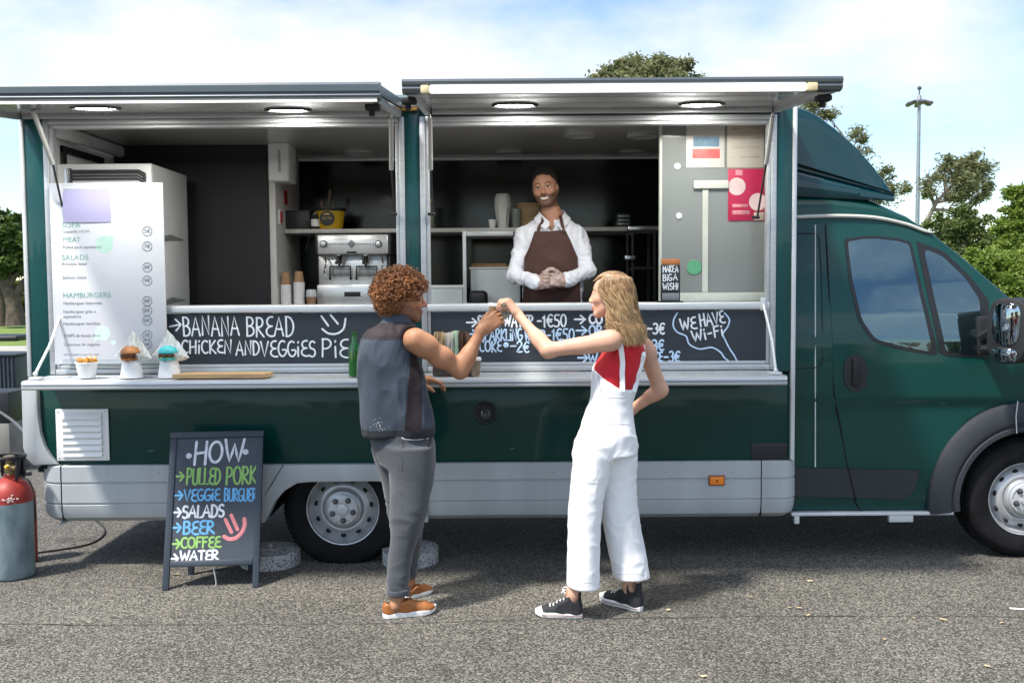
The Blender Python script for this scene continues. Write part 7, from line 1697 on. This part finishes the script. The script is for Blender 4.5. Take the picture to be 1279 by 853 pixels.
obj('strap', strap(l2, .0125, (.4, -.9, .1)), wh, ov)
seam = mat('shaded white seam', (.50, .50, .52), .9)
mb = MB(); mb.tube([hit(x, 488.5+(x-745)*.0-(2 if x < 760 else 0)+8, .0006) for x in range(740, 792, 4)], .0014, 6); mb.tube([hit(x, 528+(x-725)*.03, .0006) for x in range(728, 792, 4)], .0012, 6); mb.tube([hit(x, 603, .0004) for x in range(732, 754, 3)], .0012, 6)
mb.tube([hit(x, 727, .0005) for x in range(711, 747, 4)], .0010, 6); mb.tube([hit(x, 716.5, .0005) for x in range(769, 809, 4)], .0010, 6); mb.tube([hit(761+(y-500)*.02, y, .0004) for y in range(493, 592, 8)], .0011, 6); obj('seam', mb, seam, ov)
mb = MB(); mb.tube([hit(747.5+.12*(y-466), y, .0008) for y in range(468, 494, 4)], .0018, 6); mb.box(*[c for v in [hit(748, 470, .001)] for c in (v.x-.003, v.x+.003, v.y-.003, v.y+.001, v.z-.012, v.z+.004)], .001); obj('zip', mb, steel, ov)
# blonde hair
s = SDF(WO-np.array((.22, .2, .32)), WO+np.array((.26, .2, .2)), .005); Lw = lambda *p: WO+WR_@(np.array(p)*wsc)
s.ell(Lw(0, -.016, .032), (.074*wsc, .090*wsc, .085*wsc), WR_, .02); s.cone(Lw(0, -.05, .01), Lw(0, -.090, -.14), .066, .046, .04)
for x in (-1, 1): s.cone(Lw(x*.054, -.016, .02), Lw(x*.050, -.020, -.08), .028, .020, .03); s.cone(Lw(x*.048, -.05, -.04), Lw(x*.046, -.085, -.15), .036, .022, .04)
s.ell(Lw(0, .115, -.03), (.09, .080, .10), WR_, .015, 's')
P, Q = s.mesh(); P = folds(P, Q, .006, 14, (1, 1, .3), None, 31)
hb = emit('hair', P, Q, mat('brown blonde base', (.17, .09, .038), .6, var=.3, vscale=30, stretch=(1, 1, .2)), wom)
curves = []
for i in range(2600):
    side = rnd.choice((-1, 1)) if rnd.random() < .35 else -1
    fi = rnd.uniform(-.15, 1.12)*side                       # 0 back .. 1 beside the face
    a = fi*math.radians(100)
    y0 = .078-.13*(1-abs(fi))*rnd.random()-.02*rnd.random()
    p0 = (side*rnd.uniform(.0, .02), y0, .116-.35*max(0, y0-.02)**1.2-(.2*max(0, -y0-.02)))
    dep = rnd.uniform(.90, 1.05)
    def ringp(rx, ry, yc, z): return (math.sin(a)*rx*dep, yc-math.cos(a)*ry*dep, z)
    lim = abs(fi) > .8
    p0 = (p0[0], p0[1], .028+.096*math.sqrt(max(.2, 1-((p0[1]+.014)/.108)**2))); p05 = ringp(.060, .072, -.014+.012*abs(fi), .098); p1 = ringp(.082, .098, -.013+.016*abs(fi), .062); p2 = ringp(.090, .108, -.016+.012*abs(fi), .015); p3 = ringp(.092, .098, -.034-.006*abs(fi), -.055)
    ze = (-.15-.10*rnd.random()**.7) if not lim else rnd.uniform(-.20, -.13)
    p4 = ringp(.088, .088, -.066+.022*abs(fi), -.125); p5 = ringp(.082, .080, -.082+.03*abs(fi), ze)
    p5 = tuple(np.array(p5)+NR.normal(size=3)*(.012, .012, .004)+np.array((math.sin(a), -math.cos(a), 0))*rnd.uniform(-.004, .022)); ph = fi*5+rnd.uniform(-.8, .8); w_ = rnd.uniform(.004, .012)
    pts = [Lw(*p) for p in (p0, p05, p1, p2, p3, p4, p5)]; pts = spline(pts, 5)
    n_ = len(pts); tng = Vector(WR_@np.array((math.cos(a), math.sin(a), 0))); rad = Vector(WR_@np.array((math.sin(a), -math.cos(a), 0)))
    fq = rnd.uniform(.42, .78); curves.append([p+tng*(math.sin(ph+j*fq)*w_*(j/n_)**1.1*1.7)+rad*(math.cos(ph+j*fq)*w_*(j/n_)**1.1*1.2) for j, p in enumerate(pts)])
strands('strands', curves, ombre(hairmat('blonde strands', (.19, .10, .042), (.66, .47, .25), .36), float(WO[2])-.10, float(WO[2])+.10, (.52, .46, .40)), hb, r0=.0019)
hi_ = dict(sole=mat('off white rubber', (.70, .69, .66)), upper=mat('black canvas', (.020, .021, .023), .8, var=.25, vscale=20, bump=.25, bscale=300))
for h_, t_ in ((WG(727.5, 771), WG(668.5, 768.5)), (WG(801.5, 763.5), WG(750, 749.5))):
    sh_ = obj('shoe', MB().ball(Vector(h_).lerp(Vector(t_), .4)+Vector((0, 0, .03)), .012, 1), hi_['upper'], wom); shoe(sh_, h_, t_, 'hightop', hi_)

# ------------------------------------------------------------------ smiling server
srv = thing('person', 'smiling bearded server in a white shirt and brown apron behind the ledge', 'person', loc=(XX(690, 6.3, 350), 6.3, .60), world=True)
SS = np.array((.40, .20, .125))
fd = nrmv((-.20, -.97, -.06)); SR = frame(fd, roll=-.13); SO = J(681, 235, 6.26); ssc = 1.0
s = SDF((-.13, 5.92, .60), (.60, 6.58, 2.42), .0046); nb = J(690, 272, 6.30)
head(s, SO, SR, ssc, neck=nb, rn=.054, smile=True)
shR, elR, wrR = J(655, 294, 6.31), J(643.5, 344, 6.22), J(671, 354, 6.06); shL, elL, wrL = J(722, 294, 6.31), J(734, 338, 6.22), J(706, 351, 6.05)
s.cone(nb, J(690, 300, 6.3), .06, .1, .04); s.cone(J(690, 310, 6.3), J(690, 400, 6.3), .11, .11, .04)
for a, b, c in ((shR, elR, wrR), (shL, elL, wrL)): s.cone(a, b, .048, .038, .03); s.cone(b, c, .036, .026, .03)
for x in (-.1, .1): s.cone((J(690, 400, 6.3)[0]+x, 6.3, 1.45), (J(690, 400, 6.3)[0]+x, 6.3, .64), .085, .05, .04)
hc_ = J(689, 350, 6.03)
hand(s, wrR, (.85, -.25, .12), (.25, .75, .05), 1, .98, curls=((.9, .9, .5), (.9, .9, .5), (.95, .9, .5), (1.0, .9, .5))); hand(s, wrL, (-.85, -.28, .08), (-.3, .75, -.1), -1, .98, curls=((.8, .9, .5), (.85, .9, .5), (.9, .9, .5), (.9, .9, .5)))
P, Q = s.mesh(); P = relax(P, Q, 1); c = facetone(P, SO, SR, ssc, SS, beard=.8, eye=.62, brow=(.015, .01, .008), lip=(.26, .08, .06), stub=(.018, .012, .009))
q = hloc(P, SO, SR, ssc); m = (sstep(.025, .021, np.abs(q[:, 0]))*sstep(.0068, .0045, np.abs(q[:, 2]+.067-9*q[:, 0]**2))*sstep(.06, .075, q[:, 1])*(np.linalg.norm(q, axis=1) < .16))[:, None]
c = c*(1-m)+np.array((.66, .63, .58))*m
emit('body', P, Q, skin('deep brown skin'), srv, c)
# thin plastic gloves over the clasped hands
s = SDF((-.02, 5.88, 1.45), (.55, 6.25, 1.80), .0042)
hand(s, wrR, (.85, -.25, .12), (.25, .75, .05), 1, .98, curls=((.9, .9, .5), (.9, .9, .5), (.95, .9, .5), (1.0, .9, .5)), grow=.0012, fk=.003); hand(s, wrL, (-.85, -.28, .08), (-.3, .75, -.1), -1, .98, curls=((.8, .9, .5), (.85, .9, .5), (.9, .9, .5), (.9, .9, .5)), grow=.0012, fk=.003)
s.cut(lambda X, Y, Z: np.maximum(wrR[0]-.012-X, X-wrL[0]-.012)+0*Y+0*Z); P, Q = s.mesh(); P = folds(P, Q, .003, 45, (1, 1, 1), None, 41)
emit('gloves', P, Q, mat('clear plastic glove', (.34, .215, .175), .28, var=.25, vscale=40, bump=.5, bscale=120, col2=(.50, .38, .34)), srv)
s = SDF(SO-.17, SO+.19, .004); Ls = lambda *p: SO+SR@np.array(p)
s.ell(Ls(0, -.015, .034), (.0765, .095, .0885), SR, .02); s.ell(Ls(0, .112, .002), (.074, .078, .088), SR, .010, 's')
for x in (-1, 1): s.ell(Ls(x*.085, .03, -.030), (.03, .06, .05), SR, .008, 's'); s.ell(Ls(x*.088, -.01, -.02), (.022, .028, .042), SR, .008, 's')
s.cut(lambda X, Y, Z: -(.055+((X-SO[0])*SR[0, 2]+(Y-SO[1])*SR[1, 2]+(Z-SO[2])*SR[2, 2])))
P, Q = s.mesh(); P = folds(P, Q, .003, 60, (1, 1, 1), None, 43, ridge=False)
hs_ = emit('hair', P, Q, mat('short black hair', (.010, .008, .007), .55, var=.4, vscale=60, bump=.6, bscale=200), srv)
N_ = vnormals(P, Q); mb = MB()
for i in NR.choice(len(P), 2600):
    n = nrmv(N_[i]*.8+NR.normal(size=3)*.5); mb.tube([P[i]-N_[i]*.002, P[i]+n*.004, P[i]+n*.004+nrmv(n+NR.normal(size=3)*.8)*.005], [.0014, .0012, .0005], 3, cap=False)
obj('short_curls', mb, hairmat('black hair strands', (.006, .005, .005), (.028, .020, .016), .5), hs_, smooth=180, fix=False)
# shirt
tr_ = [(277, 668, 711, 6.31, .075), (281, 660, 718, 6.31, .09), (287, 652, 725, 6.30, .11), (297, 650, 730, 6.30, .12), (320, 653, 728, 6.29, .13), (345, 654, 727, 6.285, .135), (372, 655, 726, 6.29, .135), (400, 655, 726, 6.30, .13)]
s = SDF((-.13, 5.95, 1.30), (.60, 6.58, 2.14), .0044); s.stack(pxrows(tr_), .03, p=2.3)
for a, b, c in ((shR, elR, wrR), (shL, elL, wrL)):
    s.cone(a, b, .052, .041, .03); s.cone(b, b+(c-b)*.9, .041, .034, .025); s.cone(b+(c-b)*.72, b+(c-b)*.92, .041, .040, .004)
nk = nrmv(SO+SR@np.array((0, -.022, -.05))-nb)
s.cone(nb-nk*.01, nb+nk*.2, .060, .07, .004, 's'); s.ell(J(689, 281, 6.19), (.026, .09, .050), None, .006, 's')
P, Q = s.mesh(); P = relax(P, Q, 1); P = folds(P, Q, .009, 10, (1, 1, .8), None, 51); P = folds(P, Q, .004, 24, (1, 1, 1), None, 52)
shirt_m = mat('pale blue white shirt', (.70, .71, .76), .8, var=.03, bump=.1, bscale=150)
shirt = emit('shirt', P, Q, shirt_m, srv); hit_s, near_s = caster(P, Q)
for sgn in (-1, 1):
    mb = MB(); n0 = Vector(nb+nk*.005)
    pts = [n0+Vector((sgn*.0, .080, .045)), n0+Vector((sgn*.058, .050, .040)), n0+Vector((sgn*.078, -.02, .018)), n0+Vector((sgn*.022, -.125, -.050))]
    up_ = spline(pts, 5); k_ = len(up_); G = []
    for i, p in enumerate(up_):
        f_ = i/(k_-1); outv = Vector((p.x-n0.x, p.y-n0.y, 0)).normalized(); w_ = .026+.010*f_
        G.append([p+Vector((0, 0, .010)), p+outv*.010+Vector((0, 0, -.3*w_)), p+outv*(.016+.006*f_)+Vector((sgn*.026*f_, -.012*f_, -w_*1.05))])
    mb.grid(G); mb.grid([[q+Vector((0, .0, -.003)) for q in r_] for r_ in G], flip=True); obj('collar', mb, shirt_m, shirt)
mb = MB()
for y in (284, 288): pass
# apron
a0, a1 = (667, 289), (707, 289); b0, b1 = (655.5, 322), (722, 322)
s = SDF((-.02, 6.02, 1.30), (.56, 6.40, 2.10), .0044); s.stack(pxrows(tr_[2:]), .03, p=2.3, grow=.021)
zt_ = ZZ(289, 6.16, 690); xl = lambda z: np.interp(z, [ZZ(420, 6.16), ZZ(322, 6.16), ZZ(312, 6.16), zt_], [XX(652, 6.16, 330), XX(656, 6.16, 330), XX(660, 6.16, 320), XX(668.5, 6.16, 300)]); xr = lambda z: np.interp(z, [ZZ(420, 6.16), ZZ(322, 6.16), ZZ(312, 6.16), zt_], [XX(727, 6.16, 330), XX(722, 6.16, 330), XX(717, 6.16, 320), XX(706, 6.16, 300)])
s.cut(lambda X, Y, Z: np.maximum(np.maximum(Z-zt_+0*X, np.maximum(xl(Z)-X, X-xr(Z))), Y-6.33))
P, Q = s.mesh(); P = relax(P, Q, 1); P = folds(P, Q, .006, 7, (1, 1, .8), None, 61)
brown_a = mat('dark brown canvas apron', (.060, .024, .018), .75, var=.15, vscale=12, bump=.15, bscale=250)
ap = emit('apron', P, Q, brown_a, srv)
for sgn, (x0, x1) in ((-1, (671, 677)), (1, (704, 700.5))):
    mb = MB(); p_ = [W(x0, 290, 6.155), W(x0+.3*(x1-x0), 283, 6.17), W(x1-.3*(x1-x0)*0, 275, 6.20), W(x1+sgn*-1.0, 268, 6.27)]
    p_ = [near_s(v, .010)+Vector((0, -.006, 0)) for v in p_[:3]]+[p_[3]] if sgn < 0 else [W(704, 291, 6.15), W(703, 284, 6.155), W(701.5, 277, 6.175), W(700, 269, 6.24)]
    mb.tube(p_, .010, 8, smooth=4, flat=(Vector((0, -1, .4)).normalized(), .2)); obj('neck_strap', mb, brown_a, ap)
mb = MB(); mb.tube([near_s(W(656, 352, 6.16), .013), near_s(W(654, 350, 6.25), .01), near_s(W(654, 349, 6.33), .01)], .008, 8, flat=(EZ, 1.0)); obj('waist_tie', mb, brown_a, ap)

# ------------------------------------------------------------------ what the two guests hold up together
c = J(617.5, 386, 4.985); ax_ = nrmv((.15, 0, .98))
M = Matrix.Translation(Vector(c)) @ Vector((0, 0, 1)).rotation_difference(Vector(ax_)).to_matrix().to_4x4()
t = thing('paper_cup', 'small kraft cup with a flat white lid held up by the man', 'paper cup', loc=c, world=True)
m = MB(); m.lathe([(.020, -.055), (.022, -.054), (.030, .012), (.0305, .014)], n=28, M=M); obj('cup', m, kraft, t)
m = MB(); m.lathe([(.032, .012), (.0335, .016), (.0325, .024), (.026, .027), (.002, .027)], n=28, M=M); obj('lid', m, paper, t)
c = J(630.5, 388, 4.94); M = Matrix.Translation(Vector(c)) @ Matrix.Rotation(-.2, 4, 'Y')
t = thing('drinking_glass', 'small glass of amber drink held up in the woman\'s fingers', 'glass', loc=c, world=True)
m = MB(); m.lathe([(.016, -.03), (.018, -.028), (.022, .03), (.021, .03), (.017, -.024)], n=24, M=M, capt=False); obj('tumbler', m, mat('pale clear glass', (.5, .55, .5)), t)
m = MB(); m.lathe([(.0168, -.024), (.0205, .020), (.002, .020)], n=24, M=M); obj('drink', m, mat('amber drink', (.55, .28, .03), .2), t)
